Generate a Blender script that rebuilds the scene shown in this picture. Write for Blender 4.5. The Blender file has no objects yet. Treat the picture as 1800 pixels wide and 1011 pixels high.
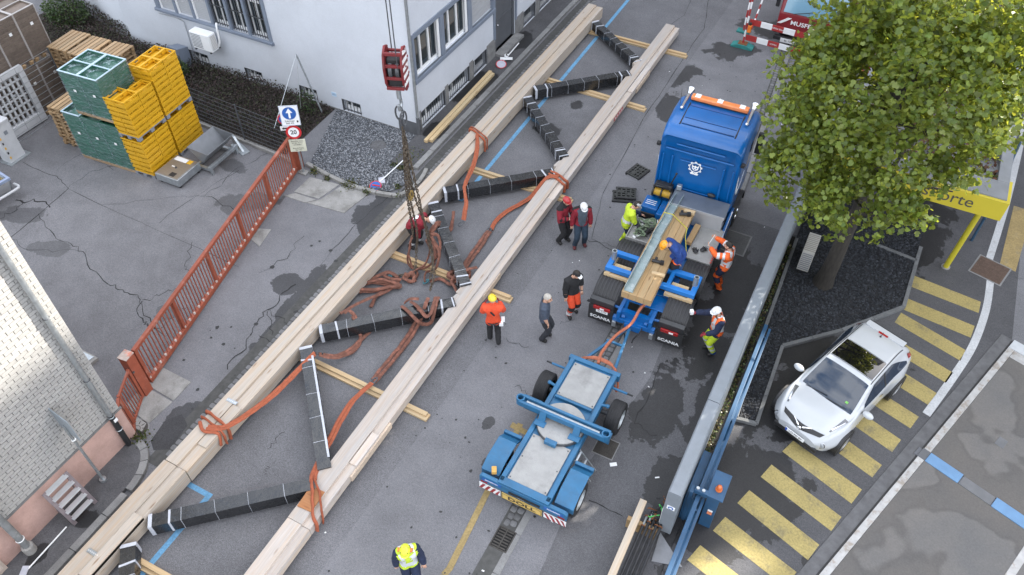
import bpy, bmesh, math, random
import numpy as np
from mathutils import Vector, Matrix, noise as mnoise
PI = math.pi; R = math.radians
random.seed(7)
sc = bpy.context.scene
C = sc.collection

# ------------------------------------------------------------------ camera, light, exposure
CAM_H = 16.2; PITCH = 47.1; YAW = 27.5; FPX = 1400.0
cd = bpy.data.cameras.new('camera'); cam = bpy.data.objects.new('camera', cd); C.objects.link(cam)
cd.sensor_width = 36; cd.lens = 28.0; cd.clip_end = 3000; cd.clip_start = .1
cam.location = (0, 0, CAM_H); cam.rotation_euler = (R(90 - PITCH), 0, R(YAW))
sc.camera = cam
SUN_EL = 35.0; SUN_AZ = 33.0                      # azimuth: degrees from +Y (up the street) towards +X
w = bpy.data.worlds.new('World'); sc.world = w; w.use_nodes = True
wn = w.node_tree.nodes; wl = w.node_tree.links
sky = wn.new('ShaderNodeTexSky'); sky.sky_type = 'NISHITA'; sky.sun_disc = False
sky.sun_elevation = R(SUN_EL); sky.sun_rotation = R(SUN_AZ)
sky.air_density = 1.0; sky.dust_density = 2.5; sky.ozone_density = 1.0
wn['Background'].inputs['Strength'].default_value = 0.15
# broken white cloud over the blue
_tc = wn.new('ShaderNodeTexCoord'); _nz = wn.new('ShaderNodeTexNoise'); _nz.inputs['Scale'].default_value = 2.6; _nz.inputs['Detail'].default_value = 7; _nz.inputs['Roughness'].default_value = .55
wl.new(_tc.outputs['Generated'], _nz.inputs['Vector'])
_rp = wn.new('ShaderNodeMapRange'); _rp.inputs[1].default_value = .38; _rp.inputs[2].default_value = .56; _rp.inputs[3].default_value = .12; _rp.inputs[4].default_value = .95
wl.new(_nz.outputs['Fac'], _rp.inputs[0])
_mx = wn.new('ShaderNodeMix'); _mx.data_type = 'RGBA'; wl.new(_rp.outputs[0], _mx.inputs[0]); wl.new(sky.outputs[0], _mx.inputs[6]); _mx.inputs[7].default_value = (6.6, 6.75, 7.0, 1)
wl.new(_mx.outputs[2], wn['Background'].inputs[0])
sd = bpy.data.lights.new('sun', 'SUN'); sd.energy = 4.6; sd.angle = R(.55); sd.color = (1, .93, .82)
so = bpy.data.objects.new('sun', sd); C.objects.link(so)
sdir = Vector((math.sin(R(SUN_AZ)) * math.cos(R(SUN_EL)), math.cos(R(SUN_AZ)) * math.cos(R(SUN_EL)), math.sin(R(SUN_EL))))
so.rotation_euler = sdir.to_track_quat('Z', 'Y').to_euler()
vs = sc.view_settings; vs.view_transform = 'Standard'; vs.look = 'None'; vs.gamma = 1; vs.use_curve_mapping = False
vs.exposure = 1.6

# ------------------------------------------------------------------ helpers
def px(u, v, z=0.0):
    """the point of the level plane at height z seen at photo pixel (u, v); world X is across the street, Y along it"""
    t = R(PITCH); a = R(YAW)
    x = (u - 900) / FPX; y = (505.5 - v) / FPX
    f = math.cos(t) + y * math.sin(t); d = -math.sin(t) + y * math.cos(t)
    s = (z - CAM_H) / d
    cx, cy = x * s, f * s
    return Vector((cx * math.cos(a) - cy * math.sin(a), cx * math.sin(a) + cy * math.cos(a), z))

WM = {}
def _reg(o, M): WM[o.name] = M
def wm(o): return WM[o.name]

def tag(o, label=None, cat=None, group=None, kind=None):
    if label: o['label'] = label
    if cat: o['category'] = cat
    if group: o['group'] = group
    if kind: o['kind'] = kind
    return o

def thing(name, label, cat, loc=(0, 0, 0), rz=0.0, group=None):
    o = bpy.data.objects.new(name, None); C.objects.link(o)
    o.empty_display_size = .2
    o.location = loc; o.rotation_euler = (0, 0, rz)
    _reg(o, Matrix.Translation(Vector(loc)) @ Matrix.Rotation(rz, 4, 'Z'))
    return tag(o, label, cat, group)

def frame(o, up=Vector((0, 0, 1))):
    y = o.normalized(); x = y.cross(up)
    if x.length < 1e-4: x = y.cross(Vector((1, 0, 0)))
    x.normalize(); z = x.cross(y)
    return x, y, z

class MB:
    """collects shapes; build() links them as ONE mesh object"""
    def __init__(s): s.V = []; s.F = []; s.MI = []
    def add(s, vs, fs, mi=0):
        b = len(s.V); s.V += [tuple(v) for v in vs]
        s.F += [tuple(b + i for i in f) for f in fs]; s.MI += [mi] * len(fs); return s
    def box(s, c, d, rz=0, M=None, mi=0):
        x, y, z = d[0] / 2, d[1] / 2, d[2] / 2
        vs = [Vector(p) for p in ((-x, -y, -z), (x, -y, -z), (x, y, -z), (-x, y, -z), (-x, -y, z), (x, -y, z), (x, y, z), (-x, y, z))]
        T = Matrix.Translation(Vector(c)) @ (M.to_4x4() if M else Matrix.Rotation(rz, 4, 'Z'))
        return s.add([T @ v for v in vs], [(0, 3, 2, 1), (4, 5, 6, 7), (0, 1, 5, 4), (1, 2, 6, 5), (2, 3, 7, 6), (3, 0, 4, 7)], mi)
    def bb(s, x0, x1, y0, y1, z0, z1, mi=0):
        return s.box(((x0 + x1) / 2, (y0 + y1) / 2, (z0 + z1) / 2), (abs(x1 - x0), abs(y1 - y0), abs(z1 - z0)), mi=mi)
    def beam(s, p, q, w, h, up=(0, 0, 1), mi=0):
        p = Vector(p); q = Vector(q); X, Y, Z = frame(q - p, Vector(up))
        M = Matrix((X, Y, Z)).transposed()
        return s.box((p + q) / 2, (w, (q - p).length, h), M=M, mi=mi)
    def ring(s, c, X, Z, r, n):
        return [c + X * (r * math.cos(2 * PI * i / n)) + Z * (r * math.sin(2 * PI * i / n)) for i in range(n)]
    def loft(s, rings, caps=True, closed=True, mi=0):
        n = len(rings[0]); vs = [v for r in rings for v in r]; fs = []
        for k in range(len(rings) - 1):
            for i in range(n if closed else n - 1):
                j = (i + 1) % n
                fs.append((k * n + i, k * n + j, (k + 1) * n + j, (k + 1) * n + i))
        if caps and closed:
            fs.append(tuple(range(n - 1, -1, -1))); fs.append(tuple((len(rings) - 1) * n + i for i in range(n)))
        return s.add(vs, fs, mi)
    def cyl(s, p, q, r, r2=None, n=12, caps=True, mi=0):
        p = Vector(p); q = Vector(q); X, Y, Z = frame(q - p); r2 = r if r2 is None else r2
        return s.loft([s.ring(p, Z, X, r, n), s.ring(q, Z, X, r2, n)], caps, mi=mi)
    def tube(s, pts, r, n=7, mi=0, flat=1.0, closed=False):
        pts = [Vector(p) for p in pts]; rings = []; pz = None
        for i, p in enumerate(pts):
            a = pts[max(0, i - 1)]; b = pts[min(len(pts) - 1, i + 1)]
            d = (b - a)
            if d.length < 1e-6: d = Vector((0, 0, 1))
            X, Y, Z = frame(d) if pz is None else frame(d, pz)
            pz = Z
            rr = r[i] if isinstance(r, (list, tuple)) else r
            rings.append([p + X * (rr * math.cos(2 * PI * k / n)) + Z * (rr * flat * math.sin(2 * PI * k / n)) for k in range(n)])
        return s.loft([list(reversed(q)) for q in rings], True, mi=mi)
    def torus(s, c, axis, r, r2, n=16, m=6, mi=0, arc=2 * PI):
        X, Y, Z = frame(Vector(axis)); c = Vector(c); rings = []
        k = n if arc >= 2 * PI - 1e-6 else n + 1
        for i in range(k):
            a = arc * i / n; d = X * math.cos(a) + Z * math.sin(a)
            rings.append([c + d * (r + r2 * math.cos(2 * PI * j / m)) + Y * (r2 * math.sin(2 * PI * j / m)) for j in range(m)])
        if k == n: rings.append(rings[0])
        return s.loft(rings, arc < 2 * PI - 1e-6, mi=mi)
    def prism(s, poly, z0, z1, mi=0):
        n = len(poly)
        A = sum(poly[i][0] * poly[(i + 1) % n][1] - poly[(i + 1) % n][0] * poly[i][1] for i in range(n))
        if A < 0: poly = list(reversed(poly))
        vs = [(p[0], p[1], z0) for p in poly] + [(p[0], p[1], z1) for p in poly]
        fs = [tuple(range(n - 1, -1, -1)), tuple(range(n, 2 * n))] + [(i, (i + 1) % n, n + (i + 1) % n, n + i) for i in range(n)]
        return s.add(vs, fs, mi)
    def ext(s, prof, M, depth, mi=0):
        """profile in local XZ, extruded along local +Y by depth, placed by M"""
        n = len(prof)
        A = sum(prof[i][0] * prof[(i + 1) % n][1] - prof[(i + 1) % n][0] * prof[i][1] for i in range(n))
        if A < 0: prof = list(reversed(prof))
        vs = [M @ Vector((p[0], 0, p[1])) for p in prof] + [M @ Vector((p[0], depth, p[1])) for p in prof]
        fs = [tuple(range(n)), tuple(range(2 * n - 1, n - 1, -1))] + [(i, n + i, n + (i + 1) % n, (i + 1) % n) for i in range(n)]
        return s.add(vs, fs, mi)
    def sheet(s, poly, z, mi=0):
        n = len(poly)
        A = sum(poly[i][0] * poly[(i + 1) % n][1] - poly[(i + 1) % n][0] * poly[i][1] for i in range(n))
        if A < 0: poly = list(reversed(poly))
        return s.add([(p[0], p[1], z) for p in poly], [tuple(range(n))], mi)
    def strip(s, pts, w, z, mi=0, jit=0):
        """flat ribbon along a ground path"""
        P = [Vector((p[0], p[1], 0)) for p in pts]; L = []; Rr = []
        for i, p in enumerate(P):
            d = P[min(i + 1, len(P) - 1)] - P[max(i - 1, 0)]
            nrm = Vector((d.y, -d.x, 0)).normalized(); ww = (w[i] if isinstance(w, (list, tuple)) else w) / 2
            if jit: ww *= random.uniform(1 - jit, 1 + jit)
            L.append(p - nrm * ww); Rr.append(p + nrm * ww)
        vs = [(p.x, p.y, z) for p in L] + [(p.x, p.y, z) for p in Rr]; n = len(P)
        return s.add(vs, [(i, n + i, n + i + 1, i + 1) for i in range(n - 1)], mi)
    def ball(s, c, r, nu=12, nv=8, M=None, mi=0):
        r = (r, r, r) if not isinstance(r, (tuple, list)) else r; c = Vector(c); rings = []
        for j in range(nv + 1):
            t = PI * j / nv - PI / 2; t = max(-PI / 2 + .02, min(PI / 2 - .02, t))
            q = []
            for i in range(nu):
                a = 2 * PI * i / nu; v = Vector((r[0] * math.cos(a) * math.cos(t), r[1] * math.sin(a) * math.cos(t), r[2] * math.sin(t)))
                q.append(c + (M @ v if M else v))
            rings.append(q)
        return s.loft(rings, True, mi=mi)
    def mesh(s, name, mats, M=None, smooth=False):
        me = bpy.data.meshes.new(name)
        vs = s.V if M is None else [tuple(M @ Vector(v)) for v in s.V]
        me.from_pydata(vs, [], s.F)
        for m in (mats if isinstance(mats, (list, tuple)) else [mats]): me.materials.append(m)
        if len(set(s.MI)) > 1: me.polygons.foreach_set('material_index', s.MI)
        if smooth is not False:
            me.polygons.foreach_set('use_smooth', [True] * len(me.polygons))
            me.update()
            try: me.set_sharp_from_angle(angle=R(smooth if smooth is not True else 40))
            except Exception: pass
        me.update(); return me
    def build(s, name, mats, parent=None, smooth=False, bevel=0, seg=2, local=False, sub=0):
        M = None
        if parent is not None and not local: M = wm(parent).inverted()
        o = bpy.data.objects.new(name, s.mesh(name, mats, M, smooth)); C.objects.link(o)
        if parent is not None: o.parent = parent; _reg(o, wm(parent))
        else: _reg(o, Matrix.Identity(4))
        if bevel:
            b = o.modifiers.new('bevel', 'BEVEL'); b.width = bevel; b.segments = seg; b.limit_method = 'ANGLE'; b.angle_limit = R(35)
        if sub:
            b = o.modifiers.new('subdivision', 'SUBSURF'); b.levels = sub; b.render_levels = sub
        return o

def inst(name, mesh, M, parent=None):
    """one more object sharing a mesh; M is its WORLD matrix"""
    o = bpy.data.objects.new(name, mesh); C.objects.link(o)
    if parent is not None:
        o.parent = parent; o.matrix_local = wm(parent).inverted() @ M; _reg(o, M)
    else:
        o.matrix_world = M; o.matrix_local = M; _reg(o, M)
    return o

def copy_tree(o, parent=None):
    c = o.copy(); C.objects.link(c)
    if parent is not None: c.parent = parent
    _reg(c, wm(o))
    for ch in list(o.children): copy_tree(ch, c)
    return c

def T(x, y, z=0, rz=0): return Matrix.Translation((x, y, z)) @ Matrix.Rotation(rz, 4, 'Z')
def axes(o, X, Y, Z):
    M = Matrix((Vector(X), Vector(Y), Vector(Z))).transposed().to_4x4(); M.translation = Vector(o); return M

def catmull(pts, n=6, closed=False):
    P = [Vector(p) for p in pts]; out = []; N = len(P)
    for i in range(N if closed else N - 1):
        if closed: a, b, c, d = P[(i - 1) % N], P[i], P[(i + 1) % N], P[(i + 2) % N]
        else: a, b, c, d = P[max(0, i - 1)], P[i], P[i + 1], P[min(N - 1, i + 2)]
        for k in range(n):
            t = k / n
            out.append(.5 * ((2 * b) + (c - a) * t + (2 * a - 5 * b + 4 * c - d) * t * t + (3 * b - a - 3 * c + d) * t ** 3))
    if not closed: out.append(P[-1])
    return out

def text(name, string, size, M, m, parent=None, depth=.002, align='CENTER', sx=1.0, bold=0.0):
    cu = bpy.data.curves.new('lettering', 'FONT'); cu.body = string; cu.size = size; cu.extrude = depth; cu.offset = bold
    cu.align_x = align; cu.align_y = 'CENTER'; cu.resolution_u = 3
    o = bpy.data.objects.new('lettering', cu); C.objects.link(o)
    me = bpy.data.meshes.new_from_object(o.evaluated_get(bpy.context.evaluated_depsgraph_get()))
    bpy.data.objects.remove(o); bpy.data.curves.remove(cu)
    A = (wm(parent).inverted() if parent is not None else Matrix.Identity(4)) @ M @ Matrix.Diagonal((sx, 1, 1, 1))
    me.transform(A); me.materials.clear(); me.materials.append(m)
    me.name = name
    ob = bpy.data.objects.new(name, me); C.objects.link(ob)
    if parent is not None: ob.parent = parent; _reg(ob, wm(parent))
    else: _reg(ob, Matrix.Identity(4))
    return ob

# ------------------------------------------------------------------ materials
def newmat(name):
    m = bpy.data.materials.new(name); m.use_nodes = True
    nt = m.node_tree; return m, nt, nt.nodes['Principled BSDF']
def mathn(nt, op, a, b=None, c=None, clamp=False):
    n = nt.nodes.new('ShaderNodeMath'); n.operation = op; n.use_clamp = clamp
    for i, x in enumerate((a, b, c)):
        if x is None: continue
        if isinstance(x, (int, float)): n.inputs[i].default_value = x
        else: nt.links.new(x, n.inputs[i])
    return n.outputs[0]
def mixc(nt, fac, a, b, mode='MIX'):
    n = nt.nodes.new('ShaderNodeMix'); n.data_type = 'RGBA'; n.blend_type = mode; n.clamp_factor = True
    for i, x in ((0, fac), (6, a), (7, b)):
        if isinstance(x, (int, float)): n.inputs[i].default_value = x
        elif isinstance(x, tuple): n.inputs[i].default_value = (*x, 1) if len(x) == 3 else x
        else: nt.links.new(x, n.inputs[i])
    return n.outputs[2]
def noisen(nt, vec, scale, detail=4, rough=.55, dist=0):
    n = nt.nodes.new('ShaderNodeTexNoise'); n.inputs['Scale'].default_value = scale; n.inputs['Detail'].default_value = detail
    n.inputs['Roughness'].default_value = rough; n.inputs['Distortion'].default_value = dist
    nt.links.new(vec, n.inputs['Vector']); return n.outputs['Fac']
def rng(nt, x, a, b, c, d):
    n = nt.nodes.new('ShaderNodeMapRange'); n.clamp = True; nt.links.new(x, n.inputs[0])
    for i, v in enumerate((a, b, c, d)): n.inputs[i + 1].default_value = v
    return n.outputs[0]
def mapv(nt, vec, scale):
    n = nt.nodes.new('ShaderNodeMapping'); n.inputs['Scale'].default_value = scale; nt.links.new(vec, n.inputs['Vector']); return n.outputs[0]

MATS = {}
def mat(name, col, rough=.7, metal=0.0, var=.12, ns=5.0, bump=0.0, bs=60.0, col2=None, c2=(.52, .62), c2s=2.5, rv=0.0, coat=0.0, stretch=None, spec=.5, grain=0.0, gs=40.0, rvar=0.0, dirt=0.0):
    if name in MATS: return MATS[name]
    m, nt, b = newmat(name); L = nt.links
    tc = nt.nodes.new('ShaderNodeTexCoord'); vec = tc.outputs['Object']
    oi = nt.nodes.new('ShaderNodeObjectInfo')
    add = nt.nodes.new('ShaderNodeVectorMath'); add.operation = 'MULTIPLY_ADD'
    cmb = nt.nodes.new('ShaderNodeCombineXYZ')
    for i in range(3): L.new(oi.outputs['Random'], cmb.inputs[i])
    L.new(cmb.outputs[0], add.inputs[0]); add.inputs[1].default_value = (17.3, 31.7, 11.1); L.new(vec, add.inputs[2]); vec = add.outputs[0]
    if stretch: vec = mapv(nt, vec, stretch)
    f = rng(nt, noisen(nt, vec, ns), .3, .7, 1 - var, 1 + var)
    if rv: f = mathn(nt, 'MULTIPLY', f, rng(nt, oi.outputs['Random'], 0, 1, 1 - rv, 1 + rv))
    if grain: f = mathn(nt, 'MULTIPLY', f, rng(nt, noisen(nt, vec, gs, 2, .7), .3, .7, 1 - grain, 1 + grain))
    base = tuple(col)
    if col2 is not None:
        base = mixc(nt, rng(nt, noisen(nt, vec, c2s, 6, .65), c2[0], c2[1], 0, 1), base, tuple(col2))
    if dirt: base = mixc(nt, rng(nt, noisen(nt, vec, 3.1, 7, .7), .45, .75, 0, dirt), base, (.05, .045, .04))
    vm = nt.nodes.new('ShaderNodeVectorMath'); vm.operation = 'SCALE'
    if isinstance(base, tuple): vm.inputs[0].default_value = base
    else: L.new(base, vm.inputs[0])
    L.new(f, vm.inputs['Scale']); L.new(vm.outputs[0], b.inputs['Base Color'])
    if rvar: L.new(rng(nt, noisen(nt, vec, ns * 1.7, 5), .3, .7, max(.02, rough - rvar), min(1, rough + rvar)), b.inputs['Roughness'])
    else: b.inputs['Roughness'].default_value = rough
    b.inputs['Metallic'].default_value = metal; b.inputs['Specular IOR Level'].default_value = spec
    if coat: b.inputs['Coat Weight'].default_value = coat; b.inputs['Coat Roughness'].default_value = .08
    if bump:
        bn = nt.nodes.new('ShaderNodeBump'); bn.inputs['Strength'].default_value = bump; bn.inputs['Distance'].default_value = .01
        L.new(noisen(nt, vec, bs, 5, .6), bn.inputs['Height']); L.new(bn.outputs[0], b.inputs['Normal'])
    MATS[name] = m; return m

def asphalt(name, base, spots=(), warm=0.0, speck=.32, var=.16, wetcol=.30):
    """worn asphalt in world units: aggregate, blotches and wet patches (x, y, rx, ry, turn)"""
    m, nt, b = newmat(name); L = nt.links
    tc = nt.nodes.new('ShaderNodeTexCoord'); v = tc.outputs['Object']
    ag = noisen(nt, v, 42, 2, .8); ag2 = noisen(nt, v, 16, 3, .7); big = noisen(nt, v, .33, 6, .62, .4); mid = noisen(nt, v, 1.7, 6, .65)
    f = mathn(nt, 'MULTIPLY', rng(nt, ag, .28, .72, 1 - speck, 1 + speck), rng(nt, ag2, .3, .7, .88, 1.12))
    f = mathn(nt, 'MULTIPLY', f, rng(nt, big, .3, .7, 1 - var, 1 + var))
    f = mathn(nt, 'MULTIPLY', f, rng(nt, mid, .3, .72, 1 - var * .6, 1 + var * .6))
    wet = None
    if spots:
        nz = noisen(nt, v, 1.15, 6, .62, .3); nz2 = noisen(nt, v, 5.0, 4, .6)
        sep = nt.nodes.new('ShaderNodeSeparateXYZ'); L.new(v, sep.inputs[0])
        wob = mathn(nt, 'ADD', mathn(nt, 'MULTIPLY_ADD', nz, 2.6, -1.3), mathn(nt, 'MULTIPLY_ADD', nz2, .5, -.25))
        for (x, y, rx, ry, a) in spots:
            dx = mathn(nt, 'SUBTRACT', sep.outputs[0], x); dy = mathn(nt, 'SUBTRACT', sep.outputs[1], y)
            ca, sa = math.cos(R(a)), math.sin(R(a))
            ex = mathn(nt, 'MULTIPLY', mathn(nt, 'ADD', mathn(nt, 'MULTIPLY', dx, ca), mathn(nt, 'MULTIPLY', dy, sa)), 1 / rx)
            ey = mathn(nt, 'MULTIPLY', mathn(nt, 'SUBTRACT', mathn(nt, 'MULTIPLY', dy, ca), mathn(nt, 'MULTIPLY', dx, sa)), 1 / ry)
            d = mathn(nt, 'SQRT', mathn(nt, 'ADD', mathn(nt, 'MULTIPLY', ex, ex), mathn(nt, 'MULTIPLY', ey, ey)))
            k = rng(nt, mathn(nt, 'ADD', d, wob), .93, 1.0, 1, 0)
            wet = k if wet is None else mathn(nt, 'MAXIMUM', wet, k)
    col = nt.nodes.new('ShaderNodeVectorMath'); col.operation = 'SCALE'
    col.inputs[0].default_value = (base * (1 + warm), base, base * (1.07 - warm))
    if wet is not None:
        f = mathn(nt, 'MULTIPLY', f, rng(nt, wet, 0, 1, 1, wetcol))
        L.new(rng(nt, wet, 0, 1, .88, .42), b.inputs['Roughness'])
    else: b.inputs['Roughness'].default_value = .88
    L.new(f, col.inputs['Scale']); L.new(col.outputs[0], b.inputs['Base Color'])
    b.inputs['Specular IOR Level'].default_value = .35
    bn = nt.nodes.new('ShaderNodeBump'); bn.inputs['Strength'].default_value = .5; bn.inputs['Distance'].default_value = .008
    L.new(ag, bn.inputs['Height']); L.new(bn.outputs[0], b.inputs['Normal'])
    return m

def woodmat(name, col, axis='Y', rv=.06, knots=True, rough=.62, lam=0.0):
    """sawn timber, grain along a local axis; lam = spacing of glued lamellae"""
    m, nt, b = newmat(name); L = nt.links
    tc = nt.nodes.new('ShaderNodeTexCoord'); oi = nt.nodes.new('ShaderNodeObjectInfo')
    cmb = nt.nodes.new('ShaderNodeCombineXYZ')
    for i in range(3): L.new(oi.outputs['Random'], cmb.inputs[i])
    add = nt.nodes.new('ShaderNodeVectorMath'); add.operation = 'MULTIPLY_ADD'
    L.new(cmb.outputs[0], add.inputs[0]); add.inputs[1].default_value = (7.7, 13.1, 5.3); L.new(tc.outputs['Object'], add.inputs[2])
    s1 = {'X': (.9, 26, 26), 'Y': (26, .9, 26), 'Z': (26, 26, .9)}[axis]; s2 = {'X': (.25, 7, 7), 'Y': (7, .25, 7), 'Z': (7, 7, .25)}[axis]
    g = noisen(nt, mapv(nt, add.outputs[0], s1), 1.6, 4, .65, .6); g2 = noisen(nt, mapv(nt, add.outputs[0], s2), 1.3, 3, .6)
    f = mathn(nt, 'MULTIPLY', rng(nt, g, .3, .7, .84, 1.08), rng(nt, g2, .3, .7, .86, 1.1))
    f = mathn(nt, 'MULTIPLY', f, rng(nt, oi.outputs['Random'], 0, 1, 1 - rv, 1 + rv))
    if lam:
        sp = nt.nodes.new('ShaderNodeSeparateXYZ'); L.new(tc.outputs['Object'], sp.inputs[0])
        f = mathn(nt, 'MULTIPLY', f, rng(nt, mathn(nt, 'PINGPONG', sp.outputs[2], lam / 2), 0, .006, .72, 1))
    base = mixc(nt, rng(nt, g2, .35, .7, 0, 1), tuple(col), (col[0] * .86, col[1] * .74, col[2] * .62))
    if knots:
        vo = nt.nodes.new('ShaderNodeTexVoronoi'); vo.inputs['Scale'].default_value = 1.0
        L.new(mapv(nt, add.outputs[0], {'X': (1.1, 5, 5), 'Y': (5, 1.1, 5), 'Z': (5, 5, 1.1)}[axis]), vo.inputs['Vector'])
        base = mixc(nt, rng(nt, vo.outputs['Distance'], .05, .14, .75, 0), base, (col[0] * .45, col[1] * .3, col[2] * .2))
    vm = nt.nodes.new('ShaderNodeVectorMath'); vm.operation = 'SCALE'; L.new(base, vm.inputs[0]); L.new(f, vm.inputs['Scale'])
    L.new(vm.outputs[0], b.inputs['Base Color']); b.inputs['Roughness'].default_value = rough; b.inputs['Specular IOR Level'].default_value = .3
    bn = nt.nodes.new('ShaderNodeBump'); bn.inputs['Strength'].default_value = .25; bn.inputs['Distance'].default_value = .004
    L.new(g, bn.inputs['Height']); L.new(bn.outputs[0], b.inputs['Normal'])
    return m

def glassmat(name, col=(.02, .03, .035), rough=.03, coat=.5):
    m, nt, b = newmat(name)
    b.inputs['Base Color'].default_value = (*col, 1); b.inputs['Roughness'].default_value = rough; b.inputs['Specular IOR Level'].default_value = .9
    b.inputs['Coat Weight'].default_value = coat; b.inputs['Coat Roughness'].default_value = .02
    return m

K = dict(
    steel=mat('galvanised steel', (.42, .45, .47), .42, .75, .14, 9, .1, 40, rvar=.12),
    steel_dk=mat('dark steel', (.10, .105, .115), .5, .5, .2, 8, .1),
    chrome=mat('chrome', (.75, .76, .78), .15, 1.0, .03),
    black=mat('black plastic', (.018, .018, .02), .5, 0, .25, 6, .1),
    rubber=mat('tyre rubber', (.022, .022, .024), .8, 0, .25, 9, .2, 90),
    white=mat('white paint', (.78, .79, .8), .5, 0, .04, 3),
    red=mat('red paint', (.42, .025, .02), .45, 0, .1),
    blue=mat('truck blue paint', (.001, .098, .33), .3, 0, .08, 2, coat=.35, dirt=.03),
    blue2=mat('trailer blue paint', (.022, .125, .255), .45, 0, .1, 3, .05, 60, dirt=.3, rvar=.1),
    blue3=mat('gate blue paint', (.018, .072, .155), .5, 0, .12, 4, .05, dirt=.25),
    orange=mat('orange paint', (.7, .14, .02), .45, 0, .1),
    concrete=mat('concrete', (.27, .265, .255), .85, 0, .14, 3, .4, 40, (.16, .155, .145), (.5, .68), 1.6, grain=.16, gs=45),
    kerb=mat('granite kerb', (.2, .2, .2), .8, 0, .12, 4, .3, 70, rv=.12, grain=.22, gs=60),
    cobble=mat('granite cobble', (.15, .15, .155), .8, 0, .15, 9, .4, 40, rv=.25, grain=.2, gs=60),
    brick=mat('cream brick', (.335, .33, .32), .75, 0, .06, 8, .2, 70, rv=.09, grain=.08, gs=60),
    mortar=mat('mortar', (.15, .15, .15), .9, 0, .15, 6, .3),
    pink=mat('pink plaster', (.44, .29, .25), .85, 0, .12, 2.2, .3, 60, (.33, .21, .18), (.52, .72), 1.4, grain=.08, gs=50),
    wall=mat('white render wall', (.53, .56, .615), .85, 0, .05, .7, .15, 60, grain=.04, gs=30, dirt=.05),
    bluegrey=mat('blue grey frame paint', (.17, .20, .255), .55, 0, .06, 4),
    plinth=mat('dark plinth', (.085, .09, .1), .8, 0, .15, 4, .2),
    stone=mat('plinth stone', (.19, .19, .19), .85, 0, .2, 4, .4, 40, grain=.2),
    timber=woodmat('glulam timber', (.475, .43, .38), lam=.066),
    timber2=woodmat('pale glulam timber', (.58, .545, .52), rv=.03, lam=.066),
    plank=woodmat('fresh plank', (.55, .43, .27), axis='X'),
    planky=woodmat('fresh plank lengthwise', (.56, .45, .28), axis='Y'),
    oldwood=woodmat('weathered pallet wood', (.40, .29, .175), axis='Y', rv=.22),
    oldwoodx=woodmat('weathered pallet wood crosswise', (.36, .26, .155), axis='X', rv=.22),
    beamwood=woodmat('yellow beam wood', (.42, .30, .165), axis='Y', rv=.08),
    rust=mat('rust red gate paint', (.27, .066, .034), .6, 0, .14, 5, .2, 50, (.36, .16, .12), (.56, .72), 2.2, rv=.06),
    yellow=mat('yellow plastic', (.62, .345, .014), .45, 0, .05, 5, rv=.05),
    sling=mat('orange sling', (.31, .082, .038), .85, 0, .2, 12, .6, 50),
    slingd=mat('dirty sling', (.155, .066, .046), .9, 0, .3, 9, .7, 45, (.27, .11, .075), (.5, .65), 7),
    film=mat('black film', (.012, .013, .015), .24, 0, .2, 5, 1.0, 6, rvar=.1, spec=.9),
    tape=mat('white tape', (.46, .48, .53), .5, 0, .05),
    dia=mat('tread plate', (.32, .32, .315), .5, .2, .1, 4, .9, 55, (.19, .188, .185), (.52, .74), 1.6, rvar=.1),
    ypaint=mat('yellow road paint', (.31, .25, .095), .8, 0, .10, 2, .2, 60, (.16, .14, .085), (.53, .74), 2.6, grain=.22, gs=22),
    opaint=mat('ochre road paint', (.27, .20, .085), .8, 0, .14, 2, .2, 60, (.2, .17, .11), (.54, .72), 2.3, grain=.2, gs=22),
    bpaint=mat('blue road paint', (.12, .29, .47), .8, 0, .14, 2, .2, 60, (.11, .15, .19), (.56, .76), 4, grain=.22, gs=22),
    wpaint=mat('white road paint', (.42, .43, .445), .8, 0, .12, 2, .2, 60, (.3, .3, .3), (.55, .75), 4, grain=.15, gs=22),
    glass=glassmat('window glass'),
    skin=mat('skin', (.52, .30, .21), .55, 0, .06, 8),
)

# ================================================================== STRUCTURE
# ground: one sheet to the horizon, the street and yard surfaces a few mm above each other
wet = [(-1.4, 16.4, .9, 1.3, 8), (-1.4, 13.6, .9, .8, 0), (-1.85, 11.4, .62, 1.1, 0), (-1.15, 9.6, .35, .9, 5), (-1.8, 14.9, .9, .5, 0), (-.9, 12.0, .35, 1.8, 0), (.5, 10.6, 1.3, 1.0, 30), (-.1, 9.0, .8, 1.4, 0), (2.9, 21.3, 1.3, 2.6, 0), (1.2, 15.4, 1.6, .6, -20),
       (-6.2, 23.6, .7, .9, 0), (-6.4, 25.6, 1.1, .5, 60), (-5.2, 28.3, 1.0, .6, 40), (-9.0, 20.6, .5, .5, 0), (-4.2, 30.6, 1.2, .7, 0), (-12.0, 5.8, .42, .62, 0), (-11.9, 9.8, .28, 2.0, 6), (-12.1, 14.2, .5, .9, 0), (-12.5, 10.6, .5, .4, 0), (-5.4, 9.2, .16, .2, 0), (-4.9, 8.2, .18, .2, 0), (-7.6, 20.0, .25, .5, 0), (-2.5, 10.0, .3, .9, 10)]
road = MB().sheet([(-300, -300), (300, -300), (300, 400), (-300, 400)], 0).build('road', asphalt('street asphalt', .158, wet)); tag(road, kind='structure')
yard_m = asphalt('yard asphalt', .158, [(-19.5, 8.6, .7, .3, 30), (-21.5, 9.2, .8, .35, 30), (-17.4, 13.9, .5, .3, 0), (-15.8, 12.7, 1.0, .5, 30), (-14.8, 8.2, .3, .3, 0)], var=.2, wetcol=.55, warm=.01)
yard = MB().sheet([(-13.6, 5.2), (-13.5, 6.6), (-14.2, 10.0), (-15.2, 14.6), (-15.4, 15.0), (-40, 15.3), (-40, -10), (-12.9, -10), (-12.9, 5.2)], .004).build('yard_paving', yard_m); tag(yard, kind='structure')
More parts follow.
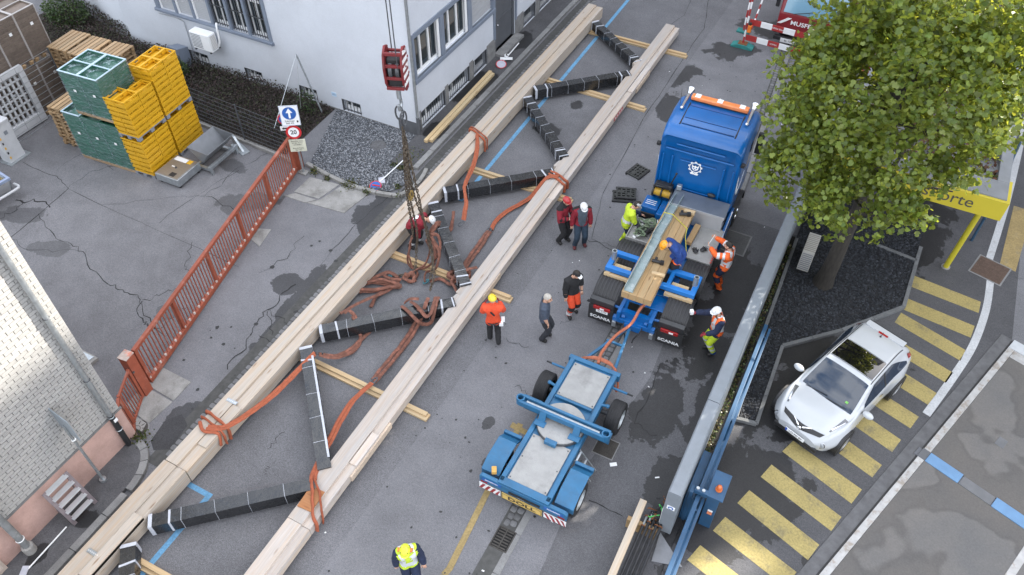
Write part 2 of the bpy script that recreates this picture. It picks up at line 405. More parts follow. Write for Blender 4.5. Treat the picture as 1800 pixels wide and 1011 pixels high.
# darker asphalt lane on the near side of the timbers
patch_ = MB().sheet([(-2.55, 4), (-.44, 4), (-.44, 19.1), (-2.36, 19.1), (-2.7, 16), (-2.45, 12.2), (-2.85, 9.2)], .004).build('road_patch', asphalt('patch asphalt', .108, wet[:9])); tag(patch_, kind='structure')
lane = MB().sheet([(-10.95, -5), (-6.9, -5), (-6.2, 40), (-10.95, 40)], .004).build('parking_lane', asphalt('lane asphalt', .138, [(-9.3, 20.4, .5, .4, 0), (-9.0, 22.2, .3, .3, 0), (-7.8, 22.5, .3, .5, 0)], speck=.42)); tag(lane, kind='structure')
side = MB().sheet([(-.45, 5), (5.6, 5), (5.6, 12), (5.2, 40), (-.45, 40)], .004).build('entrance_road', asphalt('entrance asphalt', .078, [(.6, 10.4, 1.3, 1.2, 30), (.2, 9.0, .7, 1.2, 0), (2.5, 21.0, 1.0, 2.2, 0), (1.3, 14.9, 2.0, .7, 20), (.6, 13.0, .9, 1.4, -20), (3.5, 10.3, .5, .25, 45), (2.4, 9.2, .3, .2, 0)], speck=.3)); tag(side, kind='structure')

# cracks and joints: thin dark lines in the surface
def jag(a, b, n, j):
    a = Vector(a[:2]); b = Vector(b[:2]); d = b - a; nr = Vector((-d.y, d.x)).normalized(); o = []
    off = 0
    for i in range(n + 1):
        t = i / n; off = off * .6 + random.uniform(-j, j)
        p = a + d * t + nr * (off * math.sin(PI * t) ** .5 if 0 < t < 1 else 0); o.append((p.x, p.y))
    return o
crk = MB()
def crack(us, w=.03, n=7, j=.1):
    P = [px(u, v)[:2] for u, v in us]
    for a, b in zip(P, P[1:]):
        q = jag(a, b, n, j); crk.strip(q, [w * random.uniform(.25, .95) for _ in q], .0085)
crack([(68, 376), (110, 425), (150, 447), (190, 500), (225, 515), (250, 535), (290, 590)], .035)
crack([(10, 420), (60, 440), (140, 443)], .02); crack([(120, 332), (245, 390), (420, 470)], .022, 5, .02)
crack([(120, 332), (70, 376), (10, 425)], .03, 5, .02); crack([(28, 352), (60, 350), (88, 365)], .06); crack([(40, 352), (20, 375), (0, 385)], .03)
crack([(180, 360), (320, 345), (360, 345)], .016); crack([(280, 393), (330, 355), (420, 300)], .02, 6, .06); crack([(338, 425), (325, 465), (340, 480)], .022)
crack([(250, 528), (280, 520), (320, 505)], .03); crack([(250, 530), (252, 565), (262, 575)], .05); crack([(262, 580), (300, 560), (330, 540)], .03)
crack([(40, 285), (100, 310), (120, 332)], .025, 6, .04); crack([(100, 300), (150, 270), (200, 300)], .018); crack([(120, 332), (165, 300), (210, 290)], .02)
crack([(360, 345), (420, 372)], .03); crack([(360, 345), (400, 310), (470, 270)], .025)
crack([(520, 500), (470, 545), (440, 590), (400, 650)], .04, 8, .1); crack([(535, 415), (505, 455), (455, 480)], .02); crack([(455, 590), (480, 620)], .03); crack([(470, 545), (500, 560), (520, 600)], .025)
crack([(470, 548), (478, 590)], .03); crack([(560, 470), (620, 400), (690, 340)], .02, 7, .05)
crack([(1245, 0), (1238, 50), (1190, 120), (1130, 210)], .028, 7, .02); crack([(1130, 210), (1060, 340)], .028, 7, .015); crack([(1215, 0), (1170, 60)], .02)
crack([(1060, 340), (1040, 420), (1090, 450)], .02, 6, .04); crack([(1030, 420), (1090, 440)], .018); crack([(1195, 175), (1330, 210)], .02, 6, .02)
crack([(890, 595), (930, 610)], .02); crack([(905, 680), (935, 695)], .018); crack([(985, 570), (1010, 560)], .015); crack([(1035, 880), (1095, 908)], .03, 5, .02); crack([(1115, 745), (1145, 685), (1160, 640)], .04, 7, .05); crack([(1115, 745), (1155, 765)], .03)
crack([(500, 760), (470, 790)], .02); crack([(470, 820), (465, 835)], .02); crack([(1500, 580), (1560, 530), (1600, 505)], .02); crack([(1750, 470), (1800, 490)], .012)
crack([(1740, 985), (1700, 965), (1655, 1000)], .012)
tag(crk.build('asphalt_cracks', mat('crack sealing tar', (.022, .022, .023), .9, 0, .2)), kind='structure')

# tar blobs / repair patch
rp = MB(); 
def blobpoly(c, rx, ry, n=18, j=.18):
    return [(c[0] + rx * math.cos(2 * PI * i / n) * random.uniform(1 - j, 1 + j), c[1] + ry * math.sin(2 * PI * i / n) * random.uniform(1 - j, 1 + j)) for i in range(n)]
rp.sheet([px(290, 740)[:2], px(320, 728)[:2], px(330, 748)[:2], px(300, 790)[:2], px(270, 792)[:2], px(265, 775)[:2]], .0062)
tag(rp.build('asphalt_repair', asphalt('repair asphalt', .05, speck=.25)), kind='structure')
q = MB()
for i in range(170):
    x, y = random.uniform(-7.2, -2.6), random.uniform(4, 28)
    r = random.uniform(.012, .035); q.sheet(blobpoly((x, y), r, r * random.uniform(.6, 1.2), 8, .3), .0095)
for i in range(22):
    x, y = random.uniform(-13.5, -11.6), random.uniform(6, 13); r = random.uniform(.015, .07); q.sheet(blobpoly((x, y), r, r, 8, .3), .0095)
tag(q.build('oil_spots', mat('oil', (.02, .02, .021), .5)), kind='structure')
q = MB()
for i in range(24):
    x, y = random.uniform(-7.2, 0), random.uniform(4, 26); q.box((x, y, .012), (random.uniform(.02, .06), random.uniform(.01, .03), .008), random.uniform(0, 3))
q.box((*px(1078, 817)[:2], .015), (.16, .09, .01), .6); q.box((*px(1155, 840)[:2], .015), (.1, .03, .01), .6)
tag(q.build('litter_scraps', K['white']), 'small pale paper scraps scattered on the asphalt', 'litter', kind='stuff')

# road markings
def quad(us, z): return [px(u, v)[:2] for u, v in us]
cw = [[(1606.5, 484.8), (1724, 531), (1720, 550.6), (1600.6, 504)], [(1594, 524.6), (1713, 573.5), (1706, 594), (1588, 544.7)], [(1584, 550), (1697, 615.7), (1688, 634.7), (1572.5, 567)],
      [(1556, 584.5), (1675, 655.5), (1662.6, 673.5), (1542, 600)], [(1515, 609), (1646.7, 691.7), (1631, 712), (1499, 629)], [(1480, 647), (1615, 733), (1600, 753.4), (1464, 666)],
      [(1452, 683), (1583.7, 773.6), (1568, 795), (1436, 703)], [(1424, 727), (1550, 818), (1533, 839.5), (1407, 748)], [(1394, 775), (1515, 861), (1496.5, 885.7), (1375, 794)],
      [(1356, 817), (1479, 909), (1461, 934), (1337, 838.5)], [(1317, 862), (1440, 958), (1420, 985), (1296, 884.6)], [(1274.8, 909), (1400, 1006), (1380, 1032), (1253, 933)], [(1230.8, 958.5), (1356, 1056), (1334, 1084), (1208, 984.6)]]
m_ = MB()
for c in cw: m_.sheet(quad(c, 0), .008)
tag(m_.build('crosswalk_marking', K['ypaint']), kind='structure')
m_ = MB().sheet(quad([(1782, 362), (1815, 372), (1785, 478), (1757, 466)], 0), .008)
m_.strip([px(780, 1011)[:2], px(790, 1000)[:2], px(868, 842)[:2], px(915, 745)[:2]], .14, .008); m_.sheet(quad([(901, 742), (943, 766), (937, 773), (896, 751)], 0), .0084); m_.strip([px(770, 1050)[:2], px(780, 1011)[:2]], .14, .008)
tag(m_.build('ochre_marking', K['opaint']), kind='structure')
m_ = MB().strip([(-10.05, 15.85), (-10.15, 24), (-10.25, 33)], .13, .008).strip([(-10.75, 15.95), (-10.0, 15.9)], .12, .0083)
m_.strip([(-10.02, 4.65), (-10.02, 1)], .13, .008).strip([(-10.75, 4.6), (-9.96, 4.6)], .12, .0083)
tag(m_.build('blue_parking_marking', K['bpaint']), kind='structure')
m_ = MB().strip(catmull([(px(1628, 729)[0], px(1628, 729)[1], 0), px(1672, 668), px(1710, 608), px(1733, 545), px(1741, 492)], 6), .19, .008)
m_.strip(catmull([px(1737, 462), px(1758, 395), px(1775, 335), px(1798, 235), px(1815, 150)], 5), .19, .008)
tag(m_.build('white_edge_line', K['wpaint']), kind='structure')

# kerbs, pavements, cobbled gutters
sw = MB().sheet([(-12.95, 15.6), (-12.18, 15.6), (-12.18, 40), (-12.95, 40)], .11)
sw.bb(-12.95, -12.2, 16.4, 40, -.05, .108)
sidewalk = MB().bb(-12.97, -12.19, 16.4, 40, -.05, .11).build('pavement', asphalt('pavement asphalt', .075, [(-12.6, 21.6, .5, 1.2, 0), (-12.6, 25.0, .45, .9, 0), (-12.5, 18.5, .4, .5, 0)])); tag(sidewalk, kind='structure')
pav2_poly = [(-12.6, -3), (-11.75, -3), (-11.75, 3.6)] + [(-12.45 + .70 * math.cos(a), 3.9 + 1.0 * math.sin(a)) for a in [R(x) for x in (0, 20, 40, 60, 80)]] + [(-12.6, 4.9)]
pavement2 = MB().prism(pav2_poly, -.05, .1).build('pavement', asphalt('old pavement asphalt', .085, [(-12.0, 2.9, .3, .25, 0), (-12.2, 1.9, .2, .3, 0)], var=.3)); tag(pavement2, kind='structure')
kerb_left = bpy.data.objects.new('kerb', None); C.objects.link(kerb_left); _reg(kerb_left, Matrix.Identity(4)); tag(kerb_left, kind='structure')
y = 16.5; k = 0
while y < 33:
    l = random.uniform(.9, 1.1); MB().bb(-12.185, -12.0, y, y + l - .012, -.05, .118 + random.uniform(-.004, .004)).build('kerb_stone', K['kerb'], kerb_left, bevel=.012); y += l
y = -2.5
while y < 3.6:
    l = min(random.uniform(.85, 1.1), 3.75 - y); MB().bb(-11.745, -11.57, y, y + l - .012, -.05, .112 + random.uniform(-.004, .004)).build('kerb_stone', K['kerb'], kerb_left, bevel=.012); y += l
for i in range(4):
    a0, a1 = R(4 + 21 * i), R(24 + 21 * i); pl = []
    for r0, aa in ((.0, (a0, (a0 + a1) / 2, a1)), (.175, (a1, (a0 + a1) / 2, a0))):
        for a in aa: pl.append((-12.45 + (.705 + r0) * math.cos(a), 3.78 + (1.0 + r0) * math.sin(a)))
    MB().prism(pl, -.05, .112).build('kerb_stone', K['kerb'], kerb_left, bevel=.01)
# gravel bed edge kerb at the white house
gk = [px(540, 290), px(580, 312), px(630, 333), px(690, 346), px(712, 342), px(738, 322), px(750, 300)]
gk = [Vector((p.x, p.y, 0)) for p in gk]; gkp = catmull(gk, 2)
for a, b in zip(gkp, gkp[1:]):
    d = (b - a); MB().beam(a + d * .01 + Vector((0, 0, .03)), b - d * .01 + Vector((0, 0, .03)), .13, .16).build('kerb_stone', K['concrete'], kerb_left, bevel=.012)
# right-hand kerb with gutter
kerb_right = bpy.data.objects.new('kerb', None); C.objects.link(kerb_right); _reg(kerb_right, Matrix.Identity(4)); tag(kerb_right, kind='structure')
pr = lambda y: -2.38 - (y - 19.2) * .085
y = 19.2
while y < 36:
    MB().beam((pr(y), y, .02), (pr(y + .98), y + .98, .02), .17, .14).build('kerb_stone', K['kerb'], kerb_right, bevel=.012); y += 1.0
cob = []
for i in range(4):
    v = MB(); r = .062; n = 8
    top = [Vector((r * (1 + random.uniform(-.12, .12)) * math.copysign(abs(math.cos(t)) ** .5, math.cos(t)), r * (1 + random.uniform(-.12, .12)) * math.copysign(abs(math.sin(t)) ** .5, math.sin(t)), 0)) for t in [2 * PI * k / n + .39 for k in range(n)]]
    v.loft([[p * 1.05 + Vector((0, 0, -.04)) for p in top], [p + Vector((0, 0, .006)) for p in top], [p * .75 + Vector((0, 0, .016)) for p in top]]); cob.append(v.mesh('cobble', K['cobble'], smooth=50))
gut = MB().bb(-11.93, -11.42, 4.6, 34, -.04, .006).build('gutter', mat('gutter grout', (.07, .07, .068), .9, 0, .2, 8, .4, 60)); tag(gut, kind='structure')
yy = 5.0; cnt = 0
while yy < 29.5:
    for c_ in (0, 1):
        if cnt < 300: inst('cobble', random.choice(cob), T(-11.6 + c_ * .15 + random.uniform(-.012, .012), yy + c_ * .07, .008, random.uniform(-.15, .15)) @ Matrix.Diagonal((1.1, 1.18, 1, 1)), gut); cnt += 1
    yy += .165
gut2 = MB().bb(-3.93, -3.53, 4.5, 17.5, -.04, .0072).build('gutter', MATS['gutter grout']); tag(gut2, kind='structure')
yy = 7.1
while yy < 13.8:
    for c_ in (0, 1): inst('cobble', random.choice(cob), T(-3.82 + c_ * .15 + random.uniform(-.01, .01), yy + c_ * .04, .011, random.uniform(-.15, .15)) @ Matrix.Diagonal((1.1, 1.2, 1, 1)), gut2)
    yy += .17
yy = 5.0
while yy < 14.5:
    MB().bb(-3.57, -3.41, yy, yy + .97, -.04, .014).build('kerb_stone', K['kerb'], gut2, bevel=.008); yy += .985
yy = 20
gut3 = MB().add([(pr(19.2) - .30, 19.2, .005), (pr(19.2) - .09, 19.2, .005), (pr(34) - .09, 34, .005), (pr(34) - .30, 34, .005)], [(0, 1, 2, 3)]).build('gutter', MATS['gutter grout']); tag(gut3, kind='structure')
while yy < 30:
    inst('cobble', random.choice(cob), T(pr(yy) - .19, yy, .005, random.uniform(-.2, .2) + .08) @ Matrix.Diagonal((1.15, 1.15, 1, 1)), gut3); yy += .17
# concrete slabs at the gate
slabs = bpy.data.objects.new('gate_slab', None); C.objects.link(slabs); _reg(slabs, Matrix.Identity(4)); tag(slabs, kind='structure')
for us in ([(545, 312), (597, 325), (560, 350), (517, 338)], [(601, 327), (648, 341), (605, 375), (540, 357), (564, 351)], [(519, 340), (556, 352), (537, 357), (500, 345)],
           [(283, 645), (336, 672), (305, 705), (255, 675)], [(253, 678), (303, 707), (262, 745), (220, 715)], [(219, 718), (258, 745), (250, 760), (205, 735)],
           [(440, 420), (452, 402), (477, 404), (456, 434)]):
    P = quad(us, 0); MB().prism(P, -.03, .022).build('slab', K['concrete'], slabs, bevel=.008)
MB().prism(quad([(135, 612), (175, 633), (152, 650), (120, 640)], 0), 0, .10).build('hatch_frame', K['concrete'], slabs, bevel=.01)
MB().prism(quad([(134, 616), (168, 632), (150, 645), (124, 640)], 0), .08, .115).build('hatch_plate', K['steel'], slabs)
def manhole(c, r, m, square=False, name='manhole_cover', label='', slots=0):
    t = thing(name, label, 'manhole cover', (c[0], c[1], 0))
    if not square:
        MB().cyl((0, 0, 0), (0, 0, .014), r * 1.12, n=28).build('frame', K['kerb'], t, local=True)
        f = MB().cyl((0, 0, .012), (0, 0, .02), r, n=28)
        f.build('lid', m, t, local=True, bevel=.004)
        g = MB()
        for k in range(10):
            a = 2 * PI * k / 10; g.box((r * .65 * math.cos(a), r * .65 * math.sin(a), .022), (r * .3, .02, .006), a)
        g.torus((0, 0, .02), (0, 0, 1), r * .35, .008, 20, 5); g.build('ribs', m, t, local=True)
    else:
        MB().box((0, 0, .006), (r * 2.1, r * 2.1, .014)).build('frame', K['kerb'], t, local=True)
        MB().box((0, 0, .012), (r * 1.9, r * 1.9, .016)).build('lid', m, t, local=True, bevel=.004)
        g = MB()
        for k in range(9): g.box((-r * .8 + k * r * .2, 0, .022), (.014, r * 1.7, .006))
        for k in range(9): g.box((0, -r * .8 + k * r * .2, .022), (r * 1.7, .014, .0058))
        g.box((0, 0, .026), (.1, .03, .006)); g.build('ribs', m, t, local=True)
    return t
iron = mat('cast iron', (.06, .055, .05), .7, .3, .25, 10, .3)
riron = mat('rusty cast iron', (.10, .066, .05), .75, .2, .25, 10, .3)
manhole(px(240, 755), .27, iron, label='round iron manhole cover in the slab beside the low pedestrian gate')
manhole(px(665, 257), .25, iron, label='round iron manhole cover in the pale gravel bed')
t = manhole(px(1740, 475), .43, riron, True, label='square rusty manhole cover at the break in the white edge line'); t.rotation_euler.z = R(-15)
t = manhole(px(1065, 787), .25, iron, True, label='square dark manhole cover on the road right of the trailer'); t.rotation_euler.z = 0
t = manhole(px(1287, 425), .45, mat('dull plate', (.10, .10, .10), .85, 0, .2, 3, .3), True, name='manhole_cover', label='large square grey cover plate beside the truck and the grey wall')
# road drain
t = thing('storm_drain', 'black slotted iron drain in the cobbled gutter behind the trailer', 'drain', (-3.72, 6.72, 0))
MB().box((0, 0, .004), (.42, .52, .022)).build('frame', iron, t, local=True)
MB().box((0, 0, .012), (.36, .46, .012)).build('opening', mat('drain hole', (.004, .004, .004), .9), t, local=True)
for r_ in range(2):
    for k in range(7): MB().box((-.09 + r_ * .18, -.2 + k * .067, .022), (.14, .03, .014)).build('bar', iron, t, local=True)
MB().box((0, 0, .022), (.03, .46, .0155)).build('bar', iron, t, local=True)

# ------------------------------------------------------------------ white house
wb = thing('white_house', 'white rendered house with blue-grey window bands and barred cellar windows', 'house', (-13, 18.1, 0))
WX, WY = -13.0, 18.1; WH = 7.2; WL = -26.0; WE = 40.0
def wallface(name, m, parent, P0, U, length, zlo, zhi, holes, depth=.28, out=None):
    """vertical wall face from P0 along unit U with rectangular holes (a0, a1, z0, z1), reveals going inward by depth"""
    U = Vector(U); N = Vector((U.y, -U.x, 0)) if out is None else Vector(out)
    as_ = sorted({0.0, length, *[h[0] for h in holes], *[h[1] for h in holes]}); zs = sorted({zlo, zhi, *[h[2] for h in holes], *[h[3] for h in holes]})
    b = MB(); P0 = Vector(P0)
    pt = lambda a, z, d=0: P0 + U * a + Vector((0, 0, z)) - N * d
    flip = (U.cross(Vector((0, 0, 1)))).dot(N) < 0
    def fq(a, bb, c, d):
        b.add([a, bb, c, d], [(0, 1, 2, 3)] if not flip else [(3, 2, 1, 0)])
    for i in range(len(as_) - 1):
        for j in range(len(zs) - 1):
            am, zm = (as_[i] + as_[i + 1]) / 2, (zs[j] + zs[j + 1]) / 2
            if any(h[0] < am < h[1] and h[2] < zm < h[3] for h in holes): continue
            fq(pt(as_[i], zs[j]), pt(as_[i + 1], zs[j]), pt(as_[i + 1], zs[j + 1]), pt(as_[i], zs[j + 1]))
    for a0, a1, z0, z1 in holes:
        fq(pt(a0, z0), pt(a1, z0), pt(a1, z0, depth), pt(a0, z0, depth)); fq(pt(a0, z1, depth), pt(a1, z1, depth), pt(a1, z1), pt(a0, z1))
        fq(pt(a0, z0, depth), pt(a0, z1, depth), pt(a0, z1), pt(a0, z0)); fq(pt(a1, z0), pt(a1, z1), pt(a1, z1, depth), pt(a1, z0, depth))
    return b.build(name, m, parent)
# left front (faces the yard, -Y): a measured from x=-26 eastwards
lwin = [(-23.85, -18.7)]
cell_l = [(-23.02, -22.08), (-20.36, -19.55), (-17.9, -17.12), (-16.06, -15.27)]
holes = [(-23.85 + 26, -18.72 + 26, 1.98, 3.6)] + [(a + 26, b + 26, .05, .52) for a, b in cell_l]
wallface('front_wall', K['wall'], wb, (WL, WY, 0), (1, 0, 0), 13.0, -.05, WH, holes, out=(0, -1, 0))
# street front (faces +X): a from y=18.1
cell_s = [(.28, 1.86), (2.06, 3.56), (3.82, 4.86)]; cell_s2 = [(7.8, 8.9), (9.25, 10.4)]
holes = [(.25, 5.4, 2.05, 3.5), (5.5, 7.1, .22, 4.2)] + [(a, b, .1, .74) for a, b in cell_s + cell_s2]
wallface('street_wall', K['wall'], wb, (WX, WY, 0), (0, 1, 0), 22.0, -.05, WH, holes, out=(1, 0, 0))
MB().bb(WL, WX, WY + .02, WY + 12, WH - .02, WH + .18).build('roof', K['plinth'], wb)
# inside: dark rooms so the windows have depth
dk = mat('dark interior', (.03, .028, .026), .9); tan = mat('tan curtain', (.30, .22, .14), .9, 0, .25, 3)
MB().add([(WL, WY + .6, 0), (WX - .6, WY + .6, 0), (WX - .6, WY + .6, WH), (WL, WY + .6, WH)], [(0, 1, 2, 3)]).add([(WX - .6, WY + .6, 0), (WX - .6, 40, 0), (WX - .6, 40, WH), (WX - .6, WY + .6, WH)], [(0, 1, 2, 3)]).build('interior', dk, wb)
# plinths
MB().bb(-13.72, WX + .02, WY - .022, WY, -.05, .5).bb(WX, WX + .022, WY - .022, WY + .2, -.05, .52).build('corner_plinth', K['plinth'], wb)
MB().bb(-26, -13.72, WY - .015, WY, -.05, .045).build('base_strip', K['stone'], wb)
sp = MB()
for a, b_ in ((.22, .278), (1.862, 2.058), (3.562, 3.818), (4.862, 5.48), (7.12, 7.798), (8.902, 9.248)): sp.bb(WX, WX + .025, WY + a, WY + b_, -.05, .83)
sp.bb(WX, WX + .03, WY + .22, WY + 5.48, -.05, .097).bb(WX, WX + .03, WY + 7.12, WY + 11, -.05, .097)
sp.build('stone_plinth', K['stone'], wb)
# left ribbon window: blue-grey surround, six lights (three shuttered, three barred)
bg = K['bluegrey']
f = MB(); f.bb(-24.0, -18.58, WY - .07, WY + .05, 1.86, 1.98).bb(-23.93, -23.79, WY - .04, WY + .1, 1.98, 3.7).bb(-18.76, -18.62, WY - .04, WY + .1, 1.98, 3.7).bb(-23.93, -18.62, WY - .04, WY + .1, 3.58, 3.74)
band = f.build('window_surround', bg, wb, bevel=.01)
nw = 6; x0, x1 = -23.79, -18.76; st_ = (x1 - x0) / nw
shut = mat('roller shutter', (.36, .37, .39), .6, 0, .05)
for i in range(nw):
    a = x0 + i * st_; b_ = a + st_
    wdo = MB().bb(a - .05 if i else a, a + .05, WY - .03, WY + .12, 1.98, 3.6).build('window', bg, wb)
    if i < 3:
        for k in range(22): MB().bb(a + .06, b_ - .06, WY + .07, WY + .085 + .006 * (k % 2), 2.0 + k * .072, 2.066 + k * .072).build('shutter_slat', shut, wdo)
        MB().bb(a + .05, a + .1, WY + .02, WY + .09, 1.98, 3.6).build('guide', K['white'], wdo)
    else:
        MB().bb(a + .06, a + .14, WY + .16, WY + .21, 2.0, 3.58).bb(b_ - .14, b_ - .06, WY + .16, WY + .21, 2.0, 3.58).bb(a + .14, b_ - .14, WY + .16, WY + .21, 2.0, 2.12).bb(a + .14, b_ - .14, WY + .16, WY + .21, 3.2, 3.3).bb((a + b_) / 2 - .05, (a + b_) / 2 + .03, WY + .16, WY + .21, 2.12, 3.2).build('sash', K['white'], wdo)
        MB().bb(a + .1, b_ - .1, WY + .19, WY + .2, 2.05, 3.5).build('pane', K['glass'], wdo)
        g = MB()
        for k in range(7): g.bb(a + .1 + k * (st_ - .2) / 6 - .009, a + .1 + k * (st_ - .2) / 6 + .009, WY + .03, WY + .048, 2.0, 3.56)
        g.bb(a + .06, b_ - .06, WY + .028, WY + .05, 2.72, 2.75).bb(a + .06, b_ - .06, WY + .028, WY + .05, 2.06, 2.09); g.build('window_bars', K['steel_dk'], wdo)
MB().bb(-23.95, -18.6, WY - .12, WY - .07, 1.9, 1.97).build('sill', bg, wb)
# cellar windows on both fronts
def cellar(P0, U, N, a0, a1, z0, z1, nb):
    P0 = Vector(P0); U = Vector(U); N = Vector(N); M = axes(P0 + U * a0, U, -N, (0, 0, 1)); Wd = a1 - a0
    o = MB()
    def bx(x0, x1, d0, d1, za, zb, B): B.add([M @ Vector(p) for p in ((x0, d0, za), (x1, d0, za), (x1, d1, za), (x0, d1, za), (x0, d0, zb), (x1, d0, zb), (x1, d1, zb), (x0, d1, zb))], [(0, 3, 2, 1), (4, 5, 6, 7), (0, 1, 5, 4), (1, 2, 6, 5), (2, 3, 7, 6), (3, 0, 4, 7)])
    fr = MB(); bx(0.004, .03, .004, .06, z0, z1, fr); bx(Wd - .03, Wd - .004, .004, .06, z0, z1, fr); bx(.03, Wd - .03, .004, .06, z1 - .03, z1 - .003, fr)
    w_ = fr.build('cellar_window', K['steel_dk'], wb)
    s_ = MB(); bx(.03, Wd - .03, .16, .2, z0 + .003, z0 + .16, s_); bx(.03, .1, .16, .2, z0 + .16, z1 - .01, s_); bx(Wd * .33, Wd * .33 + .06, .16, .2, z0 + .16, z1 - .01, s_); s_.build('sash', K['white'], w_)
    g_ = MB(); bx(.05, Wd - .05, .2, .21, z0 + .05, z1 - .02, g_); g_.build('pane', K['glass'], w_)
    for k in range(nb):
        b2 = MB(); xx = .05 + k * (Wd - .1) / (nb - 1); bx(xx - .008, xx + .008, .03, .046, z0, z1 - .02, b2); b2.build('bar', K['steel_dk'], w_)
    b2 = MB(); bx(.03, Wd - .03, .028, .05, z0 + .05, z0 + .075, b2); b2.build('rail', K['steel_dk'], w_)
for a, b_ in cell_l: cellar((0, WY, 0), (1, 0, 0), (0, -1, 0), a, b_, .05, .52, 6)
for a, b_ in cell_s + cell_s2: cellar((WX, WY, 0), (0, 1, 0), (1, 0, 0), a, b_, .1, .74, 12)
# street window band
f = MB().bb(WX - .05, WX + .07, WY + .12, WY + 5.5, 1.9, 2.05).bb(WX - .1, WX + .04, WY + .15, WY + .27, 2.05, 3.6).bb(WX - .1, WX + .04, WY + 5.36, WY + 5.48, 2.05, 3.6).bb(WX - .1, WX + .04, WY + .27, WY + 5.36, 3.45, 3.62)
for a in (1.82, 3.62): f.bb(WX - .16, WX + .05, WY + a, WY + a + .2, 2.05, 3.45)
f.build('window_surround', bg, wb, bevel=.01)
for i, (a, b_) in enumerate(((.27, 1.82), (2.02, 3.62), (3.82, 5.36))):
    wdo = MB().bb(WX - .2, WX - .12, WY + a, WY + b_, 2.05, 2.14).build('window', K['white'], wb)
    if i < 2:
        s_ = MB()
        for yy in (a, a + (b_ - a) * .31, a + (b_ - a) * .64, b_ - .07): s_.bb(WX - .2, WX - .12, WY + yy, WY + yy + .07, 2.14, 3.45)
        s_.bb(WX - .198, WX - .122, WY + a + .07, WY + b_ - .07, 3.36, 3.45); s_.build('sash', K['white'], wdo)
        MB().bb(WX - .17, WX - .165, WY + a, WY + b_, 2.1, 3.4).build('pane', K['glass'], wdo)
        MB().bb(WX - .05, WX - .02, WY + b_ - .14, WY + b_ - .02, 2.06, 3.44).build('guide', K['white'], wdo)
        MB().bb(WX - .5, WX - .45, WY + a + .45, WY + b_ - .3, 2.3, 3.0).build('curtain', tan, wdo)
    else:
        for k in range(20): MB().bb(WX - .1, WX - .085 + .006 * (k % 2), WY + a + .01, WY + b_ - .01, 2.06 + k * .07, 2.124 + k * .07).build('shutter_slat', shut, wdo)
        MB().bb(WX - .06, WX - .02, WY + a, WY + a + .08, 2.06, 3.44).build('guide', K['white'], wdo)
# grey metal door
dm = mat('grey metal door', (.105, .112, .125), .5, .2, .08, 3)
d_ = MB().bb(WX - .2, WX - .02, WY + 5.5, WY + 5.62, .22, 4.2).bb(WX - .2, WX - .02, WY + 6.98, WY + 7.1, .22, 4.2).build('door_frame', dm, wb, bevel=.006)
dl = MB().bb(WX - .14, WX - .08, WY + 5.63, WY + 6.97, .24, 2.3).bb(WX - .14, WX - .082, WY + 5.63, WY + 6.97, 2.34, 4.2).build('door', dm, wb, bevel=.006)
MB().bb(WX - .08, WX - .05, WY + 5.63, WY + 6.97, 1.35, 1.39).build('rail', dm, dl); MB().ball((WX - .03, WY + 5.78, 1.2), .035).build('handle', K['chrome'], dl, smooth=True)
MB().bb(WX - .2, WX + .36, WY + 5.45, WY + 7.2, .0, .22).build('door_step', K['stone'], wb, bevel=.01)
MB().bb(WX + .0, WX + .05, WY + 5.38, WY + 5.5, .8, 4.2).bb(WX, WX + .05, WY + 7.1, WY + 7.2, .8, 4.2).build('door_surround', bg, wb)
# downpipe on the corner, conduit on the yard front, little plate
MB().tube([(WX + .09, WY - .04, 8), (WX + .09, WY - .04, .75)], .05, 10).build('downpipe', K['steel'], wb, smooth=True)
MB().cyl((WX + .09, WY - .04, .02), (WX + .09, WY - .04, .78), .062, n=12).build('downpipe_foot', K['plinth'], wb, smooth=True)
MB().tube(catmull([(-23.9, WY - .03, 1.75), (-23.2, WY - .03, 1.78), (-22.75, WY - .03, 1.72), (-22.72, WY - .03, 1.5), (-22.75, WY - .03, .1)], 5), .014, 6).build('conduit', mat('grey conduit', (.35, .37, .4), .6), wb, smooth=True)
pl_ = MB().bb(-16.45, -16.25, WY - .012, WY, .52, .68).build('wall_plate', mat('pale blue plate', (.45, .58, .7), .5), wb)
MB().bb(-16.42, -16.28, WY - .015, WY - .012, .6, .61).bb(-16.42, -16.28, WY - .015, WY - .012, .57, .58).bb(-16.42, -16.28, WY - .015, WY - .012, .63, .64).build('plate_lines', mat('plate print', (.12, .2, .35), .6), pl_)
# lower wing going on to the left
wg = thing('white_wing', 'lower white rendered wing wall set back behind the pallet stacks', 'house', (-26, 18.3, 0))
MB().beam((-26.05, 18.45, 3.4), (-36.5, 21.4, 3.4), .4, 7.2).build('wall', K['wall'], wg)
MB().beam((-30.7, 19.38, .9), (-32.0, 19.75, .9), .1, 1.9).build('door', dm, wg)
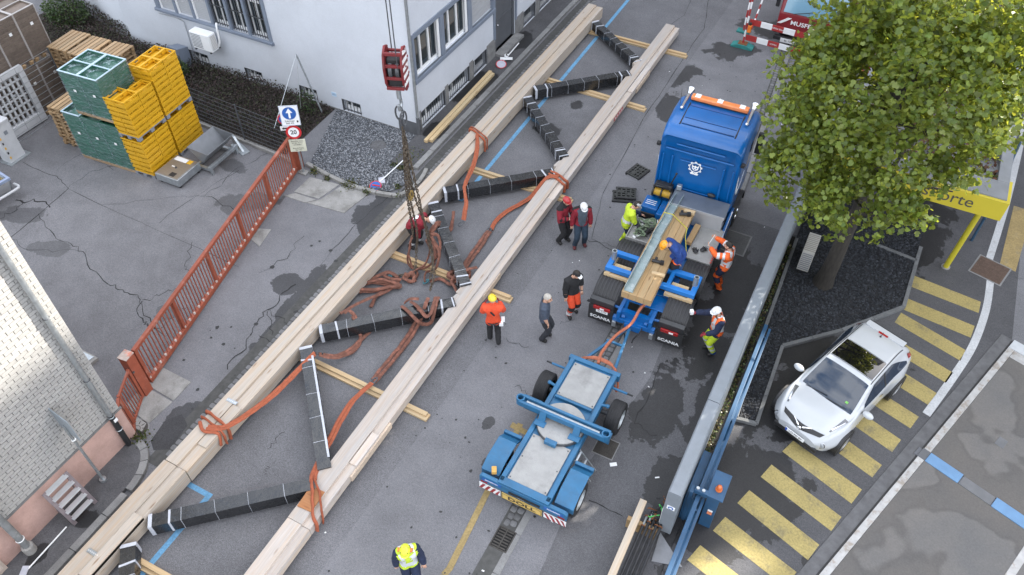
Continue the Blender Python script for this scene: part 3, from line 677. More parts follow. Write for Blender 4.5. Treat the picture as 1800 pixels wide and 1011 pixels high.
# air conditioner and grey meter box on the wall
t = thing('air_conditioner', 'white wall mounted air conditioner unit with bent pipe under the barred windows', 'air conditioner', (-21.6, 17.85, 1.1))
MB().bb(-22.05, -21.15, 17.6, 17.95, 1.12, 1.78).build('housing', K['white'], t, bevel=.03)
g = MB()
for k in range(9): g.bb(-22.0, -21.55, 17.592, 17.6, 1.2 + k * .06, 1.23 + k * .06)
g.build('fan_grille', mat('grille grey', (.25, .27, .3), .6), t)
g = MB()
for k in range(12): g.bb(-21.152, -21.143, 17.66, 17.9, 1.2 + k * .045, 1.22 + k * .045)
g.build('side_grille', mat('grille beige', (.42, .40, .38), .6), t)
for x in (-21.95, -21.25): MB().bb(x - .02, x + .02, 17.58, 18.08, 1.07, 1.12).build('bracket', K['steel_dk'], t)
MB().tube(catmull([(-21.1, 17.9, 1.25), (-21.0, 17.92, 1.5), (-21.0, 17.96, 1.95), (-21.05, 18.05, 2.1)], 5), .035, 7).build('pipe', K['white'], t, smooth=True)
t = thing('meter_box', 'small dark grey sloping-top box against the white wall by the bushes', 'box', (-22.95, 17.8, 0))
MB().ext([(-.25, 0), (.25, 0), (.25, .78), (-.25, .92)], axes((-22.7, 17.62, .05), (0, 1, 0), (-1, 0, 0), (0, 0, 1)), .5).build('body', K['bluegrey'], t, bevel=.012)
MB().bb(-23.22, -22.68, 17.36, 17.375, .2, .72).build('door', K['plinth'], t)

# ------------------------------------------------------------------ cream brick building, lower left
bb_ = thing('brick_building', 'cream brick building with pink plaster plinth at the left edge', 'building', (-12.62, 2, 0))
BX = -12.63; BY1 = 5.0
MB().bb(-20, BX - .02, -12, BY1 - .02, 1.15, 9).build('mortar_core', K['mortar'], bb_)
MB().bb(-20, BX + .03, -12, BY1 + .03, -.05, 1.13).build('plinth', K['pink'], bb_, bevel=.02)
MB().bb(-20, BX + .045, -12, BY1 + .045, 1.13, 1.16).build('plinth_cap', K['mortar'], bb_)
brm = []
for l in (.235, .112):
    b = MB().bb(-.03, .012, -l / 2, l / 2, -.0385, .0385); me = b.mesh('brick', K['brick']); brm.append(me)
bricks = []
row = 0; z = 1.21
while z < 7.6:
    y = BY1 - .002
    k = 0
    while y > -2.6:
        if k == 0 and row % 2: l = .112; mi = 1
        else: l = .235; mi = 0
        bricks.append((BX + random.uniform(-.003, .003), y - l / 2, z, mi)); y -= l + .014; k += 1
    z += .0905; row += 1
cv = Vector((0, 0, CAM_H))
def vis(b):
    p = Vector(b[:3]) - cv; t = R(PITCH); a = R(YAW)
    fx = p.x * math.cos(a) + p.y * math.sin(a); fy = -p.x * math.sin(a) + p.y * math.cos(a)
    dep = fy * math.cos(t) - p.z * math.sin(t); up = fy * math.sin(t) + p.z * math.cos(t)
    return abs(fx / dep) < .655 and abs(up / dep) < .37
vb = [b for b in bricks if vis(b)]; vb.sort(key=lambda b: (Vector(b[:3]) - cv).length)
near = set(vb[:300]); rest = MB()
for b in vb[:300]: inst('brick', brm[b[3]], T(b[0], b[1], b[2]), bb_)
for b in bricks:
    if b in near: continue
    l = .235 if b[3] == 0 else .112; rest.bb(b[0] - .03, b[0] + .012, b[1] - l / 2, b[1] + l / 2, b[2] - .0385, b[2] + .0385)
o = rest.build('brick', K['brick'], bb_); tag(o, kind='stuff')
MB().tube([(BX + .09, 4.72, 9), (BX + .09, 4.72, 1.25)], .055, 10).build('downpipe', K['steel'], bb_, smooth=True)
dp = MB().cyl((BX + .10, 4.72, .02), (BX + .10, 4.72, 1.28), .066, n=12).build('downpipe_foot', K['black'], bb_, smooth=True)
MB().torus((BX + .10, 4.72, .75), (0, 0, 1), .07, .012, 14, 5).torus((BX + .10, 4.72, 1.25), (0, 0, 1), .07, .012, 14, 5).build('clamp', K['steel'], dp, smooth=True)
MB().box((BX + .168, 4.74, 1.12), (.006, .09, .1)).build('sticker', K['white'], dp)
for z in (2.6, 4.6): MB().torus((BX + .09, 4.72, z), (0, 0, 1), .06, .012, 14, 5).build('pipe_clip', K['steel_dk'], bb_, smooth=True)

# ------------------------------------------------------------------ unseen sun blockers added up the street, gaps shaped to light tree and wall
ob = mat('blocker facade', (.34, .32, .30), .85, 0, .06, .4)
def blocker(x0, x1, y0, y1, h, label):
    t = thing('sun_blocker', label, 'building', ((x0 + x1) / 2, y0, 0))
    MB().bb(x0, x1, y0, y1, -.1, h).build('walls', ob, t)
    g = MB(); z = 1.2
    while z < h - 2.2:
        x = x0 + .8
        while x < x1 - 1.6: g.bb(x, x + 1.3, y0 - .02, y0, z, z + 1.5); x += 2.2
        z += 3.3
    g.build('windows', K['glass'], t)
blocker(-75, 13.4, 46, 60, 40, 'added unseen broad block shading the street')
blocker(13.45, 15.5, 46.2, 60, 37.4, 'added unseen block kept lower to let sun reach the brick wall')
blocker(15.55, 17.5, 46, 60, 40, 'added unseen narrow block shading left of the sun gap')
blocker(17.55, 23.2, 46.3, 60, 28.3, 'added unseen lower block under the sun gap for the tree')
t = thing('upper_blocker', 'added unseen slab closing the sun gap from above', 'added blocker', (19.4, 46, 33)); MB().bb(17.52, 23.22, 46.1, 47.4, 33.3, 40).build('blocker_slab', ob, t)
blocker(23.25, 24.8, 46, 47.5, 40, 'added unseen slim block at the right side of the sun gap')
blocker(24.85, 26.6, 46.2, 47.5, 31.2, 'added unseen low block letting sun onto the crosswalk end')
blocker(26.65, 90, 46, 47.5, 41, 'added unseen wide block shading right of the sun gaps')

# ================================================================== TIMBER TRUSS
truss = thing('timber_truss', 'huge pale timber roof truss lying on planks, with two long chords and black wrapped diagonals', 'timber truss', (-9.2, 14, 0))
# left chord: two glued bodies with a shallow groove between, top at .60
def chord(name, prof, y0, y1, m, z=0):
    return MB().ext(prof, axes((0, y0, z), (1, 0, 0), (0, 1, 0), (0, 0, 1)), y1 - y0).build(name, m, truss, bevel=.006)
zb = .14
Lp = [(-11.13, zb), (-10.52, zb), (-10.52, .56), (-10.77, .56), (-10.775, .535), (-10.80, .535), (-10.805, .60), (-11.13, .60)]
chord('chord', Lp, 4.66, 28.05, K['timber'])
Lp2 = [(-11.16, zb), (-10.54, zb), (-10.54, .59), (-10.74, .59), (-10.74, .54), (-10.80, .54), (-10.80, .59), (-11.16, .59)]
chord('chord', Lp2, -6, 4.648, K['timber'])
for (a, b, x0, x1, z) in ((5.3, 6.5, -10.78, -10.53, .60), (1.9, 3.4, -10.78, -10.54, .62), (-.5, 1.3, -10.98, -10.74, .615)):
    MB().bb(x0, x1, a, b, .5, z).build('filler_block', K['timber'], truss, bevel=.005)
for (x, y, rz) in ((-10.86, 6.55, 0), (-10.86, 2.35, 0)):
    pz = MB().box((x, y, .608), (.30, .09, .012), rz).build('connector_plate', K['steel'], truss, bevel=.003)
    s_ = MB()
    for k in range(6): s_.cyl((x - .12 + k * .048, y, .614), (x - .12 + k * .048, y, .622), .010, n=6)
    s_.build('screws', K['white'], pz)
# small glue-lam ledges on the right chord
Rp = [(-7.91, zb), (-7.35, zb), (-7.35, .40), (-7.52, .40), (-7.525, .385), (-7.545, .385), (-7.55, .46), (-7.91, .46)]
chord('chord', Rp, 4.86, 28.22, K['timber2'])
chord('chord', [(p[0] + (.004 if p[0] < -7.7 else 0), p[1] - (.002 if p[1] > .2 else 0)) for p in Rp], -4, 4.852, K['timber2'])
for (a, b, z) in ((23.2, 25.0, .44), (6.55, 7.45, .445), (16.8, 17.6, .405)):
    MB().bb(-7.52, -7.335, a, b, .3, z).build('filler_block', K['timber2'], truss, bevel=.005)
for (a, b, x) in ((23.6, 24.9, -7.30), (6.3, 7.9, -7.30), (12.4, 13.4, -7.325)):
    MB().bb(-7.36, x, a, b, zb + .03, .36).build('side_block', mat('particle cut timber', (.52, .42, .33), .8, 0, .12, 12, .4, 60, grain=.25, gs=50), truss, bevel=.005)
MB().box((-7.72, 5.42, .475), (.36, .52, .028), .06).build('pad_board', woodmat('brown board', (.40, .19, .085), axis='X'), truss, bevel=.003)
rl = MB().bb(-7.346, -7.343, 21.6, 22.4, .2, .34).build('printed_label', mat('label red', (.5, .03, .03), .6), truss)
for k in range(4): MB().bb(-7.342, -7.340, 21.68 + k * .18, 21.8 + k * .18, .24, .30).build('label_mark', K['white'], rl)

# diagonals: black film with tape bands
def diagonal(P, Q, wd=.3, h=.34, z=.16, bands=5, stripe=0, capP=True, capQ=True):
    P = Vector((*P, z + h / 2)); Q = Vector((*Q, z + h / 2)); X, Y, Z = frame(Q - P); Ln = (Q - P).length
    v = MB(); n = max(8, int(Ln / .12)); rings = []
    for i in range(n + 1):
        t = i / n; c = P + Y * (Ln * t); hw = wd / 2; hh = h / 2; r = []
        for (a, b) in ((-1, -1), (0, -1), (1, -1), (1, -.3), (1, .35), (1, 1), (.5, 1), (0, 1), (-.5, 1), (-1, 1), (-1, .35), (-1, -.3)):
            j = mnoise.noise(c * 4.7 + Vector((a * 2.3, b * 3.1, 7))) * .007
            jj = mnoise.noise(c * 11 + Vector((a * 5, b * 4, 3))) * .006
            r.append(c + X * (a * hw + (a * abs(j))) + Z * (b * hh + (j + jj if b == 1 else 0)))
        rings.append(r)
    d = v.loft(rings).build('diagonal', K['film'], truss, smooth=50)
    def bnd(t, wdt, m=K['tape'], skew=0):
        b = MB(); c = P + Y * (Ln * t); hw = wd / 2 + .009; hh = h / 2 + .009; ri = []
        for s_ in (-1, 1):
            ri.append([c + Y * (s_ * wdt / 2 + skew * a) + X * (a * hw) + Z * (bb2 * hh) for a, bb2 in ((-1, -1), (1, -1), (1, 1), (-1, 1))])
        b.loft(ri).build('tape_band', m, d)
    for k in range(bands):
        bnd((k + 1) / (bands + 1) + random.uniform(-.02, .02), .006 if k % 3 else .008, skew=random.uniform(-.012, .012))
    if capP: bnd(.125, .045, skew=random.uniform(-.03, .03)); bnd(.012, .08)
    if capQ: bnd(.90, .05, skew=random.uniform(-.03, .03)); bnd(.985, .035)
    if stripe:
        a, b_ = (P + Y * Ln * .1), (P + Y * Ln * .93); off = Z * (h / 2 + .016) - X * (wd / 2 - .02) if stripe == 1 else -X * (wd / 2 + .016) + Z * .05
        MB().beam(a + off, b_ + off, .05 if stripe == 1 else .012, .012 if stripe == 1 else .04).build('tape_strip', K['tape'], d)
    return d
diagonal((-10.45, 27.1), (-7.85, 25.15), bands=6, stripe=2, h=.3)
diagonal((-10.45, 21.75), (-7.85, 24.25), bands=5)
diagonal((-10.45, 21.2), (-7.88, 18.75), bands=7, stripe=2)
diagonal((-10.45, 15.55), (-7.85, 17.95), bands=4)
diagonal((-10.45, 14.95), (-7.88, 12.45), bands=5, stripe=2)
diagonal((-10.45, 9.35), (-7.85, 11.8), bands=4)
diagonal((-10.42, 8.75), (-7.9, 6.15), bands=4, stripe=1, capQ=False)
diagonal((-10.45, 3.4), (-7.88, 5.75), bands=4, capQ=False)
diagonal((-10.45, 2.85), (-8.0, .2), bands=4)
# torn pale wedges where the diagonals enter the right chord
for (x, y) in ((-7.93, 25.1), (-7.93, 18.4), (-7.93, 12.3), (-7.93, 11.95), (-7.93, 6.0)):
    MB().add([(x - .09, y - .16, .46), (x + .06, y - .22, .463), (x + .06, y + .24, .463), (x - .05, y + .1, .46), (x - .09, y - .16, .3), (x + .06, y - .22, .3), (x + .06, y + .24, .3), (x - .05, y + .1, .3)], [(0, 1, 2, 3), (4, 5, 1, 0), (5, 6, 2, 1), (6, 7, 3, 2), (7, 4, 0, 3)]).build('notch_wedge', K['timber2'], truss)

# planks the truss lies on: separate things
lbl = ['first (topmost in the street)', 'second', 'third', 'fourth', 'fifth', 'lowest']
pos = [(-10.95, 26.95, -6.56), (-10.95, 23.02, -6.70), (-10.9, 17.32, -6.95), (-10.95, 12.88, -6.72), (-10.95, 8.63, -6.74), (-10.9, 2.75, -6.8)]
desc = ['pale plank bearer under the far end of the timber truss', 'pale double plank bearer under the truss near its red printed label', 'pale plank bearer under the truss beside the two men in red jackets', 'pale plank bearer under the truss by the man in the orange jacket', 'double pale plank bearer under the truss left of the open street, nearest whole one', 'pale plank bearer at the lower left picture edge under the truss']
for i, (x0, y, x1) in enumerate(pos):
    t = thing('plank_bearer', desc[i], 'plank', ((x0 + x1) / 2, y, 0), 0, 'planks under the timber truss')
    tl = random.uniform(-.03, .03)
    M_ = Matrix.Rotation(tl, 3, 'Z'); cx = (x0 + x1) / 2
    MB().box((cx, y, .036), (x1 - x0, .2, .072), M=M_).build('lower_plank', K['plank'], t, bevel=.004)
    MB().box((cx - .02, y + .035, .106), (x1 - x0 - .06, .11, .066), M=M_).build('upper_plank', K['plank'], t, bevel=.004)

# loose planks by the house
t = thing('plank_bundle', 'pair of long pale planks lying on the pavement along the white house', 'planks', (-12.45, 20, .11))
for k, (dx, z) in enumerate(((-.07, .17), (.07, .165), (-.0, .235))):
    if k < 2: MB().beam((-12.40 + dx, 17.75 + k * .1, z), (-12.50 + dx, 22.45 - k * .08, z), .125, .1).build('plank', K['planky'], t, bevel=.004)
# fallen street signs
def disc_sign(parent, c, N, Up, r, cols, name='sign_face'):
    """round sign face made of stacked thin discs"""
    N = Vector(N).normalized(); c = Vector(c); o = None
    for k, (rr, m) in enumerate(cols):
        o2 = MB().cyl(c + N * (.0 + k * .004), c + N * (.006 + k * .004), r * rr, n=28).build(name if k == 0 else 'sign_ring', m, parent if k == 0 else o)
        if k == 0: o = o2
    return o
sblue = mat('sign blue', (.02, .10, .36), .5); sred = mat('sign red', (.5, .02, .025), .5)
t = thing('fallen_sign', 'round sign with white plates on a pole lying by the grey door', 'sign', (-12.35, 24.0, .12))
MB().tube([px(884, 108, .16), px(912, 76, .16)], .022, 8).build('pole', K['white'], t, smooth=True)
disc_sign(t, px(881, 113, .18), (.15, -.25, 1), (0, 1, 0), .2, ((1, sred), (.86, mat('sign lilac', (.40, .41, .48), .5))))
M_ = axes(px(890, 103, .2), (.9, .45, 0), (-.45, .9, 0), (0, 0, 1))
b = MB(); b.box((0, 0, 0), (.46, .17, .012)); o = b.build('plate', K['white'], t, local=True); o.matrix_local = wm(t).inverted() @ M_
b = MB(); b.box((0, .22, 0), (.15, .2, .012)); o = b.build('small_plate', K['white'], t, local=True); o.matrix_local = wm(t).inverted() @ M_
b = MB(); b.box((0, .24, .008), (.05, .12, .004)).box((.045, .2, .008), (.02, .08, .004)); o2 = b.build('plate_mark', K['black'], o, local=True)
t = thing('fallen_sign', 'white pole with blue and red sign lying across the pale gravel bed', 'sign', (-12.7, 15.4, 0))
MB().tube([px(665, 322, .06), px(712, 279, .3)], .018, 8).build('pole', K['white'], t, smooth=True)
b = MB().box((0, 0, 0), (.2, .3, .012)); o = b.build('plate', mat('lilac plate', (.45, .46, .52), .5), t, local=True); o.matrix_local = wm(t).inverted() @ axes(px(671, 317, .07), (.75, .6, .1), (-.6, .75, 0), (0, -.1, 1))
o = disc_sign(t, px(660, 327, .06), (.1, -.3, 1), (0, 1, 0), .19, ((1, sred), (.84, sblue)))
MB().beam(px(660, 327, .08) - Vector((.12, .0, 0)), px(660, 327, .08) + Vector((.12, .06, 0)), .05, .012).build('slash', sred, o)
t = thing('fallen_pole', 'thin white pole lying on the pavement at the lower left beside the ladder', 'pole', (-12.2, 2, .12))
MB().tube([px(117, 926, .13), px(45, 1005, .13)], .016, 8).build('tube', K['white'], t, smooth=True)
MB().box(px(43, 1003, .14), (.14, .2, .014), .5).build('end_plate', mat('lilac plate2', (.45, .46, .52), .6), t)

# ------------------------------------------------------------------ crane block, ropes and chains
hx, hy = -9.55, 12.72
HB = 5.85
hk = thing('crane_hook_block', 'red and white striped crane hook block hanging before the white house', 'crane hook', (hx, hy, HB))
UH = Vector((.93, .37, 0)).normalized()          # across the sheaves' axle... block faces right
U2 = Vector((-UH.y, UH.x, 0)); cR = Vector((hx, hy, 0))
redp = mat('crane red paint', (.17, .016, .02), .5, 0, .12, 6, .1, dirt=.45)
prof = [(-.05, .02), (.14, .0), (.27, .26), (.29, .75), (.20, 1.02), (-.02, 1.12), (-.22, 1.0), (-.29, .70), (-.24, .3)]
cheeks = []
for s_ in (-1, 1):
    M_ = axes(cR + Vector((0, 0, HB + .1)) + UH * (s_ * .20 - .025), U2, UH, (0, 0, 1))
    o = MB().ext([(p[0], p[1]) for p in prof], M_, .05).build('cheek_plate', redp, hk, bevel=.01); cheeks.append(o)
# stripes on the visible cheek
for k in range(5):
    z0 = .20 + k * .19; b = MB(); hw = .235 if z0 < .85 else .16
    pts = [(-hw, z0 + .02), (hw, z0 - .07), (hw, z0 + .03), (-hw, z0 + .12)]
    M_ = axes(cR + Vector((0, 0, HB + .1)) + UH * .226, U2, UH, (0, 0, 1)); b.ext(pts, M_, .004).build('white_stripe', K['white'], cheeks[1])
for z in (.16, .42, .72, 1.02): MB().beam(cR + Vector((0, 0, HB + .1 + z)) - UH * .2 - U2 * .2, cR + Vector((0, 0, HB + .1 + z)) + UH * .2 - U2 * .2, .06, .07).build('cross_bar', redp, hk, bevel=.008)
for z in (.2, .9): MB().beam(cR + Vector((0, 0, HB + .1 + z)) - UH * .2 + U2 * .18, cR + Vector((0, 0, HB + .1 + z)) + UH * .2 + U2 * .18, .06, .06).build('cross_bar', redp, hk, bevel=.008)
for s_ in (-.08, .08): MB().cyl(cR + Vector((0, 0, HB + .68)) + UH * (s_ - .04), cR + Vector((0, 0, HB + .68)) + UH * (s_ + .04), .24, n=24).build('sheave', K['steel_dk'], hk, smooth=50)
for (a_, z_) in ((-.2, .35), (.2, .35), (-.24, .75), (.22, .75), (0, 1.05), (0, .12), (.0, .62)): MB().cyl(cR + UH * .22 + U2 * a_ + Vector((0, 0, HB + .1 + z_)), cR + UH * .25 + U2 * a_ + Vector((0, 0, HB + .1 + z_)), .028, n=6).build('bolt', redp, cheeks[1])
MB().box(cR + Vector((0, 0, HB + .62)), (.34, .30, .72), math.atan2(UH.y, UH.x)).build('dark_filler', K['black'], hk, bevel=.04)  # black box added to darken the see-through gap between the cheeks
MB().cyl(cR + Vector((0, 0, HB + .14)), cR + Vector((0, 0, HB - .12)), .055, n=10).tube(catmull([cR + Vector((0, 0, HB - .1)), cR + U2 * .10 + Vector((0, 0, HB - .22)), cR + U2 * .10 + Vector((0, 0, HB - .36)), cR + Vector((0, 0, HB - .43)), cR - U2 * .10 + Vector((0, 0, HB - .36)), cR - U2 * .12 + Vector((0, 0, HB - .24))], 4), .04, 8).build('hook', K['steel'], hk, smooth=True)
for s_ in (-1, 1):
    p0 = cR + UH * (s_ * .1) - U2 * .22 * s_ + Vector((0, 0, HB + .75)); MB().cyl(p0, p0 + Vector((0, 0, 22)) + U2 * .1, .014, n=6).build('steel_rope', K['steel_dk'], hk)
chain_m = mat('old chain steel', (.13, .105, .08), .55, .6, .25, 9, .3)
cs = thing('chain_sling', 'four leg steel chain sling with big oval rings hanging from the crane hook', 'chain', (hx, hy, HB - .4))
def oval(c, axis, up, a, b_, r, B, n=14):
    A = Vector(axis).normalized(); U_ = Vector(up).normalized(); c = Vector(c)
    pts = [c + A * (b_ * math.cos(2 * PI * i / n)) + U_ * (a * math.sin(2 * PI * i / n)) for i in range(n + 1)]
    B.tube(pts, r, 6)
for k, (ax, dx) in enumerate(((Vector((1, .2, 0)), -.05), (Vector((.2, 1, 0)), .05), (Vector((.8, -.5, 0)), .0))):
    B = MB(); oval(cR + Vector((dx, 0, HB - .55 - .12 * k)), ax, (0, 0, 1), .2, .10, .022, B); B.build('master_ring', K['steel_dk'], cs, smooth=True)
linkB = MB(); n = 10
pts = []
for i in range(n + 1):
    a = 2 * PI * i / n; pts.append(Vector((.028 * math.cos(a), 0, .046 * math.sin(a) + (.018 if math.sin(a) > 0 else -.018))))
linkB.tube(pts, .014, 5); linkme = linkB.mesh('chain_link', chain_m, smooth=True)
def chain(path, parent, nmax=300):
    P = catmull(path, 10); L = [0]
    for a, b in zip(P, P[1:]): L.append(L[-1] + (b - a).length)
    st = .092; n = int(L[-1] / st); j = 0; B = MB()
    base = [tuple(v.co) for v in linkme.vertices]; fs = [tuple(p.vertices) for p in linkme.polygons]
    for i in range(n):
        s = i * st
        while j < len(L) - 2 and L[j + 1] < s: j += 1
        t = (s - L[j]) / max(1e-6, L[j + 1] - L[j]); c = P[j].lerp(P[j + 1], t); X, Y, Z = frame(P[j + 1] - P[j])
        if i % 2: X, Z = Z, -X
        X = (X + Z * random.uniform(-.3, .3)).normalized()
        M_ = axes(c, X, Y.cross(X), Y); B.add([M_ @ Vector(v) for v in base], fs)
    o = B.build('chain_leg', chain_m, parent, smooth=True); return o
zt = HB - .95
legs = [[(hx, hy, zt), (hx - .14, hy + .02, 3.0), (hx - .28, hy + .25, 1.2), (hx - .35, hy + .15, .9)],
        [(hx, hy, zt), (hx - .02, hy - .05, 3.0), (hx - .10, hy + .2, 1.4), (hx - .2, hy + .2, .55), (hx - .1, hy - .2, .12), (hx - .6, hy - .6, .06)],
        [(hx, hy, zt), (hx + .03, hy + .05, 3.0), (hx + .2, hy + .3, 1.3), (hx + .4, hy + .1, .5), (hx + .5, hy - .3, .1)],
        [(hx, hy, zt), (hx + .17, hy + .05, 3.0), (hx + .25, hy + .2, 1.1), (hx + .55, hy - .1, .3), (hx + .75, hy - .6, .3), (hx + .95, hy - .95, .55)],
        [(hx + .02, hy - .03, zt), (hx + .02, hy - .03, 3.4), (hx + .03, hy, 2.6)]]
for l in legs: chain(l, cs)
for p in ((hx - .6, hy - .65, .08), (hx + .42, hy - .35, .1)):
    B = MB(); oval(p, (1, .3, .2), (.2, 1, .1), .09, .05, .02, B); B.build('chain_hook', mat('teal hook', (.03, .13, .16), .5), cs, smooth=True)
B = MB()
for k in range(3): oval((hx - .02 + .03 * k, hy - .02, 2.75 + .06 * k), (.8, .6, 0), (0, 0, 1), .12, .035, .02, B)
B.build('shortener', mat('brass hook', (.35, .24, .08), .5, .5), cs, smooth=True)

# ------------------------------------------------------------------ slings
def sling(name, label, paths, m, r=.042, ring=None, flat=.52, grp=None):
    """round slings: each path a rope; double strands run side by side"""
    p0 = Vector(paths[0][0]); t = thing(name, label, 'sling', (p0.x, p0.y, 0), 0, grp)
    for pth in paths:
        P = catmull(pth, 7)
        rr = [r * (1 + .16 * mnoise.noise(p * 6)) for p in P]
        P = [p + Vector((mnoise.noise(p * 5), mnoise.noise(p * 5 + Vector((9, 0, 0))), mnoise.noise(p * 5 + Vector((0, 9, 0))) * .5)) * .018 for p in P]
        MB().tube(P, rr, 8, flat=flat).build('strand', m, t, smooth=True)
    for q in (ring or []):
        B = MB(); oval(q[0], q[1], q[2], .10, .06, .018, B); B.build('shackle', K['steel_dk'], t, smooth=True)
    return t
def par(path, d):
    """a second strand beside a path"""
    P = [Vector(p) for p in path]; o = []
    for i, p in enumerate(P):
        a = P[min(i + 1, len(P) - 1)] - P[max(i - 1, 0)]; X, Y, Z = frame(a); o.append(p + X * d)
    return o
O = K['sling']; D = K['slingd']
def loopL(y, dy=.0, xl=-11.17, xr=-10.48, zt_=.64, zl=.2):
    return [(xl - .02, y + dy, zl), (xl - .03, y + dy, zt_ - .08), (xl + .04, y + dy * .9, zt_ + .01), (-10.82, y + dy * .5, zt_ + .02), (xr - .04, y, zt_ - .02), (xr + .03, y - .02, zt_ - .12), (xr + .03, y - .05, .2)]
# far left: around the chord at y~18.1, tail hanging to the ring and down to the ground
sling('lifting_sling', 'orange sling choked round the left timber chord, running down to a ring', [
    loopL(18.35, .25), loopL(18.2, .3),
    [(-10.80, 18.3, .67), (-10.5, 17.7, .60), (-10.25, 17.0, .52), (-9.95, 16.0, .60), (-9.55, 15.35, .55), (-9.42, 14.9, .25)],
    [(-10.74, 18.25, .67), (-10.42, 17.65, .58), (-10.16, 16.9, .50), (-9.88, 15.9, .60), (-9.48, 15.3, .55), (-9.36, 14.9, .25)]], O, ring=[((-9.39, 14.78, .2), (1, 0, 0), (.2, 1, .2))])
# far right: over the right chord at y~17.9 and along to a ring at (835,400)
def loopR(y, dy=0):
    return [(-7.96, y, .2), (-7.97, y, .44), (-7.9, y + dy * .2, .50), (-7.6, y + dy * .6, .505), (-7.4, y + dy, .46), (-7.30, y + dy, .40), (-7.30, y + dy, .15)]
e1 = px(862, 400, .12)
sling('lifting_sling', 'orange sling wrapped over the right timber chord and trailing along the ground to a ring', [
    loopR(17.9, -.15), loopR(17.75, -.2),
    [(-7.6, 17.75, .53), (-7.95, 17.6, .48), (-8.2, 16.9, .1), (-8.5, 16.2, .07), (-8.65, 15.6, .06), (e1.x, e1.y, .06)],
    [(-7.6, 17.68, .53), (-7.93, 17.5, .48), (-8.13, 16.85, .1), (-8.43, 16.15, .07), (-8.58, 15.55, .06), (e1.x + .06, e1.y, .06)]], O, ring=[((e1.x + .0, e1.y - .08, .08), (1, .3, 0), (-.3, 1, .1))])
# near left: round the left chord at (355,755) up to ring at (555,622)
e2 = px(552, 620, .5)
sling('lifting_sling', 'orange sling round the left timber chord above its joint, pulled tight', [
    loopL(5.95, .1), loopL(5.8, .08), [(-11.12, 5.75, .645), (-10.85, 5.6, .655), (-10.55, 5.72, .60), (-10.46, 5.62, .3)],
    [(-10.85, 5.75, .66), (-10.5, 6.0, .62), (-10.3, 7.0, .45), (-10.2, 7.8, .45), (e2.x, e2.y, .52)],
    [(-10.85, 5.68, .66), (-10.45, 5.95, .62), (-10.25, 6.95, .43), (-10.14, 7.75, .43), (e2.x + .05, e2.y - .03, .50)]], O, r=.042, ring=[((e2.x + .12, e2.y + .05, .5), (.3, .2, 1), (1, .3, 0))])
# near right: round the right chord at (560,870) up to ring (650,670)
e3 = px(652, 673, .22)
sling('lifting_sling', 'bright orange double sling round the right timber chord over the brown pad board', [
    [(-7.98, 5.75, .2), (-7.99, 5.75, .44), (-7.92, 5.72, .53), (-7.7, 5.45, .53), (-7.42, 5.1, .46), (-7.31, 5.03, .38), (-7.31, 5.0, .15)],
    [(-7.98, 5.9, .2), (-7.99, 5.88, .44), (-7.9, 5.8, .52), (-7.62, 5.6, .51), (-7.40, 5.35, .46), (-7.30, 5.25, .38), (-7.30, 5.2, .15)],
    [(-7.96, 5.75, .5), (-8.1, 6.0, .46), (-8.35, 6.9, .36), (-8.55, 7.9, .28), (e3.x, e3.y, .22)],
    [(-7.92, 5.82, .5), (-8.04, 6.05, .46), (-8.28, 6.95, .36), (-8.48, 7.95, .28), (e3.x + .04, e3.y, .22)]], O, r=.046, ring=[((e3.x + .03, e3.y + .09, .22), (1, .3, .2), (.1, 1, .1))])
# dirty long slings
g = lambda u, v, z=.06: tuple(px(u, v, z))
gt = 'dirty brown round slings between the timbers'
sling('round_sling', 'dirty brown sling running from two rings up to the lower black diagonal', [
    [g(655, 668, .2), g(668, 650, .15), g(700, 612), g(722, 580, .1), g(735, 555, .3), (px(735, 545, .55))], [g(658, 672, .2), g(676, 652, .15), g(706, 616), g(728, 584, .1), g(742, 556, .3), (px(742, 546, .55))],
    [g(560, 621, .5), g(590, 625, .3), g(618, 612, .1), g(640, 592, .08), g(650, 580, .1), g(632, 570, .35), g(622, 553, .55), g(612, 546, .57), (px(605, 550, .56))],
    [g(560, 624, .5), g(590, 629, .3), g(622, 616, .08), g(634, 596, .08), g(628, 575, .3), g(620, 556, .56)]], D, r=.05, grp=gt)
def heap(cx, cy, rx, ry, a, n, z=.05, turns=2.2):
    P = []
    for i in range(n):
        t = turns * 2 * PI * i / n; f = 1 + .22 * math.sin(3.1 * t + cx) ; x = rx * f * math.cos(t); y = ry * f * math.sin(t)
        P.append((cx + x * math.cos(a) - y * math.sin(a), cy + x * math.sin(a) + y * math.cos(a), z + .07 * (i / n) * 2 + .03 * math.sin(5 * t)))
    return P
c1 = px(660, 505, .08)
sling('round_sling', 'dirty brown sling folded in long loops on the ground by the left chord', [
    heap(c1.x, c1.y, .62, .15, R(35), 26, .05, 2.4), [g(598, 551, .56), g(640, 528, .35), g(680, 512, .12), g(700, 495), g(690, 480, .12), g(670, 482, .15), g(640, 500, .12), g(632, 515, .1)],
    [g(652, 540), g(662, 520, .08), g(680, 510)], [g(705, 492, .1), g(690, 490, .12), g(675, 484, .15), g(685, 478, .14), g(700, 488, .1)]], D, r=.052, grp=gt)
c2 = px(748, 470, .1)
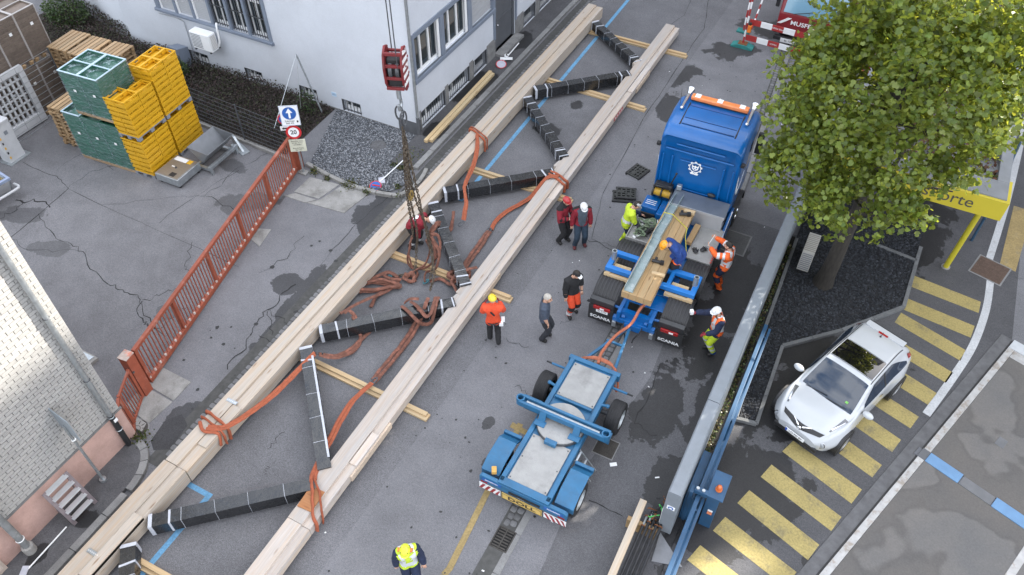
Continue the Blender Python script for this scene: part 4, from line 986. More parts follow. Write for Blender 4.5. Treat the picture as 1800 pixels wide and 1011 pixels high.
sling('round_sling', 'dirty brown sling hanging in loops from the chains down onto the ground', [
    [(hx - .3, hy + .2, 1.0), (hx - .38, hy + .1, .55), (hx - .25, hy - .05, .2), (hx + .05, hy - .2, .1), (hx + .05, hy - .55, .08), (hx - .1, hy - .5, .1), (hx - .05, hy - .2, .16), (hx + .15, hy + .1, .3), (hx + .2, hy + .3, .7), (hx + .1, hy + .3, 1.0)],
    [(hx - .33, hy + .25, 1.0), (hx - .40, hy + .2, .6), (hx - .4, hy, .2), (hx - .1, hy - .1, .12), (hx + .3, hy + .1, .3), (hx + .45, hy + .4, .7), (hx + .3, hy + .6, 1.0), (hx + .2, hy + .4, 1.15)],
    [(hx + .25, hy + .35, 1.15), (hx + .5, hy + .3, .7), (hx + .5, hy + .05, .3), (hx + .25, hy - .1, .15), (hx + .4, hy - .4, .1)]] + [heap(hx - .05, hy - .45, .16, .12, 0, 14, .05, 1.6)], D, r=.052, grp=gt)
sling('round_sling', 'dirty brown sling looped over the black diagonal below the chains by the upper ring', [
    [g(795, 390, .2), g(792, 405, .1), g(782, 398, .25), g(770, 395, .55), g(762, 405, .55), g(757, 420, .3), g(765, 440, .1), g(762, 462), g(755, 470)],
    [g(797, 372, .25), g(796, 388, .18), g(790, 402, .12), g(778, 392, .4), g(768, 391, .57), g(758, 405, .5), g(752, 425, .2)]], D, r=.05, grp=gt)
c4 = px(812, 485, .2)
sling('round_sling', 'dirty brown sling bunched against the right timber chord beside the man in orange', [
    heap(c4.x - .05, c4.y, .28, .22, .5, 20, .12, 2.0), heap(c4.x + .1, c4.y - .25, .2, .36, .2, 16, .2, 1.4),
    [g(858, 405, .07), g(840, 430), g(822, 455, .08), g(815, 470, .2)], [g(862, 407, .07), g(845, 434), g(827, 458, .08), g(818, 472, .2)],
    [g(755, 495), g(775, 490, .08), g(792, 500, .1), g(806, 490, .25)], [g(838, 470, .4), g(820, 474, .45), g(808, 485, .4), g(815, 505, .3)]], D, r=.052, grp=gt)
sling('round_sling', 'dirty brown sling draped in loose loops over the lower black diagonal', [
    [g(706, 538, .55), g(718, 548, .56), g(732, 562, .4), g(745, 570, .2), g(758, 566, .25), g(764, 545, .5), g(768, 527, .57), g(770, 522, .56)],
    [g(722, 530, .56), g(735, 540, .57), g(748, 556, .45), g(756, 552, .5), g(762, 535, .57), g(765, 522, .56)],
    [g(712, 532, .3), g(722, 525, .56), g(736, 526, .57)], [g(752, 524, .56), g(748, 536, .57), g(742, 548, .4)]], D, r=.052, grp=gt)

# ================================================================== TRUCK TRACTOR
tk = thing('tractor_truck', 'bright blue lorry tractor with sleeper cab seen from behind, amber light bar on its roof', 'truck', (-3.4, 16, 0))
TX = -3.40
blue = K['blue']
# cab: lofted box, rear at y=17.62, nose at 20.0
def cabring(y, hw, z0, z1, rr=.16, n=5):
    r = []
    for (cx, cz, a0) in ((hw - .07, z0 + .07, -90), (hw - rr, z1 - rr, 0), (-hw + rr, z1 - rr, 90), (-hw + .07, z0 + .07, 180)):
        q = .07 if cz < (z0 + z1) / 2 else rr
        for k in range(n): a = R(a0 + 90 * k / (n - 1)); r.append(Vector((TX + cx + q * math.cos(a), y, cz + q * math.sin(a))))
    return r
rings = [cabring(17.70, 1.10, 1.02, 3.30, .2), cabring(17.63, 1.17, .98, 3.36, .2), cabring(17.66, 1.20, .96, 3.42, .2), cabring(17.95, 1.22, .95, 3.56, .17), cabring(18.6, 1.225, .95, 3.64, .16), cabring(19.2, 1.225, .95, 3.62, .18), cabring(19.6, 1.22, .95, 3.46, .24), cabring(19.85, 1.20, .95, 3.1, .3), cabring(20.02, 1.17, .7, 2.5, .3), cabring(20.08, 1.12, .5, 1.9, .25)]
rings = [[Vector((TX + (v.x - TX) * .925, v.y, v.z if v.z < 2 else v.z - .09)) for v in r] for r in rings]
cab = MB().loft(rings).build('cab', blue, tk, smooth=45)
# rear wall pressings
MB().box((TX, 17.635, 2.85), (1.9, .04, .06)).box((TX, 17.63, 3.05), (1.35, .04, .05)).build('upper_pressing', blue, cab, bevel=.02)
for (x, z, w_, h_) in ((-.72, 1.95, .05, 1.4), (.72, 1.95, .05, 1.4), (0, 1.62, .9, .035), (0, 1.42, .9, .035), (0, 1.24, .9, .035), (0, 2.58, 1.0, .035), (-.98, 1.9, .04, 1.5), (.98, 1.9, .04, 1.5)):
    MB().box((TX + x, 17.632, z), (w_, .045, h_)).build('pressing', blue, cab, bevel=.015)
# emblem: ring, winged head shape in white
em = MB(); M_ = axes((TX - .05, 17.612, 2.46), (1, 0, 0), (0, 1, 0), (0, 0, 1))
em.torus((TX - .05, 17.612, 2.46), (0, 1, 0), .155, .011, 28, 5)
em.build('emblem_ring', K['white'], cab)
e2_ = MB()
for k in range(9):
    a = 2 * PI * k / 9 + .2; e2_.box((TX - .05 + .182 * math.cos(a), 17.612, 2.46 + .182 * math.sin(a)), (.055, .012, .026), M=Matrix.Rotation(-a + PI / 2, 3, 'Y'))
e2_.build('emblem_rim', K['white'], cab)
e3_ = MB().ext([(-.1, .09), (-.045, .03), (0, .07), (.045, .03), (.1, .09), (.085, -.05), (.0, -.12), (-.085, -.05)], M_, .008); e3_.build('emblem_head', K['white'], cab)
MB().ext([(-.06, .0), (-.02, .01), (-.025, -.03), (-.055, -.03)], axes((TX - .05, 17.606, 2.46), (1, 0, 0), (0, 1, 0), (0, 0, 1)), .004).ext([(.06, .0), (.02, .01), (.025, -.03), (.055, -.03)], axes((TX - .05, 17.606, 2.46), (1, 0, 0), (0, 1, 0), (0, 0, 1)), .004).ext([(-.02, -.05), (.02, -.05), (.012, -.09), (-.012, -.09)], axes((TX - .05, 17.606, 2.46), (1, 0, 0), (0, 1, 0), (0, 0, 1)), .004).build('emblem_face', blue, cab)
MB().ext([(-.12, -.19), (.12, -.19), (.1, -.24), (-.1, -.24)], M_, .008).build('emblem_banner', K['white'], cab)
# roof: light bar, horns, hatch ribs
lb = MB().bb(TX - .80, TX + .80, 19.02, 19.22, 3.57, 3.69).build('light_bar', mat('amber lens', (.75, .22, .06), .3, 0, .2, 4, coat=.5), tk, bevel=.03)
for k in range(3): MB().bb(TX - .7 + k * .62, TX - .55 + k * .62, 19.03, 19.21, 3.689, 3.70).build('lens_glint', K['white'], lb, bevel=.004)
MB().bb(TX - .78, TX + .78, 19.06, 19.18, 3.48, 3.57).build('bar_foot', K['black'], lb)
rib = mat('roof seam', (.01, .05, .16), .5)
for k in range(4): MB().bb(TX - .72, TX + .72, 17.98 + k * .27, 17.995 + k * .27, 3.46 + .02 * k, 3.505 + .016 * k).build('roof_seam', rib, cab)
for s_ in (-1, 1):
    MB().tube([(TX + s_ * .76, 17.95, 3.475), (TX + s_ * .76, 18.9, 3.56)], .02, 6).build('roof_rail', K['black'], cab)
    h_ = MB(); h_.cyl((TX + s_ * .90, 18.55, 3.60), (TX + s_ * .90, 19.15, 3.65), .03, .045, 12).cyl((TX + s_ * .90, 19.15, 3.65), (TX + s_ * .90, 19.36, 3.67), .045, .11, 14).ball((TX + s_ * .90, 18.52, 3.60), .05); h_.build('air_horn', K['chrome'], tk, smooth=True)
    MB().bb(TX + s_ * .90 - .06, TX + s_ * .90 + .06, 18.56, 18.72, 3.44, 3.6).build('horn_bracket', blue, tk, bevel=.01)
    # mirror
    mr = MB().bb(TX + s_ * 1.27 - .09, TX + s_ * 1.27 + .09, 19.5, 19.62, 2.05, 2.75).build('mirror', K['black'], tk, bevel=.03)
    MB().beam((TX + s_ * 1.2, 19.6, 2.6), (TX + s_ * 1.27, 19.58, 2.6), .05, .06).build('mirror_arm', K['black'], mr)
    MB().bb(TX + s_ * 1.17 - .05, TX + s_ * 1.17 + .05, 17.62, 17.72, 2.85, 2.95).build('marker_lamp', K['black'], tk, bevel=.01)
    # side window, side glass and white swoosh
    sx = TX + s_ * 1.133
    MB().ext([(18.72, 1.95), (19.6, 1.95), (19.55, 2.75), (18.8, 2.85)], axes((sx - .004, 0, 0), (0, 1, 0), (1, 0, 0), (0, 0, 1)), .008).build('side_window', K['glass'], cab)
    sw_ = catmull([(sx, 17.75, 2.45), (sx, 17.82, 2.05), (sx, 17.98, 1.75), (sx, 18.2, 1.62), (sx, 18.5, 1.72), (sx, 18.72, 2.0)], 5); wd = [.03 + .10 * math.sin(PI * i / (len(sw_) - 1)) for i in range(len(sw_))]
    v = MB()
    for i in range(len(sw_) - 1):
        a, b_ = sw_[i], sw_[i + 1]; d0 = (b_ - a).normalized(); nn = Vector((0, -d0.z, d0.y)); e_ = .006
        v.add([a + Vector((-e_, 0, 0)) - nn * wd[i] / 2, b_ + Vector((-e_, 0, 0)) - nn * wd[i + 1] / 2, b_ + Vector((-e_, 0, 0)) + nn * wd[i + 1] / 2, a + Vector((-e_, 0, 0)) + nn * wd[i] / 2, a + Vector((e_, 0, 0)) - nn * wd[i] / 2, b_ + Vector((e_, 0, 0)) - nn * wd[i + 1] / 2, b_ + Vector((e_, 0, 0)) + nn * wd[i + 1] / 2, a + Vector((e_, 0, 0)) + nn * wd[i] / 2], [(0, 3, 2, 1), (4, 5, 6, 7), (0, 1, 5, 4), (2, 3, 7, 6)])
    v.build('swoosh', K['white'], cab)
MB().tube([(TX - .98, 18.6, 3.6), (TX - 1.02, 18.7, 4.05)], .006, 5).build('aerial', K['black'], tk)
MB().bb(TX - .95, TX + .95, 19.9, 20.03, 2.05, 2.9).build('windscreen', K['glass'], cab)
# chassis rails, cross members, tanks
ch = MB()
for s_ in (-1, 1): ch.bb(TX + s_ * .42 - .045, TX + s_ * .42 + .045, 13.05, 19.6, .72, .98)
ch.build('chassis_rails', blue, tk)
for y in (13.15, 14.5, 15.8, 17.2): MB().bb(TX - .375, TX + .375, y, y + .14, .74, .94).build('cross_member', blue, tk)
MB().bb(TX - .3, TX + .65, 13.5, 14.0, .985, 1.01).bb(TX + .05, TX + .65, 14.02, 17.4, .99, 1.02).build('chassis_cover', blue, tk, bevel=.01)
MB().bb(TX - .5, TX + .5, 16.2, 17.5, .98, 1.0).build('gearbox_cover', K['black'], tk)
# wheels
def wheel(c, r, wd, parent, axle=1, rimcol=None, tread=True, dual=False, name='wheel'):
    """axle along X; axle=+1 shows the outer face towards +X"""
    c = Vector(c); n = 36
    prof = [(-wd / 2, r * .60), (-wd / 2, r * .93), (-wd * .40, r * .99), (wd * .40, r * .99), (wd / 2, r * .93), (wd / 2, r * .60)]
    rings = []
    for i in range(n + 1):
        a = 2 * PI * i / n; rings.append([c + Vector((p[0], p[1] * math.cos(a), p[1] * math.sin(a))) for p in prof])
    ty = MB().loft(rings, caps=False, closed=False).build(name, K['rubber'], parent, smooth=40)
    if tread:
        tb = MB()
        for q in range(5):
            xx = (q - 2) * wd * .17; rr = []
            for i in range(n + 1):
                a = 2 * PI * i / n; rr.append([c + Vector((xx + p[0], (r * p[1]) * math.cos(a), (r * p[1]) * math.sin(a))) for p in ((-wd * .06, .985), (-wd * .06, 1.01), (wd * .06, 1.01), (wd * .06, .985))])
            tb.loft(rr, caps=False, closed=False)
        tb.build('tread', K['rubber'], ty, smooth=40)
    f = wd / 2 * axle; m = rimcol or K['chrome']; rr = []
    prof2 = [(f * .98, r * .61), (f * 1.0, r * .57), (f * .35, r * .53), (f * .25, r * .30), (f * .55, r * .22), (f * .62, r * .02)]
    for i in range(n + 1):
        a = 2 * PI * i / n; rr.append([c + Vector((p[0], p[1] * math.cos(a), p[1] * math.sin(a))) for p in prof2])
    rim = MB().loft(rr, caps=False, closed=False).build('rim', m, ty, smooth=45)
    b = MB()
    for k in range(10):
        a = 2 * PI * k / 10; p = c + Vector((f * .28, r * .38 * math.cos(a), r * .38 * math.sin(a))); b.cyl(p, p + Vector((f * .22, 0, 0)), r * .035, n=6)
    tag(b.build('wheel_nuts', m, rim), kind='stuff')
    if not tread: pass
    return ty
for y in (13.85, 15.2):
    for s_ in (-1, 1): wheel((TX + s_ * 1.0, y, .51), .51, .34, tk, s_)
for s_ in (-1, 1): wheel((TX + s_ * 1.06, 18.72, .51), .51, .32, tk, s_)
# double mudguards with ribs, lamps and flaps
for s_ in (-1, 1):
    xc = TX + s_ * .93; hw = .33
    for yc, a0, a1 in ((13.85, 8, 172), (15.2, 30, 172)):
        rr = []
        for k in range(15):
            a = R(a0 + (a1 - a0) * k / 14); ro = .64; ri = .615
            yy, zz = yc + ro * math.cos(a) * 1.0, .53 + ro * math.sin(a); y2, z2 = yc + ri * math.cos(a), .53 + ri * math.sin(a)
            if a > PI * .86: pass
            rr.append([Vector((xc - hw, yy, zz)), Vector((xc + hw, yy, zz)), Vector((xc + hw, y2, z2)), Vector((xc - hw, y2, z2))])
        gm = MB().loft(rr).build('mudguard', K['black'], tk, smooth=30)
        rb = MB()
        for q in range(7):
            xx = xc - .27 + q * .09; r2 = []
            for k in range(12):
                a = R(a0 + 12 + (a1 - a0 - 38) * k / 11); r2.append([Vector((xx - .022, yc + .636 * math.cos(a), .53 + .636 * math.sin(a))), Vector((xx + .022, yc + .636 * math.cos(a), .53 + .636 * math.sin(a))), Vector((xx + .012, yc + .652 * math.cos(a), .53 + .652 * math.sin(a))), Vector((xx - .012, yc + .652 * math.cos(a), .53 + .652 * math.sin(a)))])
            rb.loft(r2)
        rb.build('guard_ribs', mat('mudguard rib', (.035, .035, .038), .55, 0, .2), gm)
        if yc < 14:
            for q in (-.15, .17):
                cl = MB()
                for k in range(4): cl.box((xc + q, yc - .50 - .035 * k, .53 + .42 - .055 * k), (.09, .02, .02))
                cl.build('guard_clip', K['black'], gm)
    # rear skirt, flap, lamps
    sk = MB().ext([(13.235, .72), (13.19, .98), (13.30, 1.03), (13.34, .74)], axes((xc - hw, 0, 0), (0, 1, 0), (1, 0, 0), (0, 0, 1)), 2 * hw).build('rear_skirt', mat('skirt plastic', (.03, .031, .034), .42, 0, .15), tk, bevel=.015)
    fl = MB().box((xc, 13.22, .47), (2 * hw + .02, .03, .52)).build('mudflap', K['rubber'], tk)
    text('mudflap_lettering', 'SCANIA', .135, axes((xc + .0, 13.203, .345), (1, 0, 0), (0, 0, 1), (0, -1, 0)), K['white'], fl, .002, sx=1.18, bold=.004)
    lp = MB().box((xc - s_ * .02, 13.195, .72), (.46, .05, .11)).build('tail_lamp', mat('red lens', (.30, .008, .008), .25, 0, .2, 20, coat=.6), tk, bevel=.012)
    MB().box((xc + .03, 13.168, .72), (.11, .008, .05)).build('reverse_lens', K['white'], lp)
    if s_ < 0: MB().box((xc + .03, 13.198, .60), (.32, .012, .1)).build('number_plate', K['white'], fl); text('plate_lettering', 'BL 3190', .07, axes((xc + .03, 13.191, .60), (1, 0, 0), (0, 0, 1), (0, -1, 0)), K['black'], fl, .001)
    MB().tube([(xc - s_ * .05, 13.35, .86), (TX + s_ * .42, 13.3, .86)], .035, 8).build('guard_bracket', blue, tk, smooth=True)
    MB().box((xc + s_ * .37, 13.25, .80), (.07, .05, .05)).build('side_marker', K['black'], tk)
# rear cross beam and hitch pieces
MB().bb(TX - .56, TX + .56, 13.05, 13.17, .60, .74).build('rear_beam', blue, tk, bevel=.01)
MB().bb(TX - .22, TX + .22, 12.98, 13.05, .52, .72).build('hitch_plate', blue, tk, bevel=.008)
for s_ in (-1, 1):
    MB().beam((TX + s_ * .36, 13.7, .97), (TX + s_ * .30, 13.1, .76), .09, .1).build('rear_strut', blue, tk, bevel=.008)
    MB().bb(TX + s_ * .5 - .05, TX + s_ * .5 + .05, 12.99, 13.05, .44, .62).build('coupling_head', K['steel'], tk, bevel=.01)
    MB().tube(catmull([(TX + s_ * .25, 13.25, .75), (TX + s_ * .22, 12.95, .6), (TX + s_ * .12, 12.85, .42), (TX + s_ * .1, 12.8, .3)], 5), .016, 6).build('air_hose', K['black'], tk, smooth=True)
# swivel bolster frame (ladder frame across the chassis) with two steel stakes
bz = 1.26
bo = MB().bb(TX - 1.2, TX + 1.2, 14.02, 14.16, bz, bz + .13).bb(TX - 1.2, TX + 1.2, 14.62, 14.76, bz, bz + .13)
bo.bb(TX - 1.2, TX - 1.06, 14.16, 14.62, bz + .004, bz + .126).bb(TX + 1.06, TX + 1.2, 14.16, 14.62, bz + .004, bz + .126).bb(TX - .52, TX - .42, 14.16, 14.62, bz + .004, bz + .126).bb(TX + .42, TX + .52, 14.16, 14.62, bz + .004, bz + .126)
bol = bo.build('bolster_frame', mat('bolster blue', (.01, .16, .50), .4, 0, .08, 4, .1, dirt=.15), tk, bevel=.01)
for s_ in (-1, 1):
    tb = MB(); rr = []
    for i in range(21):
        a = 2 * PI * i / 20; rr.append([Vector((TX + s_ * 1.1 + r_ * math.cos(a), 14.4 + r_ * math.sin(a), z_)) for r_, z_ in ((.068, bz + .12), (.068, bz + .42), (.05, bz + .42), (.05, bz + .14))])
    tb.loft(rr, caps=False, closed=False).build('stake_socket', K['steel'], bol, smooth=40)
    MB().bb(TX + s_ * .78 - .24, TX + s_ * .78 + .2, 14.22, 14.36, bz - .02, bz + .03).build('pale_board', K['planky'], tk)
    MB().bb(TX + s_ * .82 - .37, TX + s_ * .82 + .37, 13.94, 14.02, bz - .12, bz - .02).build('support_plank', K['plank'], tk)
    MB().bb(TX + s_ * 1.1 - .06, TX + s_ * 1.1 + .06, 13.95, 14.75, bz - .12, bz - .005).build('end_plank', K['planky'], tk)
    MB().bb(TX + s_ * .3 - .1, TX + s_ * .3 + .1, 14.2, 14.6, 1.0, bz).build('bolster_block', K['black'], tk)
# decks: left tray with straps, right tread plate
dk_ = MB().bb(TX + .52, TX + 1.2, 15.56, 17.02, 1.06, 1.12).build('side_deck', K['dia'], tk, bevel=.008)
MB().bb(TX + 1.12, TX + 1.206, 15.55, 16.15, .62, 1.06).build('deck_skirt', K['dia'], tk)
rw = MB()
for k in range(7): rw.beam((TX + 1.202, 15.6 + k * .09, 1.124), (TX + 1.202, 15.66 + k * .09, 1.124), .05, .006)
tag(rw.build('deck_marking', mat('faded red', (.35, .06, .05), .6), tk), kind='stuff')
dl_ = MB().bb(TX - 1.2, TX - .45, 15.62, 16.62, .98, 1.03).bb(TX - 1.2, TX - 1.17, 15.62, 16.62, 1.03, 1.12).bb(TX - 1.17, TX - .48, 15.62, 15.65, 1.03, 1.12).build('tool_tray', K['dia'], tk, bevel=.006)
MB().bb(TX - 1.22, TX - .75, 16.95, 17.5, .55, 1.18).build('battery_box', blue, tk, bevel=.03)
MB().bb(TX - 1.235, TX - .78, 16.9, 16.95, .5, 1.0).build('battery_face', K['black'], tk, bevel=.02)
for k in range(3): MB().box((TX - 1.0 + .0 * k, 17.12 + .08 * k, 1.182), (.3, .02, .004)).build('box_print', K['white'], tk)
MB().bb(TX - .72, TX - .52, 16.75, 17.4, .75, 1.22).build('blue_bracket', blue, tk, bevel=.02)
# yellow and black winch gear behind the cab
wn_ = MB().cyl((TX - 1.02, 17.48, 1.42), (TX - .55, 17.48, 1.42), .13, n=16).build('winch_drum', mat('machine yellow', (.48, .28, .02), .5, 0, .2, 6, dirt=.5), tk, smooth=40)
for x in (-1.05, -.8, -.52): MB().cyl((TX + x - .02, 17.48, 1.42), (TX + x + .02, 17.48, 1.42), .18, n=16).build('drum_flange', K['black'], wn_, smooth=40)
MB().box((TX - .78, 17.5, 1.66), (.5, .2, .14)).build('winch_motor', K['black'], tk, bevel=.03)
MB().tube([(TX - .62, 17.5, 1.7), (TX - .5, 17.5, 2.15)], .022, 6).ball((TX - .5, 17.5, 2.17), .035).build('gear_lever', K['black'], tk, smooth=True)
MB().tube(catmull([(TX - 1.05, 17.45, 1.6), (TX - .9, 17.3, 1.75), (TX - .6, 17.4, 1.65), (TX - .4, 17.45, 1.3)], 5), .03, 7).build('hose', K['black'], tk, smooth=True)
MB().box((TX - .35, 17.5, 1.75), (.14, .12, .16)).build('filter', K['steel'], tk, bevel=.02)
MB().ball((TX + .55, 17.58, 1.72), (.12, .06, .06)).build('rear_bump', K['black'], tk, smooth=True)
# aluminium tool box with tread plate lid
bxm = mat('box aluminium', (.50, .51, .53), .4, .5, .06, 2)
MB().bb(TX + .28, TX + 1.1, 16.92, 17.48, 1.05, 1.62).build('tool_box', bxm, tk, bevel=.01)
MB().bb(TX - .45, TX + 1.13, 16.88, 17.52, 1.622, 1.66).build('box_lid', mat('lid tread plate', (.20, .225, .26), .4, .6, .08, 4, .9, 60), tk, bevel=.006)
MB().bb(TX - .45, TX + 1.13, 16.862, 16.88, 1.58, 1.664).build('lid_edge', bxm, tk)
MB().box((TX + 1.105, 17.15, 1.35), (.012, .07, .12)).build('box_latch', K['black'], tk)
# side skirt with chrome strip, steps
MB().ext([(16.9, .45), (18.1, .45), (18.1, 1.1), (17.6, 1.28), (16.9, 1.1)], axes((TX + 1.14, 0, 0), (0, 1, 0), (1, 0, 0), (0, 0, 1)), .07).build('side_skirt', blue, tk, bevel=.02)
MB().tube([(TX + 1.21, 16.6, 1.02), (TX + 1.21, 17.7, 1.26)], .022, 6).build('chrome_strip', K['chrome'], tk, smooth=True)
fa = MB(); rr = []
for k in range(13):
    a = R(5 + 170 * k / 12); rr.append([Vector((TX + 1.06, 18.72 + .62 * math.cos(a), .52 + .62 * math.sin(a))), Vector((TX + 1.26, 18.72 + .62 * math.cos(a), .52 + .62 * math.sin(a))), Vector((TX + 1.26, 18.72 + .56 * math.cos(a), .52 + .56 * math.sin(a))), Vector((TX + 1.06, 18.72 + .56 * math.cos(a), .52 + .56 * math.sin(a)))])
fa.loft(rr).build('front_wheel_arch', K['black'], tk, smooth=40)

_n0 = set(o.name for o in C.objects)
def _loads(): return [o for o in C.objects if o.parent is None and o.name not in _n0]
# load on the chassis: glued beam, steel channel, blocks, straps
t = thing('wooden_beam', 'thick yellowish glued beam lying lengthwise on the blue truck chassis', 'beam', (-3.3, 15.2, 1.2))
for k in range(4): MB().bb(TX - .46 + k * .195, TX - .27 + k * .195, 13.2, 17.0 + (.08 if k % 2 else 0), 1.395, 1.60 - .004 * (k % 2)).build('lamella', K['beamwood'], t, bevel=.006)
t = thing('steel_channel', 'galvanised U shaped steel channel lying along the wooden beam on the truck', 'steel channel', (-3.62, 15.2, 1.61))
cz = 1.605
for (y0, y1, dx) in ((13.25, 15.35, -.005), (15.36, 16.28, 0), (16.29, 17.25, .01)):
    b = MB(); b.beam((TX - .30 + dx, y0, cz + .006), (TX - .26 + dx, y1, cz + .006), .23, .012)
    for s_ in (-1, 1): b.beam((TX - .30 + dx + s_ * .11, y0, cz + .075), (TX - .26 + dx + s_ * .11, y1, cz + .075), .010, .15)
    b.build('channel_length', mat('galvanised channel', (.34, .42, .43), .45, .45, .14, 4, .1, col2=(.5, .55, .55), c2=(.55, .66), c2s=6), t)
for i, (x, y, d, lab) in enumerate(((.18, 14.12, (.34, .09, .06), 'short white wood block across the rear end of the beam on the truck'), (.05, 15.15, (.24, .12, .09), 'pale wood block on the beam by the kneeling man in blue'), (.20, 16.72, (.3, .11, .1), 'pale wood block beside the black clamp on the beam near the cab'))):
    t = thing('wood_block', lab, 'wood block', (TX + x, y, 1.6), R(4)); MB().box((0, 0, d[2] / 2 + .004), d).build('block', K['plank'], t, local=True, bevel=.006)
t = thing('timber_offcut', 'rough timber offcut leaning beside the beam on the truck deck', 'timber', (TX + .48, 16.35, 1.2)); MB().beam((TX + .46, 16.0, 1.2), (TX + .5, 16.75, 1.25), .16, .12).build('offcut', K['beamwood'], t, bevel=.01)
for (x, y, a, lab) in ((.10, 16.58, .4, 'black ratchet clamp lying on the beam near the tool box'), (.02, 14.52, .1, 'black cordless tool lying on the beam by the blue bolster')):
    t = thing('hand_tool', lab, 'tool', (TX + x, y, 1.61), a); MB().cyl((-.14, 0, .045), (.12, 0, .045), .042, n=12).box((.12, 0, .045), (.1, .09, .1)).build('body', K['black'], t, local=True, smooth=40); MB().box((-.05, .09, .03), (.07, .14, .05)).build('grip', K['black'], t, local=True, bevel=.012)
t = thing('lashing_strap', 'thin yellow strap tied round the steel channel and beam and down to the chassis', 'strap', (TX, 16.3, 1.6))
MB().tube([(TX - .42, 16.26, 1.62), (TX - .40, 16.28, 1.77), (TX - .16, 16.3, 1.77), (TX - .02, 16.33, 1.63), (TX + .33, 16.1, 1.61), (TX + .36, 15.9, 1.5), (TX + .55, 15.55, 1.2)], .012, 6).build('webbing', mat('yellow strap', (.5, .45, .06), .8), t)
# straps heaped on the tray
t = thing('strap_heap', 'heap of green lashing straps and tools in the tray on the truck', 'straps', (TX - .85, 16.1, 1.04))
gm_ = mat('green strap', (.10, .14, .085), .85, 0, .3, 12, .4, col2=(.22, .24, .17), c2s=8)
for k in range(9):
    cx, cy = TX - .85 + random.uniform(-.2, .26), 16.12 + random.uniform(-.3, .34); P = heap(cx, cy, random.uniform(.08, .2), random.uniform(.06, .14), random.uniform(0, 3), 16, 1.05 + .015 * k, 1.6)
    MB().tube(catmull(P, 3), .026, 6, flat=.35).build('strap', gm_ if k % 3 else K['black'], t, smooth=True)
for k in range(14): MB().box((TX - .85 + random.uniform(-.3, .34), 16.15 + random.uniform(-.45, .42), 1.06 + random.uniform(0, .06)), (random.uniform(.04, .14), random.uniform(.03, .07), .03), random.uniform(0, 3)).build('ratchet', random.choice([K['steel'], K['black'], K['steel_dk'], K['white']]), t, bevel=.004)
t = thing('paint_pot', 'small white tub standing between the strap heap and the steel channel', 'tub', (TX - .5, 16.5, 1.03)); MB().box((0, 0, .1), (.16, .14, .2), .3).build('tub', K['white'], t, local=True, bevel=.02); MB().cyl((-.02, 0, .2), (-.02, 0, .23), .05, n=12).build('lid', K['black'], t, local=True)
for (x, y, a, lab) in ((.72, 15.85, .6, 'black work glove lying on the tread plate deck, the left one'), (.88, 15.98, -.3, 'black work glove lying on the tread plate deck, the right one')):
    t = thing('work_glove', lab, 'glove', (TX + x, y, 1.125), a)
    b = MB().ball((0, 0, .03), (.07, .085, .03), 12, 8)
    for k in range(4): b.cyl((-.045 + k * .03, .06, .03), (-.06 + k * .042, .15 - .01 * abs(k - 1.5), .025), .016, .012, 8)
    b.cyl((.05, .0, .03), (.11, .06, .03), .017, .012, 8); b.build('glove_body', K['black'], t, local=True, smooth=True)

TRUCK_TURN = Matrix.Translation((TX, 15.6, 0)) @ Matrix.Rotation(R(1.8), 4, 'Z') @ Matrix.Translation((-TX, -15.6, 0))
for o in [tk] + _loads():
    M_ = TRUCK_TURN @ wm(o); o.location = M_.translation; o.rotation_euler = M_.to_euler(); _reg(o, M_)

# ================================================================== DOLLY TRAILER
tr = thing('dolly_trailer', 'light blue four wheeled steerable dolly trailer with tread plates and a turntable bolster', 'trailer', (-3.62, 9.3, 0))
DX = -3.62; b2 = K['blue2']
fz = .86
MB().bb(DX - .52, DX + .52, 7.5, 11.25, fz - .22, fz).build('main_frame', b2, tr, bevel=.02)
for s_ in (-1, 1): MB().bb(DX + s_ * .55 - .055, DX + s_ * .55 + .055, 7.5, 11.3, fz - .18, fz + .05).build('side_rail', b2, tr, bevel=.012)
MB().bb(DX - .66, DX + .66, 11.2, 11.32, fz - .16, fz + .06).build('front_beam', b2, tr, bevel=.012)
MB().bb(DX - .46, DX + .46, 10.1, 11.14, fz + .002, fz + .03).build('front_tread_plate', K['dia'], tr, bevel=.004)
MB().bb(DX - .46, DX + .46, 7.62, 8.88, fz + .002, fz + .03).build('rear_tread_plate', K['dia'], tr, bevel=.004)
MB().bb(DX - .46, DX + .46, 9.98, 10.05, fz + .0, fz + .10).build('stop_bar', b2, tr, bevel=.01)
for (x, y) in ((-.42, 10.15), (.42, 10.15), (-.42, 11.08), (.42, 11.08), (-.42, 7.68), (.42, 7.68), (-.42, 8.82), (.42, 8.82), (-.42, 8.25), (.42, 8.25)): MB().cyl((DX + x, y, fz + .028), (DX + x, y, fz + .04), .018, n=8).build('plate_bolt', K['steel_dk'], tr)
MB().cyl((DX, 9.36, fz + .02), (DX, 9.36, fz + .10), .56, n=48).build('turntable', K['steel_dk'], tr, smooth=40)
tt = MB().cyl((DX, 9.36, fz + .101), (DX, 9.36, fz + .125), .545, n=48).build('turntable_plate', K['dia'], tr, smooth=40)
MB().bb(DX - .14, DX + .14, 8.74, 8.86, fz + .04, fz + .15).build('turntable_lock', b2, tr, bevel=.01)
